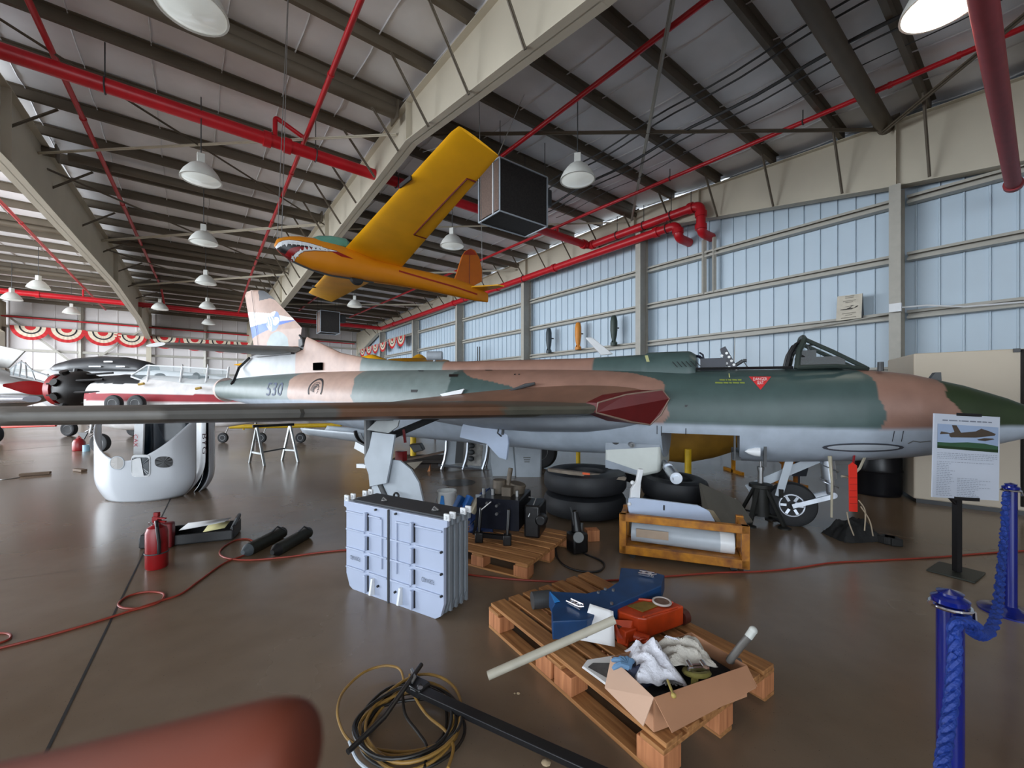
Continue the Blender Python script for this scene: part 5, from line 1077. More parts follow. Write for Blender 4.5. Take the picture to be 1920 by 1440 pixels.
# two slim dark cases
for i, ((x0, y0), (x1, y1), lb) in enumerate((((455, 1048), (530, 1008), 'left long dark olive tube with a pointed grey end lying on the orange cord'), ((510, 1048), (578, 1008), 'right long dark olive tube lying beside its pointed twin'))):
    a, b = fl(x0, y0), fl(x1, y1); r = .062; a.z = b.z = r; t = thing('dark_tube', lb, 'tube', ((a+b)/2)*1.0-Vec((0,0,r))); o = MB(); o.cyl(a.lerp(b, .12), b, r); o.build('body', mat('olive_black', (34, 34, 26), .5), t, bevel=.01); o = MB(); o.cyl(a, a.lerp(b, .12), r*.35, r); o.build('pointed_end', mat('tube_tip_grey', (74, 80, 84), .5) if i == 0 else M['black'], t); o = MB(); m_ = a.lerp(b, .7); o.tube([m_+Vec((0,0,r)), m_+Vec((.05, .02, r+.05)), m_+Vec((.12, .05, r))], .01, 6); o.build('handle', M['black'], t)
# orange cords
def cord(label, pts, r, m=None, name='extension_cord', cat='cord'):
    P = [fl(x, y, r) if len(q) == 0 else fl(x, y, q[0]) for x, y, *q in pts]; Q = []
    for i in range(len(P)-1):
        p0, p1, p2, p3 = P[max(i-1, 0)], P[i], P[i+1], P[min(i+2, len(P)-1)]
        for k in range(6):
            t = k/6; Q.append(.5*((2*p1)+(p2-p0)*t+(2*p0-5*p1+4*p2-p3)*t*t+(3*p1-p0-3*p2+p3)*t**3))
    Q.append(P[-1]); o = MB(); o.tube(Q, r, 8); return tag(o.build(name, m or M['cord']), label, cat)
cord('orange cord winding from the left edge to the dark tubes, crossing the floor joint', [(-30, 1222), (0, 1215), (60, 1200), (150, 1175), (230, 1150), (300, 1127), (340, 1113), (372, 1090), (420, 1056), (455, 1042), (480, 1030), (470, 1012), (445, 1012), (420, 1025), (412, 1038), (428, 1047), (470, 1050), (540, 1044), (590, 1037), (650, 1031), (700, 1030)], .008)
cord('small loose loop of orange cord lying on the longer cord', [(300, 1127), (262, 1140), (232, 1140), (222, 1132), (240, 1118), (272, 1110), (300, 1111), (308, 1117), (296, 1130), (250, 1144)], .008)
cord('end of an orange cord curling in at the left edge', [(-20, 1188), (8, 1187), (20, 1191), (14, 1200), (-20, 1212)], .007)
cord('orange cord running behind the wooden pallets to the right edge', [(870, 1076), (900, 1080), (960, 1086), (1030, 1090), (1100, 1090), (1180, 1086), (1260, 1080), (1340, 1074), (1430, 1071), (1500, 1064), (1560, 1055), (1640, 1051), (1750, 1045), (1850, 1037), (1960, 1030)], .008)
cord('black cable looping on the floor in front of the big tyres', [(1088, 1035), (1050, 1010), (1042, 1025), (1048, 1050), (1070, 1066), (1100, 1072), (1125, 1070), (1133, 1058), (1120, 1048), (1100, 1040), (1088, 1032)], .009, M['black'], 'black_cable', 'cable')
for (x0, y0), (x1, y1), lb in (((37, 893), (95, 889), 'short dull brown board lying on the floor at left'), ((142, 883), (158, 885), 'small brown scrap on the floor left of the white cowling')):
    a, b = fl(x0, y0), fl(x1, y1); a.z = b.z = .03; o = MB(); o.bar(a, b, .1, .05); tag(o.build('wooden_board', mat('brown_board', (104, 84, 66), .7), bevel=.006), lb, 'board')
cord('thin pale rod lying on the floor at the far left', [(-10, 899), (10, 899), (37, 895)], .006, M['steel'], 'thin_rod', 'rod')
# red and white barrier pole at far left under the wing
t = thing('barrier_pole', 'thin red pole on a white foot seen under the wing tip at far left', 'pole', fl(2, 815)); o = MB(); a, b = px(0, 801, 16), px(105, 798, 16); o.cyl(a, b, .04); o.build('pole', mat('pole_red', (190, 60, 44), .5), t); o = MB(); o.cyl(a, (a.x, a.y, 0), .1); o.build('foot', M['white'], t)
# ------------------------------------------------ ribbed aluminium panels standing in a stack
F0_, F1_ = Vec((-1.385, 3.46, 0)), Vec((-.486, 2.923, 0)); fx = (F1_-F0_).normalized(); LW_ = (F1_-F0_).length; bk = Vec((-fx.y, fx.x, 0)); AN = math.atan2(fx.y, fx.x)
PWH = mat('panel_white_paint', (172, 182, 204), .35, var=.05, scale=2); PGR = mat('panel_grey', (122, 128, 134), .45, var=.1)
def rpanel(k, label):
    t = thing('ribbed_panel', label, 'metal panel', F0_+bk*.062*k, AN, 'stacked ribbed panels'); m = PWH if k == 0 else PGR; Hh = .715
    o = MB(); ol = [(.0, .12), (.04, .02), (.08, 0), (LW_-.08, 0), (LW_-.03, .03), (LW_, .12), (LW_, .66), (LW_+.03, .67), (LW_+.03, Hh), (-.03, Hh), (-.03, .67), (.0, .66)]
    o.prism([(x, .012, z) for x, z in ol], (0, .03, 0)); b = o.build('sheet', m, t, local=True, flat=True, bevel=.003)
    if k == 0:
        for i, z in enumerate((.18, .335, .49)):
            for x0, x1 in ((.01, LW_*.22), (LW_*.27, LW_*.465), (LW_*.50, LW_*.70), (LW_*.745, LW_-.01)): o = MB(); o.box(((x0+x1)/2, .006, z), (x1-x0, .016, .014)); o.build('cross_rib', m, t, local=True, bevel=.003)
        for x in (.243, .722):
            for z0, z1 in ((.02, .16), (.20, .315), (.355, .47), (.51, .66)): o = MB(); o.box((LW_*x, .0, (z0+z1)/2), (.022, .04, z1-z0)); o.build('upright_rib', m, t, local=True, bevel=.005)
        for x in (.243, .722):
            for z0, z1 in ((.03, .155), (.205, .31), (.36, .465), (.515, .65)): o = MB(); o.box((LW_*x+.015, .009, (z0+z1)/2), (.010, .01, z1-z0)); o.build('rib_dark_strip', M['black'], t, local=True)  # thin black strips laid beside the upright ribs
        o = MB(); o.box((LW_*.482, .004, Hh/2), (.012, .016, Hh)); o.build('centre_joint', M['dgrey'], t, local=True)
        for x0, x1 in ((.01, .23), (.27, .40), (.56, .70), (.745, .99)):
            o = MB(); o.bar((LW_*x0, .006, .635), (LW_*x1, .006, .635), .02, .014); o.build('top_bead', m, t, local=True, bevel=.004)
        for x in (.405, .56): o = MB(); o.bar((LW_*x, .007, .24), (LW_*x, .007, .63), .012, .018); o.build('swaged_bead', m, t, local=True, bevel=.004)
        for x in (.31, .60): o = MB(); o.prism([(LW_*x, -.035, .03), (LW_*x, .01, .02), (LW_*x, .01, .15), (LW_*x, -.012, .15)], (.02, 0, 0)); o.build('latch_bracket', M['white'], t, local=True, flat=True)
        for x, z in ((.345, .695), (.555, .695), (.37, .10), (.55, .10), (.985, .18), (.985, .335), (.985, .49)): o = MB(); o.cyl((LW_*x, .012, z), (LW_*x, -.004, z), .009, n=10); o.build('bolt', M['black'], t, local=True)
        GI = mat('stencil_grey', (96, 104, 118), .7)
        for x, z in ((.11, .265), (.86, .26)): text('stencil_lettering', 'FORWARD', GI, t, (LW_*x, .009, z), (-1, 0, 0), (0, 0, -1), .05, fit=.12, local=True, depth=.001)
        for k_, nm in enumerate(range(0)): pass
    else:
        o = MB()
        o.bar((LW_-.012, .04, .04), (LW_-.012, .04, .66), .02, .02); o.build('edge_flange', m, t, local=True)
    for x in ((-.015, LW_+.015) if k in (0, 1, 3, 4) else ()):
        o = MB(); o.box((x, .03, Hh+.02), (.05, .02, .05)); o.cyl((x, .01, Hh+.02), (x, .05, Hh+.02), .012, n=8); o.build('corner_lug', M['white'], t, local=True, bevel=.006)
    return t
for k, lb in enumerate(('white ribbed metal panel at the front of the standing stack, stencilled upside down', 'grey ribbed panel second in the standing stack, just behind the white face', 'grey ribbed panel third in the standing stack', 'grey ribbed panel fourth in the standing stack', 'rearmost grey ribbed panel of the standing stack')): rpanel(k, lb)
o = MB(); o.prism([F0_+fx*.04+bk*.05+UP*.716, F1_-fx*.03+bk*.05+UP*.716, F1_-fx*.03+bk*.3+UP*.716, F0_+fx*.04+bk*.3+UP*.716], (0, 0, .012)); sm = thing('rubber_mat', 'dark grey rubber sheet laid over the top of the panel stack', 'mat', F0_+UP*.716)
o.build('sheet', mat('dark_sheet', (58, 60, 64), .6), sm, flat=True)
for x in (.28, .80): o = MB(); P = F0_+fx*LW_*x+bk*.13+UP*.728; o.tube([P, P+fx*.02+UP*.03, P+fx*.06+UP*.01], .008, 6); o.torus(P+fx*.03+UP*.01, UP, .018, .006, 12, 6); o.build('ring_fitting', M['steel'], sm)
# ------------------------------------------------ pallets
def pallet(label, O, ang, L, Wd, Ht, across=False):
    t = thing('wooden_pallet', label, 'pallet', O, ang); bh = Ht*.13; nb = 7 if not across else 6
    def board(x0, y0, x1, y1, z): o = MB(); o.box(((x0+x1)/2, (y0+y1)/2, z), (abs(x1-x0), abs(y1-y0), bh)); return o
    ws = [.12, .10, .12, .10, .12, .10, .12]; sc_ = Wd/sum(w+.022 for w in ws); y = 0
    for w in ws: w *= sc_; board(0, y+.01, L, y+w, Ht-bh/2).build('deck_board', M['wood'], t, local=True, bevel=.003); y += w+.022*sc_
    for x in (0, L/2-.06, L-.12): board(x, .005, x+.12, Wd-.005, Ht-bh*1.5).build('stringer_board', M['wood'], t, local=True, bevel=.003)
    for x in ((0, L*.40, L*.52, L-.14) if L > 1.2 else (0, L/2-.07, L-.14)):
        for y0 in (.005, Wd/2-.06, Wd-.125): o = MB(); o.box((x+.07, y0+.06, (Ht-bh*3)/2+bh), (.14, .12, Ht-bh*3)); o.build('block', M['wood2'], t, local=True, bevel=.004)
    for y0 in (.005, Wd/2-.05, Wd-.105): board(0, y0, L, y0+.1, bh/2).build('bottom_board', M['wood'], t, local=True, bevel=.003)
    return t
PO = Vec((.615, 1.70, 0)); pe1 = Vec((-.557, .831, 0)); pa = math.atan2(.831, -.557)
# local x runs from the near corner up the long left side; local y toward the viewer's right is negative, so mirror the origin
pal = pallet('wooden pallet in the foreground carrying blue bracket, orange jack and cardboard box', PO+Vec((.831, .557, 0))*.95, pa, 1.40, .95, .165)
def PP(s_, w, z=.166): return PO+pe1*s_+Vec((.831, .557, 0))*w+UP*z          # s up the long side, w to the right
pallet('wooden pallet farther back under the black hydraulic unit, behind the panel stack', Vec((-.78, 4.12, 0)), math.radians(-31), 1.06, 1.0, .145)
def sheet(pts3, m, name, parent=None, th=.004, **k):
    o = MB(); o.add(pts3, [tuple(range(len(pts3)))]); return o.build(name, m, parent, flat=True, solid=th)
Tz = .166
def tp(x, y, z=Tz): return fl(x, y, z)
# blue cradle bracket
bl = thing('blue_bracket', 'blue painted arched steel bracket with toggle latches on the near pallet', 'bracket', tp(1120, 1120)); zt = .33
arch = [(1029, 1108), (1100, 1112), (1140, 1103), (1160, 1090), (1164, 1064), (1210, 1068), (1246, 1078), (1240, 1098), (1170, 1128), (1120, 1150), (1100, 1162), (1036, 1165), (1034, 1142), (1040, 1132)]
o = MB(); top = [fl(x, y, zt) for x, y in arch]; o.prism(top, (0, 0, -.105)); o.build('body', M['blue'], bl, flat=True, bevel=.006)
o = MB(); o.box(fl(1056, 1158, .27), (.13, .08, .10), -.25); o.build('end_block', mat('bright_blue', (30, 104, 178), .4), bl, bevel=.006)
o = MB(); o.prism([fl(1031, 1110, .334), fl(1050, 1128, .334), fl(1040, 1130, .334)], (0, 0, .003)); o.build('bright_blue_corner', mat('bright_blue_corner', (50, 140, 220), .4), bl, flat=True)
def latch(x, y, z, a):
    t_ = MB(); P = fl(x, y, z); R = Matrix.Rotation(a, 3, 'Z'); t_.box(P+UP*.006, (.10, .025, .008), R); t_.torus(P+R@Vec((.02, 0, .016)), UP, .018, .005, 14, 6); t_.torus(P+R@Vec((-.02, 0, .018)), UP, .016, .005, 14, 6); t_.tube([P+R@Vec((-.05, -.02, .02)), P+R@Vec((.05, -.02, .025)), P+R@Vec((.065, 0, .025)), P+R@Vec((.05, .02, .025)), P+R@Vec((-.05, .02, .02))], .005, 6)
    t_.build('toggle_latch', M['chrome'], bl)
latch(1212, 1080, .335, -.5); latch(1078, 1137, .335, -.9)
for x, y in ((1122, 1112), (1150, 1108), (1135, 1106), (1147, 1133)): o = MB(); P = fl(x, y, .332); o.cyl(P, P+UP*.012, .01, n=8); o.build('bolt', M['steel'], bl)
o = MB(); o.cyl(fl(998, 1126, Tz+.055), fl(1034, 1122, Tz+.055), .055); o.build('end_roller', M['dgrey'], bl); o = MB(); o.bar(fl(1235, 1096, .25), fl(1228, 1118, .19), .05, .06); o.build('foot', M['navy'], bl)
# orange trolley jack body
oj = thing('orange_trolley_jack', 'worn orange trolley jack with small wheels on the near pallet', 'jack', tp(1210, 1185)); OD = M['orange']
o = MB(); bt = [fl(x, y, .30) for x, y in ((1152, 1134), (1190, 1120), (1258, 1126), (1282, 1136), (1272, 1140), (1213, 1160), (1196, 1158), (1160, 1146))]; o.prism(bt, (0, 0, -.115)); ob = o.build('body', OD, oj, flat=True, bevel=.008)
o = MB(); o.tube([fl(x, y, .303) for x, y in ((1160, 1136), (1192, 1123), (1262, 1130))], .008, 6); o.tube([fl(x, y, .303) for x, y in ((1206, 1157), (1270, 1138))], .008, 6); o.build('side_rail', OD, oj)
o = MB(); o.prism([fl(x, y, .302) for x, y in ((1176, 1136), (1208, 1128), (1240, 1134), (1205, 1148))], (0, 0, .003)); o.build('greasy_label', mat('olive_label', (134, 108, 42), .6, var=.3, scale=20), ob, flat=True)
for x, y in ((1280, 1156), (1160, 1182)):
    o = MB(); P = fl(x, y, Tz+.045); o.cyl(P-Vec((.02, .012, 0)), P+Vec((.02, .012, 0)), .045, n=20); o.build('wheel', mat('rust_wheel', (84, 38, 28), .5), oj)
o = MB(); o.prism([fl(1150, 1160, .28), fl(1188, 1162, .28), fl(1178, 1200, .2), fl(1158, 1194, .2)], (0, 0, -.05)); o.box(fl(1172, 1185, .21), (.09, .10, .07), .5); o.build('front_arm', OD, oj, bevel=.006)
o = MB(); P = fl(1202, 1196, .2); o.cyl(P-Vec((.03, -.02, 0)), P+Vec((.04, -.03, 0)), .028); o.torus(P+Vec((.0, -.03, .0)), (0, 1, .5), .02, .008, 14, 6); o.build('handle_socket', OD, oj)
o = MB(); P = fl(1241, 1128, .312); o.torus(P, UP, .052, .007, 28, 8); o.lathe([(0, 0), (.05, 0)], P, UP, 28); d_ = o.build('saddle', mat('dusty_ring', (186, 176, 170), .6), oj)
o = MB(); o.disc(P, .046, z=.002); o.build('grit_pad', mat('brown_grit', (112, 86, 74), .8, scale=40, var=.4), d_)
# folded white paper leaning on the bracket
pf = thing('white_leaflet', 'bent white paper sheet with smudged print leaning on the blue bracket', 'paper', tp(1120, 1200))
g = []; TL_, TR_, BL_, BR_ = fl(1106, 1132, .37), fl(1150, 1146, .36), fl(1086, 1200, .21), fl(1153, 1213, .20)
for j in range(9):
    for i in range(7): u, v = i/6, j/8; p = TL_.lerp(TR_, u).lerp(BL_.lerp(BR_, u), v)+Vec((0, 0, .02*math.sin(v*3.1)*math.sin(u*3))); g.append(p)
o = MB(); o.add(g, [(j*7+i, j*7+i+1, (j+1)*7+i+1, (j+1)*7+i) for j in range(8) for i in range(6)]); o.build('sheet', M['paper'], pf, solid=.002)
o = MB()
for cx_, cy_, n_ in ((1130, 1166, 7), (1133, 1182, 5)):
    for k in range(n_): P = fl(cx_-10+k*3.4, cy_+2*math.sin(k*3)-k*.3, .29 if cy_ < 1175 else .25)+Vec((0, -.012, .012)); o.box(P, (.008, .008, .012+.008*math.sin(k*2)))
o.build('smudged_print', mat('grey_ink', (120, 120, 130), .8), pf)
# long pale plastic pipe
a = fl(915, 1267, .20); b = fl(1152, 1162, .42)
# it rests on the pallet edge and on the paper
pp = thing('plastic_pipe', 'long pale grey plastic pipe lying across the left of the near pallet', 'pipe', (a+b)/2); o = MB(); X_, Y_, Z_ = frame(b-a); o.lathe([(.016, .0), (.021, 0), (.021, (b-a).length), (.016, (b-a).length), (.016, .0)], a, b-a, 20); o.build('tube', mat('pvc_dirty_white', (172, 166, 150), .5, var=.15, scale=8), pp)
o = MB(); o.lathe([(0, .004), (.016, .004)], a, b-a, 16); o.build('dark_bore', M['black'], pp)
# brochure stack
br = thing('brochure', 'glossy brochure with grey photo tucked under the cardboard box flap', 'brochure', tp(1130, 1260)); pts_ = ((1091, 1252), (1100, 1240), (1150, 1232), (1162, 1245), (1140, 1288))
for k in range(3): o = MB(); o.prism([fl(x+k, y-k, Tz+.006+.008*k) for x, y in pts_], (0, 0, .003)); o.build('page', M['paper'], br, flat=True)
o = MB(); o.prism([fl(x, y, Tz+.027) for x, y in ((1102, 1251), (1112, 1243), (1147, 1243), (1140, 1272))], (0, 0, .001)); o.build('cover_photo', mat('grey_photo', (92, 88, 86), .4, scale=16, var=.5), br, flat=True)
# cardboard box with open flaps
cb = thing('cardboard_box', 'open cardboard box with flaps folded out, full of rags, on the near pallet', 'box', tp(1280, 1300))
hb = .15+Tz
q = [fl(1226, 1308, hb), fl(1146, 1232, hb), fl(1296, 1186, hb), fl(1400, 1248, hb)]   # front corner, left, back, right (top rim)
for i in range(4):
    a_, b_ = q[i], q[(i+1) % 4]; sheet([a_, b_, Vec((b_.x, b_.y, Tz+.004)), Vec((a_.x, a_.y, Tz+.004))], M['card'], 'side_wall', cb)
sheet([Vec((p.x, p.y, Tz+.006)) for p in q], M['card'], 'bottom', cb)
sheet([q[0], q[1], fl(1134, 1290, hb-.06), fl(1206, 1362, hb-.07)], mat('cardboard_light', (206, 170, 146), .8, var=.04), 'flap', cb)
f2 = sheet([q[0], q[3], fl(1436, 1292, hb-.05), fl(1418, 1256, hb-.02)][:2]+[fl(1418, 1290, hb-.04), fl(1260, 1374, hb-.06)], M['card'], 'flap', cb)
sheet([q[2], q[3], q[3]+Vec((.05, -.0, -.10)), q[2]+Vec((.06, .02, -.09))], M['card'], 'flap', cb)
ST_ = mat('stain_brown', (112, 72, 50), .9)
# rags: crumpled cloth piles
def rag(label, c, r, seed, m, h=.06, parent=None, stretch=(1, 1)):
    o = MB(); N = 26; vs = []
    for j in range(N+1):
        for i in range(N+1):
            u, v = i/N*2-1, j/N*2-1; rr = max(abs(u), abs(v)); e = 1+.22*mnoise.noise(Vec((u*1.2+seed, v*1.2, seed)))
            z = h*(1-rr**2.5)*(.8+.35*mnoise.noise(Vec((u*2.6+seed, v*2.6, seed*2))))+.018*math.sin((u*5+v*8)+3*mnoise.noise(Vec((u*2, v*2, seed))))*(1-rr*.6)
            vs.append(Vec(c)+Vec((u*r*stretch[0]*e, v*r*stretch[1]*e, z)))
    o.add(vs, [(j*(N+1)+i, j*(N+1)+i+1, (j+1)*(N+1)+i+1, (j+1)*(N+1)+i) for j in range(N) for i in range(N)]); return o
zr = Tz+.12
o = MB(); o.prism([Vec((p.x, p.y, Tz+.008)).lerp(Vec((q[0].x*.25+q[1].x*.25+q[2].x*.25+q[3].x*.25, q[0].y*.25+q[1].y*.25+q[2].y*.25+q[3].y*.25, Tz+.008)), .06) for p in q], (0, 0, .085)); tag(o.build('dark_cloth', mat('dark_cloth', (30, 30, 36), .9, bump=.5, bscale=14), flat=True), 'dark oily cloth filling the bottom of the cardboard box', 'cloth')
o = rag('', fl(1220, 1246, zr), .105, 1.3, 0, .095, stretch=(1.0, 1.25)).build('white_rag', M['cloth'], solid=.004); tag(o, 'crumpled bright white rag at the middle of the cardboard box', 'rag')
o = rag('', fl(1284, 1228, zr+.02), .09, 4.1, 0, .07, stretch=(1.3, 1.0)).build('white_rag', mat('offwhite_cloth', (186, 180, 170), .9, bump=.4, bscale=80), solid=.004); tag(o, 'cream fringed rag hanging over the back edge of the cardboard box', 'rag')
fr_ = MB(); 
for k in range(7): P = fl(1255+k*3, 1196+k*.8, zr+.085); fr_.tube([P, P+Vec((-.012, .006, .008)), P+Vec((-.02, .012, -.003))], .002, 4)
fr_.build('fringe', M['cloth'], o)
o = rag('', fl(1196, 1268, zr-.02), .09, 7.7, 0, .07, stretch=(1.2, .8)).build('work_glove', mat('navy_glove', (20, 26, 52), .7), solid=.005); tag(o, 'dark navy work glove with light blue fingers in the box', 'glove')
gl = MB(); cmid = fl(1178, 1250, zr+.06)
for k, (dx, dy) in enumerate(((-.05, .05), (-.02, .06), (.01, .06), (-.06, .0), (.03, .04))): gl.tube([cmid, cmid+Vec((dx*.6, dy*.6, .012)), cmid+Vec((dx, dy, .0)), cmid+Vec((dx*1.2, dy*1.2, -.01))], [.016, .013, .012, .007], 8)
gl.build('glove_fingers', mat('glove_light_blue', (96, 134, 170), .7, bump=.2, bscale=50), o)
# ratchet strap
rs = thing('ratchet_strap', 'olive ratchet strap with metal buckle lying in the cardboard box', 'strap', fl(1306, 1262, zr)); P = fl(1306, 1256, zr+.03); OL = mat('olive_webbing', (96, 88, 34), .8, bump=.2, bscale=80)
o = MB(); o.torus(P-UP*.01, (0, .3, 1), .045, .02, 22, 8, .7); o.bar(P+Vec((-.02, -.03, 0)), P+Vec((-.05, -.09, -.02)), .03, .005); o.build('webbing', OL, rs)
o = MB(); o.box(P+Vec((0, 0, .02)), (.09, .012, .012), .1); o.box(P+Vec((0, -.02, .02)), (.10, .012, .012), .1); o.cyl(P+Vec((-.035, -.025, .028)), P+Vec((-.035, .015, .028)), .01); o.cyl(P+Vec((.03, -.025, .028)), P+Vec((.03, .015, .028)), .012); o.build('buckle', M['chrome'], rs)
o = MB(); o.tube([fl(1385, 1240, Tz+.06), fl(1368, 1238, Tz+.15), fl(1390, 1210, .40), fl(1404, 1194, .45)], .017, 12); t = thing('tube_handle', 'grey tubular handle with a light plastic tip sticking out of the box corner', 'handle', fl(1385, 1240, Tz)); o.build('tube', mat('dull_grey_tube', (88, 84, 80), .5), t)
o = MB(); a, b = fl(1403, 1195, .448), fl(1412, 1182, .48); o.cyl(a, b, .018); o.ball(b, .019); o.build('tip', mat('pale_plastic', (190, 192, 186), .4), t)
o = MB(); P = fl(1252, 1284, zr); Q = fl(1263, 1304, zr+.03); o.cyl(P+UP*.02, Q, .006); o.ball(Q, .011); t = thing('paint_brush', 'worn brush with grey bristles in the front of the box', 'brush', P); o.build('handle', mat('brush_wood', (170, 150, 80), .5), t)
o = MB(); c = fl(1258, 1282, zr+.01)
for k in range(26): a_ = random.uniform(-1, 1); o.tube([c+Vec((a_*.02, .02, 0)), c+Vec((a_*.045, -.02+random.uniform(-.01, .01), .012))], .003, 4)
bo = o.build('bristles', mat('bristle_grey', (90, 88, 88), .9), t)
# small black ring thing behind the glove
t = thing('black_cable_coil', 'small black cable coil between the orange jack and the box', 'cable', tp(1195, 1225)); o = MB(); o.torus(tp(1195, 1226, Tz+.02), UP, .05, .012, 24, 8); o.torus(tp(1198, 1222, Tz+.04), (.1, .1, 1), .045, .012, 24, 8); o.build('coil', M['black'], t)
# ------------------------------------------------ hose coil and T-bar in front
HY = mat('worn_yellow_hose', (142, 108, 50), .5, var=.3, scale=10); HB = mat('black_hose', (26, 22, 18), .45)
hc = thing('hose_coil', 'untidy coil of black and yellow air hose on the floor at the bottom', 'hose', fl(770, 1370)); Cc = fl(768, 1368, .01); random.seed(11)
for k in range(9):
    pts = []; rx = random.uniform(.20, .28); ry = random.uniform(.19, .26); ox, oy = random.uniform(-.03, .03), random.uniform(-.03, .03); ph = random.uniform(0, 6); z0 = .01+.007*k
    for i in range(40): q = 2*math.pi*i/40; pts.append(Cc+Vec((ox+rx*math.cos(q)*(1+.05*math.sin(3*q+ph)), oy+ry*math.sin(q)*(1+.06*math.sin(2*q+ph)), z0+.008*math.sin(q*2+ph))))
    o = MB(); o.tube(pts, .0075, 8, closed=True); o.build('hose_loop', HY if k % 2 else HB, hc)
def spline(P, n=8):
    Q = []
    for i in range(len(P)-1):
        p0, p1, p2, p3 = P[max(i-1, 0)], P[i], P[i+1], P[min(i+2, len(P)-1)]
        for k in range(n): t = k/n; Q.append(.5*((2*p1)+(p2-p0)*t+(2*p0-5*p1+4*p2-p3)*t*t+(3*p1-p0-3*p2+p3)*t**3))
    Q.append(P[-1]); return Q
for pts, m in (([(757, 1275), (752, 1258), (740, 1250), (715, 1249), (680, 1262), (645, 1295), (633, 1330), (640, 1365), (660, 1392), (700, 1404), (760, 1410), (810, 1400), (840, 1380), (860, 1350)], HY), ([(768, 1265), (775, 1300), (800, 1340), (835, 1370), (850, 1400), (840, 1440)], HY), ([(755, 1300), (760, 1340), (785, 1375), (800, 1400), (796, 1440)], HB), ([(655, 1390), (670, 1425), (700, 1450)], M['lgrey'])):
    o = MB(); o.tube(spline([fl(x, y, .05) for x, y in pts]), .007, 8); o.build('hose_end', m, hc)
bt = thing('black_t_bar', 'long flat black steel bar with a cross handle lying over the hose coil', 'tool', fl(770, 1290)); BK = mat('satin_black', (26, 26, 28), .35)
o = MB(); o.bar(fl(775, 1290, .085), fl(1170, 1470, .045), .055, .03); o.build('flat_bar', BK, bt, bevel=.004); o = MB(); o.box(fl(783, 1288, .085), (.11, .08, .05), -.6); o.cyl(fl(787, 1287, .11), fl(787, 1287, .125), .014); o.build('pivot_block', BK, bt, bevel=.008); o = MB(); o.tube([fl(652, 1410, .10), fl(720, 1345, .11), fl(790, 1246, .13)], .012, 10); o.build('cross_handle', BK, bt); o = MB(); o.tube([fl(772, 1255, .125), fl(778, 1270, .13), fl(772, 1280, .12)], .008, 8); o.build('shackle', M['steel'], bt)
o = MB(); P = fl(788, 1290, .126); o.lathe([(0, 0), (.013, 0), (.013, .003), (0, .003)], P, UP, 14); o.build('disc', M['steel'], bt)
for x, y, s_ in ((1024, 1430, .022), (972, 1300, .01), (965, 1300, .006), (1350, 1010, .012)):
    o = MB(); o.ball(fl(x, y, s_*.5), (s_, s_*.8, s_*.5), 8, 5); tag(o.build('wood_crumb', mat('crumb_beige', (170, 150, 120), .8)), {1024: 'largest wood crumb on the floor beside the black bar', 972: 'wood crumb on the floor left of the near pallet', 965: 'tiny crumb on the floor left of the near pallet', 1350: 'pale crumb on the floor by the yellow cart'}[x], 'crumb')
# ------------------------------------------------ items under the jet
# tyres
def tyre(label, c, R, w, ax=(0,0,1)):
    o = MB(); o.lathe([(R*.52, -w*.40), (R*.60, -w*.47), (R*.82, -w*.5), (R*.95, -w*.40), (R, -w*.22), (R, w*.22), (R*.95, w*.40), (R*.82, w*.5), (R*.60, w*.47), (R*.52, w*.40), (R*.50, 0), (R*.52, -w*.40)], c, ax, 56); o = o.build('tyre', mat('worn_tyre', (34, 36, 40), .6, scale=4, var=.5), bevel=0); return tag(o, label, 'tyre', 'tyres under the jet')
tyre('upper of two very large tyres stacked flat under the jet', (.98, 5.62, .46), .545, .28); tyre('lower of two very large tyres stacked flat under the jet', (.98, 5.65, .155), .545, .28)
tyre('smaller tyre lying flat on top, right of the very large tyres', (2.12, 5.45, .40), .41, .27, (.05, -.05, 1)); tyre('smaller tyre at the bottom of the right stack', (2.15, 5.5, .14), .41, .27); tyre('smaller tyre leaning at the back of the right stack', (2.0, 6.15, .42), .40, .25, (.1, .1, 1))
o = MB(); o.tube([px(1165, 868, 5.7), px(1178, 860, 5.7), px(1172, 880, 5.8)], .03, 6)
cs_ = MB(); cs_.prism([px(1028, 879, 5.25), px(1070, 884, 5.2), px(1175, 896, 5.25), px(1172, 901, 5.2), px(1068, 890, 5.15), px(1028, 884, 5.2)], (0, .10, .0)); t = thing('cardboard_strip', 'long scuffed cardboard strip with orange tape on the upper large tyre', 'strip', px(1100, 890, 5.2)); cs_.build('strip', mat('grey_cardboard', (150, 138, 124), .8, scale=10, var=.25), t, flat=True); o = MB(); o.prism([px(1092, 885.5, 5.18), px(1106, 887, 5.18), px(1106, 890.5, 5.18), px(1092, 889.5, 5.18)], (0, -.004, 0)); o.build('orange_tape', mat('orange_tape', (220, 90, 40), .6), t, flat=True)
# yellow frame cart
ct = thing('yellow_cart', 'rusty yellow steel frame cart holding a grey tube, in front of the small tyres', 'cart', (1.58, 4.0, 0)); ca = Vec((1.065, 4.12, 0)); cbv = Vec((2.115, 3.72, 0)); cx = (cbv-ca).normalized(); cy = Vec((-cx.y, cx.x, 0)); Lc = (cbv-ca).length
def CP(x, y, z): return ca+cx*x+cy*y+UP*z
for y in (0, .34):
    o = MB(); o.bar(CP(0, y, .395-y*.3), CP(Lc, y, .395-y*.3), .06, .07); o.build('top_rail', M['ochre'], ct, bevel=.004); o = MB(); o.bar(CP(0, y, .085), CP(Lc, y, .085), .06, .08); o.build('bottom_rail', M['ochre'], ct, bevel=.004)
    for x in (.03, Lc-.03): o = MB(); o.bar(CP(x, y, .05), CP(x, y, .43), .065, .06, cy); o.build('corner_post', M['ochre'], ct, bevel=.004)
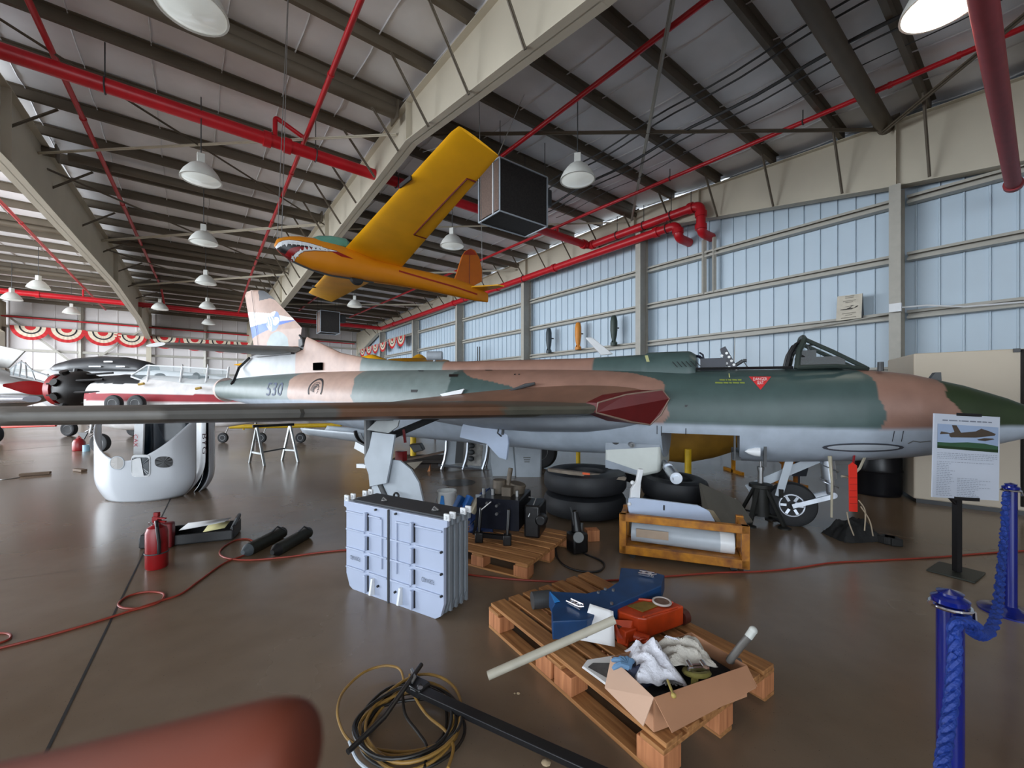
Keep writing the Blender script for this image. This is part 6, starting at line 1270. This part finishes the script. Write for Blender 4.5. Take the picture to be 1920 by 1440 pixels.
for x in (.03, Lc-.03):
    for z in (.1, .395): o = MB(); o.bar(CP(x, 0, z), CP(x, .34, z), .05, .05); o.build('end_rail', M['ochre'], ct)
o = MB(); o.box(CP(Lc/2, .17, .10), (Lc-.04, .32, .02), math.atan2(cx.y, cx.x)); o.build('tray', M['ochre'], ct)
for x in (.12, Lc-.12):
    for y in (.02, .32): o = MB(); P = CP(x, y, .03); o.cyl(P-cy*.012, P+cy*.012, .03); o.build('caster', M['black'], ct)
t = thing('grey_tube', 'grey metal tube with bare patch lying inside the yellow cart', 'tube', CP(.6, .17, .11)); o = MB(); o.cyl(CP(.1, .18, .21), CP(Lc-.22, .18, .20), .095, n=28); o.build('tube_body', M['lgrey'], t); o = MB(); o.cyl(CP(Lc-.22, .18, .20), CP(Lc-.10, .18, .20), .096, n=28); o.build('white_end', M['white'], t); o = MB(); o.box(CP(.30, .08, .23), (.30, .012, .08), math.atan2(cx.y, cx.x)); o.build('label_plate', mat('plate_tan', (170, 150, 130), .5), t)
# white aircraft flap part resting on the cart
wf = thing('white_flap_part', 'white L-shaped aircraft fairing part resting on the yellow cart', 'aircraft part', CP(.3, .1, .43)); dW = 4.22
o = MB(); o.prism([px(x, y, dW) for x, y in ((1180, 935), (1190, 934), (1230, 938), (1310, 948), (1330, 958), (1342, 979), (1180, 963), (1178, 950))], (0, .04, 0)); o.build('panel', BW, wf, flat=True, bevel=.008)
o = MB(); o.prism([px(x, y, dW+.05) for x, y in ((1198, 880), (1207, 880), (1202, 905), (1200, 936), (1182, 936), (1184, 918), (1194, 902))], (0, .05, 0)); o.build('upright_rib', M['white'], wf, flat=True, bevel=.006)
o = MB(); o.ball(px(1186, 905, dW), .022); o.ball(px(1180, 945, dW), .02); o.build('hinge_lug', M['white'], wf); o = MB(); o.box(px(1245, 952, dW-.01), (.012, .01, .05)); o.build('slot', M['black'], wf)
gc = thing('grey_cover', 'flat dusty grey cover leaning behind the yellow cart', 'cover', fl(1370, 980)); o = MB(); o.prism([px(1312, 905, 4.9), px(1385, 938, 4.9), px(1412, 978, 4.75), px(1340, 985, 4.5), px(1318, 950, 4.6)], (0, .02, -.02)); o.build('sheet', mat('dusty_grey', (92, 88, 80), .8), gc, flat=True); o = MB(); o.prism([px(x, y, 4.45) for x, y in ((1325, 955), (1338, 958), (1352, 978), (1345, 980))], (0, .02, 0)); o.build('curved_lip', mat('lip_tan', (160, 146, 120), .6), gc, flat=True)
t = thing('white_angle', 'thin white angle piece lying on the floor behind the grey cover', 'metal piece', fl(1360, 945)); o = MB(); P = [fl(1338, 936), fl(1378, 937), fl(1380, 946)]; o.bar(P[0]+UP*.01, P[1]+UP*.01, .03, .02); o.bar(P[1]+UP*.01, P[2]+UP*.01, .03, .02); o.build('angle', M['white'], t)
# screw jack stand
jk = thing('tripod_jack', 'black tripod screw jack supporting the jet nose section', 'jack', (3.1, 5.2, 0)); JK = mat('jack_black', (24, 24, 20), .6)
base = Vec((3.1, 5.2, 0))
o = MB(); o.cyl(base+UP*.1, base+UP*.46, .1, .085); o.lathe([(.1, .44), (.13, .45), (.13, .49), (.09, .5)], base, UP, 16); o.build('body', JK, jk)
o = MB(); o.cyl(base+UP*.46, base+UP*.70, .032); o.cyl(base+UP*.66, base+UP*.70, .04); o.cyl(base+UP*.7, base+UP*.84, .016); o.build('screw', M['steel'], jk)
for k in range(4):
    q = k*math.pi/2+.6; dv = Vec((math.cos(q), math.sin(q), 0)); o = MB(); o.bar(base+dv*.06+UP*.46, base+dv*.27+UP*.03, .05, .03); o.lathe([(.07, 0), (.07, .015), (.02, .03)], base+dv*.27, UP, 14); o.build('leg', JK, jk); o = MB(); o.bar(base+dv*.22+UP*.12, base+UP*.12, .02, .02); o.build('leg_stay', JK, jk)
o = MB(); o.box(base+Vec((.17, -.1, .40)), (.04, .1, .1)); o.build('hand_pump', JK, jk)
# remove-before-flight streamer, black bag of chocks
rb = thing('red_streamer', 'bright red-orange webbing streamer hanging from the jet beside the nose strut', 'streamer', px(1600, 960, 4.55)); o = MB(); o.prism([px(x, y, 4.5) for x, y in ((1592, 872), (1599, 867), (1607, 873), (1608, 960), (1593, 959))], (0, .01, 0)); o.build('webbing', mat('signal_orange_red', (232, 48, 30), .6, var=.06), rb, flat=True)
for y in (896, 908, 920, 932, 944): o = MB(); o.box(px(1600, y, 4.495), (.08, .004, .004)); o.build('stitching', mat('stitch_dark_red', (170, 30, 22), .7), rb)
o = MB(); o.tube([px(1600, 868, 4.5), px(1602, 852, 4.6)], .012, 5); o.build('cord', M['redm'], rb)
bg = thing('black_chock_bag', 'black lumpy bag with pale draw cords beside the nose wheel', 'bag', (3.85, 4.62, 0)); o = rag('', (3.82, 4.66, .0), .20, 9.1, 0, .24, stretch=(1.15, .8)); o.build('bag', mat('black_canvas', (20, 20, 20), .8, bump=.3, bscale=30), bg)
for k in range(3): o = MB(); o.box((4.03+.02*k, 4.50-.03*k, .04+.0*k), (.12, .1, .08), .3+k*.5); o.build('black_block', mat('block_black', (24, 23, 22), .7), bg, bevel=.01)
for pts in (((1610, 938), (1622, 958), (1621, 995)), ((1614, 950), (1630, 975), (1637, 1005)), ((1588, 960), (1592, 980), (1601, 1004))): o = MB(); o.tube(spline([px(x, y, 4.36) for x, y in pts]), .006, 5); o.build('draw_cord', mat('cord_pale', (168, 152, 130), .8), bg)
# bucket
bu = thing('white_bucket', 'white plastic bucket with a blue printed mark behind the panel stack', 'bucket', fl(838, 985)); o = MB(); o.lathe([(.095, 0), (.115, .40), (.12, .41), (.12, .43), (.108, .43), (.09, .02), (0, .02)], n=32); bb_ = o.build('body', mat('bucket_white', (228, 230, 228), .4), bu, local=True)
o = MB(); o.prism([Vec((-.075, -.118, .24)), Vec((-.005, -.124, .23)), Vec((-.022, -.124, .39)), Vec((-.052, -.12, .39))], (0, .01, 0)); o.build('blue_mark', mat('print_blue', (40, 130, 210), .5), bb_, local=True, flat=True)
o = MB(); o.tube([(-.118, 0, .39), (-.13, -.05, .28), (0, -.15, .2), (.13, -.05, .28), (.118, 0, .39)], .004, 5); o.build('wire_handle', M['steel'], bu, local=True)
o = MB(); P = fl(860, 905, .0); o.disc(P, .3, z=.003); tag(o.build('oil_stain', mat('oil_stain', (72, 68, 64), .3)), 'dark round wet stain on the floor behind the bucket', 'stain')
# blue and white brackets at the back of the rear pallet
bq = thing('blue_cradle_stack', 'dark blue steel cradle with blue and white padded blocks on the rear pallet', 'cradle', (-.52, 4.5, .145)); BD = mat('dark_blue_paint', (16, 44, 92), .45, var=.3, scale=8)
zp = .147
o = MB(); o.prism([px(x, y, 4.42) for x, y in ((872, 1000), (905, 985), (922, 960), (925, 1005), (905, 1020), (872, 1030))], (.0, .3, 0)); o.build('base_beam', BD, bq, flat=True, bevel=.006)
o = MB(); o.prism([px(x, y, 4.62) for x, y in ((893, 972), (905, 962), (916, 950), (913, 918), (903, 922), (896, 928), (886, 940), (880, 985))], (.03, .12, 0)); o.build('upright_cradle', BD, bq, flat=True, bevel=.006)
for (x0, y0), (x1, y1), m in (((852, 958), (866, 930), M['blue']), ((868, 958), (882, 930), mat('pad_blue', (36, 96, 168), .5)), ((884, 962), (898, 936), mat('pad_cream', (190, 180, 156), .6))): o = MB(); o.bar(px(x0, y0, 4.36), px(x1, y1, 4.42), .07, .06); o.build('padded_block', m, bq, bevel=.01)
o = MB(); o.box(px(897, 932, 4.5), (.06, .03, .05)); o.build('cream_cap', M['lgrey'], bq)
for x in (864, 879): o = MB(); o.box(px(x, 960, 4.4)-UP*.0, (.05, .08, .16)); o.build('support_block', BD, bq)
# black hydraulic unit
hu = thing('hydraulic_unit', 'black greasy hydraulic power unit with rods and hoses on the rear pallet', 'machine', (-.15, 4.25, .145)); HK = mat('greasy_black', (16, 16, 18), .35, var=.4, scale=6, bump=.2); ha = math.radians(-16); HR = Matrix.Rotation(ha, 3, 'Z'); hO = Vec((-.10, 4.28, .147))
def HP(x, y, z): return hO+HR@Vec((x, y, z))
o = MB(); o.box(HP(0, .1, .27), (.44, .5, .30), HR); o.build('tank', HK, hu, bevel=.015)
o = MB(); o.prism([HP(-.22, -.16, .12), HP(.22, -.16, .12), HP(.22, -.16, .42), HP(-.22, -.16, .42)], HR@Vec((0, .02, 0))); o.build('front_plate', mat('plate_dark_navy', (18, 20, 30), .3), hu, flat=True)
for x in (-.17, .12): o = MB(); o.bar(HP(x, -.22, .0), HP(x, -.22, .10), .08, .08); o.bar(HP(x, -.22, .08), HP(x+.01, -.19, .34), .03, .03); o.build('front_foot', HK, hu, bevel=.01)
o = MB(); o.bar(HP(-.17, -.22, .07), HP(.12, -.22, .07), .04, .04); o.build('foot_bar', HK, hu)
for x in (-.30,): o = MB(); o.bar(HP(x, -.02, .0), HP(x+.06, .0, .36), .035, .035); o.build('side_leg', HK, hu)
o = MB(); o.tube(spline([HP(-.05, -.2, .40), HP(-.12, -.2, .34), HP(-.16, -.2, .30), HP(-.17, -.2, .22)]), .007, 6); o.build('hydraulic_line', M['steel'], hu); o = MB(); o.tube([HP(.28, .0, .42), HP(.36, -.02, .42), HP(.30, -.1, .25)], .007, 6); o.build('hydraulic_line', M['steel'], hu)
o = MB(); o.cyl(HP(-.06, .1, .42), HP(-.06, .1, .56), .07); o.cyl(HP(.1, .16, .42), HP(.12, .16, .52), .09); o.box(HP(.05, .02, .46), (.1, .1, .1), HR); o.cyl(HP(.03, .1, .5), HP(.05, .14, .68), .025); o.build('motor', mat('dusty_metal', (88, 78, 66), .6, scale=14, var=.4), hu, bevel=.006)
for x in (-.2, -.1, .16): o = MB(); o.cyl(HP(x, .0, .42), HP(x, .0, .48), .018); o.build('filler_cap', M['steel'], hu)
for x, z in ((0, .36), (.0, .28), (-.1, .38)): o = MB(); o.cyl(HP(x, -.17, z), HP(x, -.2, z), .014, n=8); o.build('valve', M['steel'], hu)
o = MB(); o.box(HP(.33, .08, .2), (.16, .34, .32), HR); o.cyl(HP(.42, -.1, .22), HP(.42, .0, .22), .06); o.build('side_pump', HK, hu, bevel=.02)
# black lamp or pump on the floor with a pale round face
pm = thing('black_pump', 'small black pump with a pale round face on the floor beside the rear pallet', 'pump', fl(1082, 1040)); c = fl(1082, 1036); o = MB(); o.box(c+UP*.11, (.17, .16, .2), .4); o.cyl(c+UP*.2, c+Vec((-.02, .05, .42)), .06, .03); o.build('body', HK, pm, bevel=.02); o = MB(); o.lathe([(0, .0), (.05, 0), (.055, -.01)], c+Vec((.0, -.11, .19)), (.1, -1, .2), 20); o.build('round_face', M['grey'], pm); o = MB(); o.tube([c+Vec((-.03, -.02, .22)), c+Vec((-.05, 0, .4)), c+Vec((-.07, 0, .46))], .008, 6); o.tube([c+Vec((.04, -.02, .22)), c+Vec((.05, 0, .3))], .014, 6); o.build('lever', M['dgrey'], pm)
o = MB(); o.box(fl(1110, 1002, .06), (.14, .12, .12), .1); tag(o.build('wood_block', M['wood2'], bevel=.004), 'short block of wood in front of the very large tyres', 'block')
# engine casings and scrap beyond the main wheel
eg = thing('engine_casing', 'skeletal metal engine casing with curved ribs lying beyond the main gear', 'engine part', fl(890, 882)); dE = 8.9
for x, w in ((828, .0), (868, .0), (905, .0)):
    o = MB(); o.tube([px(x, 880, dE), px(x+6, 862, dE), px(x+9, 845, dE), px(x+10, 826, dE)], .035, 6); o.build('curved_rib', M['alum'], eg)
    o = MB(); o.tube([px(x+4, 880, dE+.5), px(x+9, 862, dE+.5), px(x+11, 845, dE+.5), px(x+12, 826, dE+.5)], .03, 6); o.build('curved_rib', M['alum'], eg)
o = MB(); o.prism([px(x, y, dE+.05) for x, y in ((833, 828), (856, 828), (853, 870), (833, 872))], (0, .03, 0)); o.build('inner_sheet', M['lgrey'], eg, flat=True); o = MB(); o.prism([px(x, y, dE+.04) for x, y in ((856, 828), (870, 830), (867, 868), (853, 868))], (0, .03, 0)); o.build('dark_opening', M['black'], eg, flat=True)
o = MB(); o.prism([px(x, y, dE+.05) for x, y in ((878, 828), (906, 836), (902, 874), (874, 872))], (0, .03, 0)); o.build('pitted_sheet', mat('pitted_sheet', (170, 166, 160), .5, scale=9, var=.6), eg, flat=True)
for x, y in ((884, 836), (884, 848), (883, 860)): o = MB(); o.ball(px(x, y, dE-.02), (.07, .05, .06), 8, 6); o.build('cluster_fitting', M['dgrey'], eg)
o = MB(); o.tube([px(822, 872, dE), px(900, 880, dE), px(930, 884, dE)], .03, 6); o.build('bottom_rail', M['alum'], eg)
sc = thing('scrap_pile', 'low heap of boards, dark pad and torn card beyond the main wheel', 'scrap', fl(790, 885)); dS = 9.2
o = MB(); o.bar(px(745, 866, dS), px(838, 846, dS), .1, .04); o.build('board', mat('dark_board', (92, 74, 62), .7), sc); o = MB(); o.box(px(790, 860, dS+.3), (1.2, .9, .06)); o.box(px(790, 872, dS+.3), (1.1, .8, .18)); o.build('base', mat('dark_scrap_base', (52, 44, 40), .8), sc)
o = MB(); o.prism([px(x, y, dS-.3) for x, y in ((766, 834), (787, 832), (794, 845), (776, 849))], (0, .25, .0)); o.build('seat_pad', M['dgrey'], sc, flat=True, bevel=.02); o = MB(); o.prism([px(x, y, dS-.4) for x, y in ((762, 868), (792, 865), (777, 880))], (0, .03, 0)); o.build('torn_card', mat('torn_card', (150, 142, 128), .8), sc, flat=True)
o = MB(); P = fl(801, 884); o.prism([P, P+Vec((.06, 0, 0)), P+Vec((.06, 0, .14))], (0, .1, 0)); o.build('wood_wedge', M['wood2'], sc, flat=True)
for x, y0, y1, lb in ((775, 817, 832, 'short thick yellow post just right of the main gear leg'),): post(x, y0, y1+20, 9.8, .07, lb)
# display sign
sg = thing('display_sign', 'white information sheet with a jet photo on a black pedestal stand', 'sign', (4.0, 3.72, 0)); dG = 3.68
c1, c2, c3, c4 = px(1748, 932, dG), px(1873, 939, dG-.02), px(1875, 782, dG-.02), px(1752, 775, dG)
sx_ = (c2-c1).normalized(); sw = (c2-c1).length; sy_ = (c4-c1).normalized(); shh = (c4-c1).length; sn = sx_.cross(sy_).normalized()
if sn.y > 0: sn = -sn
def SG_(u, v, o_=.003): return c1+sx_*sw*u+sy_*shh*v+sn*o_
o = MB(); o.prism([c1, c2, c3, c4], -sn*.012); o.build('sheet', mat('sheet_white', (190, 196, 208), .5, var=.02), sg, flat=True)
o = MB(); o.prism([SG_(.33, .985, .0), SG_(.70, .985, .0), SG_(.70, 1.02, .0), SG_(.33, 1.02, .0)], sn*.008); o.build('clip', M['black'], sg, flat=True); o = MB(); o.prism([SG_(.33, -.02, .0), SG_(.70, -.02, .0), SG_(.70, .02, .0), SG_(.33, .02, .0)], sn*.008); o.build('clip', M['black'], sg, flat=True)
o = MB(); P = c1.lerp(c2, .48)-sn*.03; o.bar((P.x, P.y+.03, .02), (P.x, P.y+.03, P.z+.03), .045, .045); o.build('post', M['black'], sg); o = MB(); o.bar(P, P-sx_*.12+Vec((0, 0, .0)), .03, .012); o.bar((P.x, P.y+.03, P.z-.08), P-sx_*.1, .02, .01); o.build('bracket', M['black'], sg)
o = MB(); o.box((P.x+.01, P.y+.05, .008), (.36, .30, .016), .55); o.build('base_plate', mat('base_dark', (40, 42, 34), .5), sg, bevel=.004)
def sgp(name, pts, m, o_=.004): mb = MB(); mb.add([SG_(u, v, o_) for u, v in pts], [tuple(range(len(pts)))]); return mb.build(name, m, pic, flat=True)
pic = MB(); pic.add([SG_(u, v, .003) for u, v in ((.05, .59), (.96, .57), (.96, .87), (.05, .88))], [(0,1,2,3)]); pic = pic.build('picture', mat('picture_sky', (150, 168, 196), .4, var=.1, scale=3), sg, flat=True)
sgp('picture_hills', [(.05, .59), (.96, .57), (.96, .645), (.75, .67), (.5, .675), (.25, .66), (.05, .66)], mat('picture_hills', (48, 84, 58), .5)); sgp('picture_field', [(.05, .59), (.96, .57), (.96, .605), (.05, .62)], mat('picture_field', (26, 52, 22), .5), .0045)
PJ = mat('picture_jet', (74, 62, 52), .5); sgp('picture_jet', [(.23, .735), (.25, .725), (.62, .735), (.70, .745), (.90, .77), (.92, .79), (.82, .82), (.70, .845), (.62, .81), (.40, .785), (.33, .87), (.26, .87), (.30, .79), (.22, .77)], PJ, .005); sgp('picture_tailplane', [(.08, .755), (.28, .77), (.10, .79), (.30, .785)][:3], PJ, .0055); sgp('picture_drop_tank', [(.64, .715), (.75, .735), (.88, .735), (.90, .725), (.76, .70), (.66, .705)], PJ, .0055)
o = MB(); x = .12
for w in (.09, .14, .03, .12, .10, .07, .08, .06): o.add([SG_(x, .918), SG_(x+w*.9, .918), SG_(x+w*.9, .932), SG_(x, .932)], [(0,1,2,3)]); x += w+.008
o.build('sign_title', mat('sign_ink', (120, 126, 140), .8), sg, flat=True)
LN = mat('sign_line_ink', (150, 156, 168), .8); o = MB(); random.seed(5); v = .53
for k in range(24):
    w0 = .05; segs = [(w0, random.uniform(.22, .32))] if k > 4 else [(w0, .95 if k < 3 else .9)]
    if k > 12: segs.append((.36, random.uniform(.5, .95)))
    for a_, b_ in segs:
        x = a_
        while x < b_: w = random.uniform(.015, .05); o.add([SG_(x, v, .004), SG_(min(x+w, b_), v, .004), SG_(min(x+w, b_), v+.007, .004), SG_(x, v+.007, .004)], [(0,1,2,3)]); x += w+.012
    v -= .021 if k != 3 else .04
o.build('fine_print', LN, sg, flat=True)
# stanchions and ropes
SB = mat('stanchion_blue', (8, 24, 104), .22, coat=.5); RP = mat('blue_rope', (12, 48, 128), .6, bump=.5, bscale=60)
s0 = thing('rope_stanchion', 'blue rope stanchion with hook top nearest the camera at the lower right', 'stanchion', (1.455, 1.385, 0), 0, 'blue rope stanchions')
o = MB(); o.cyl((0, 0, .02), (0, 0, .93), .034, n=24); o.build('post', SB, s0, local=True); o = MB(); o.lathe([(.03, .9), (.046, .91), (.048, .925), (.03, .935), (.034, .945), (.0, .955)]); o.build('cap', SB, s0, local=True); o = MB(); o.lathe([(.17, 0), (.17, .012), (.06, .03), (.035, .05)], n=36); o.build('base', SB, s0, local=True)
o = MB(); o.torus((0, 0, .90), UP, .05, .006, 20, 6); o.tube([(.05, 0, .9), (.07, -.01, .88), (.06, -.02, .86)], .006, 6); o.tube([(-.05, 0, .9), (-.065, 0, .91)], .008, 6); o.build('hook_ring', M['chrome'], s0, local=True)
s1 = dup(s0, Vec((3.66, 3.06, 0)), 0, 'blue rope stanchion farther back at the right edge beside the display sign')
def rope(label, pts, r):
    Q = spline([Vec(p) for p in pts], 10); o = MB(); L = len(Q); th = 0
    for s_ in range(3):
        P = []; acc = 0
        for i, p in enumerate(Q):
            if i: acc += (p-Q[i-1]).length
            tdir = (Q[min(i+1, L-1)]-Q[max(i-1, 0)]).normalized(); x, y, _ = frame(tdir); q = acc*70+s_*2.094; P.append(p+(x*math.cos(q)+y*math.sin(q))*r*.55)
        o.tube(P, r*.62, 7)
    return tag(o.build('barrier_rope', RP), label, 'rope')
n0 = Vec((1.455, 1.385, .86)); f0 = Vec((3.66, 3.06, .86))
def sag(a, b, d_, n=9, side=None): return [a.lerp(b, i/(n-1))-UP*d_*4*(i/(n-1))*(1-i/(n-1)) for i in range(n)]
rope('blue braided rope sagging between the two blue stanchions', [n0+Vec((.05, .02, .02))]+[px(x, y, dd) for x, y, dd in ((1812, 1168, 1.5), (1828, 1186, 1.62), (1845, 1190, 1.76), (1860, 1176, 1.95), (1870, 1140, 2.2), (1876, 1080, 2.5), (1882, 1010, 2.8))]+[f0+Vec((-.06, -.02, .02))], .021)
rope('blue braided rope falling from the near stanchion toward the bottom edge', [n0+Vec((.03, -.05, .0)), px(1793, 1170, 1.3), px(1790, 1230, 1.27), px(1785, 1300, 1.24), px(1776, 1370, 1.2), px(1766, 1440, 1.15), px(1750, 1560, 1.08), px(1735, 1700, 1.0)], .016)
# ------------------------------------------------ the photographer's fingertip in front of the lens
hand = thing('person', 'blurred finger of the person taking the picture, reaching in from the lower left', 'person', (-.12, .075, H-.13))
SK = mat('skin', (120, 62, 46), .6, var=.1, scale=40, spec=.2)
def skin(name, chains, m, parent):
    vs = []; es = []; rs = []
    for ch in chains:
        base_i = None
        for i, item in enumerate(ch):
            if isinstance(item, int): base_i = item; prev = item; continue
            p, r = item; vs.append(p); rs.append(r); k = len(vs)-1
            if i > 0: es.append((prev, k))
            prev = k
    me = bpy.data.meshes.new(name); I = wm(parent).inverted(); me.from_pydata([tuple(I@Vec(p)) for p in vs], es, []); o = bpy.data.objects.new(name, me); C.objects.link(o); o.parent = parent; me.materials.append(m)
    md = o.modifiers.new('skin', 'SKIN'); me.skin_vertices.new() if not me.skin_vertices else None
    for i, r in enumerate(rs): me.skin_vertices[0].data[i].radius = (r, r); me.skin_vertices[0].data[i].use_root = (i == 0)
    md.use_smooth_shade = True; s_ = o.modifiers.new('sub', 'SUBSURF'); s_.levels = 2; s_.render_levels = 2; return o
def hp(x, y, d): return px(x, y, d)
wr = Vec((-.20, .03, H-.16)); pm_ = Vec((-.15, .045, H-.115))
ch = [[(wr+Vec((-.08, -.03, -.06)), .03), (wr, .028), (pm_, .026), (Vec((-.11, .06, H-.085)), .022)]]
ch.append([3, (hp(-230, 1590, .078), .0105), (hp(60, 1528, .078), .0100), (hp(330, 1462, .078), .0100), (hp(540, 1412, .078), .0102), (hp(590, 1404, .078), .0075)])
ch.append([3, (hp(-200, 1900, .085), .0095), (hp(100, 1900, .085), .009), (hp(250, 1950, .08), .0085), (hp(320, 2000, .07), .007)])
ch.append([2, (Vec((-.10, .04, H-.12)), .0095), (Vec((-.07, .05, H-.12)), .009), (Vec((-.055, .045, H-.13)), .0085), (Vec((-.05, .035, H-.14)), .007)])
ch.append([2, (Vec((-.11, .025, H-.14)), .0085), (Vec((-.085, .03, H-.145)), .008), (Vec((-.075, .025, H-.155)), .007)])
ch.append([1, (Vec((-.17, .07, H-.14)), .012), (Vec((-.15, .10, H-.15)), .011), (Vec((-.13, .115, H-.16)), .009)])
skin('hand', ch, SK, hand)
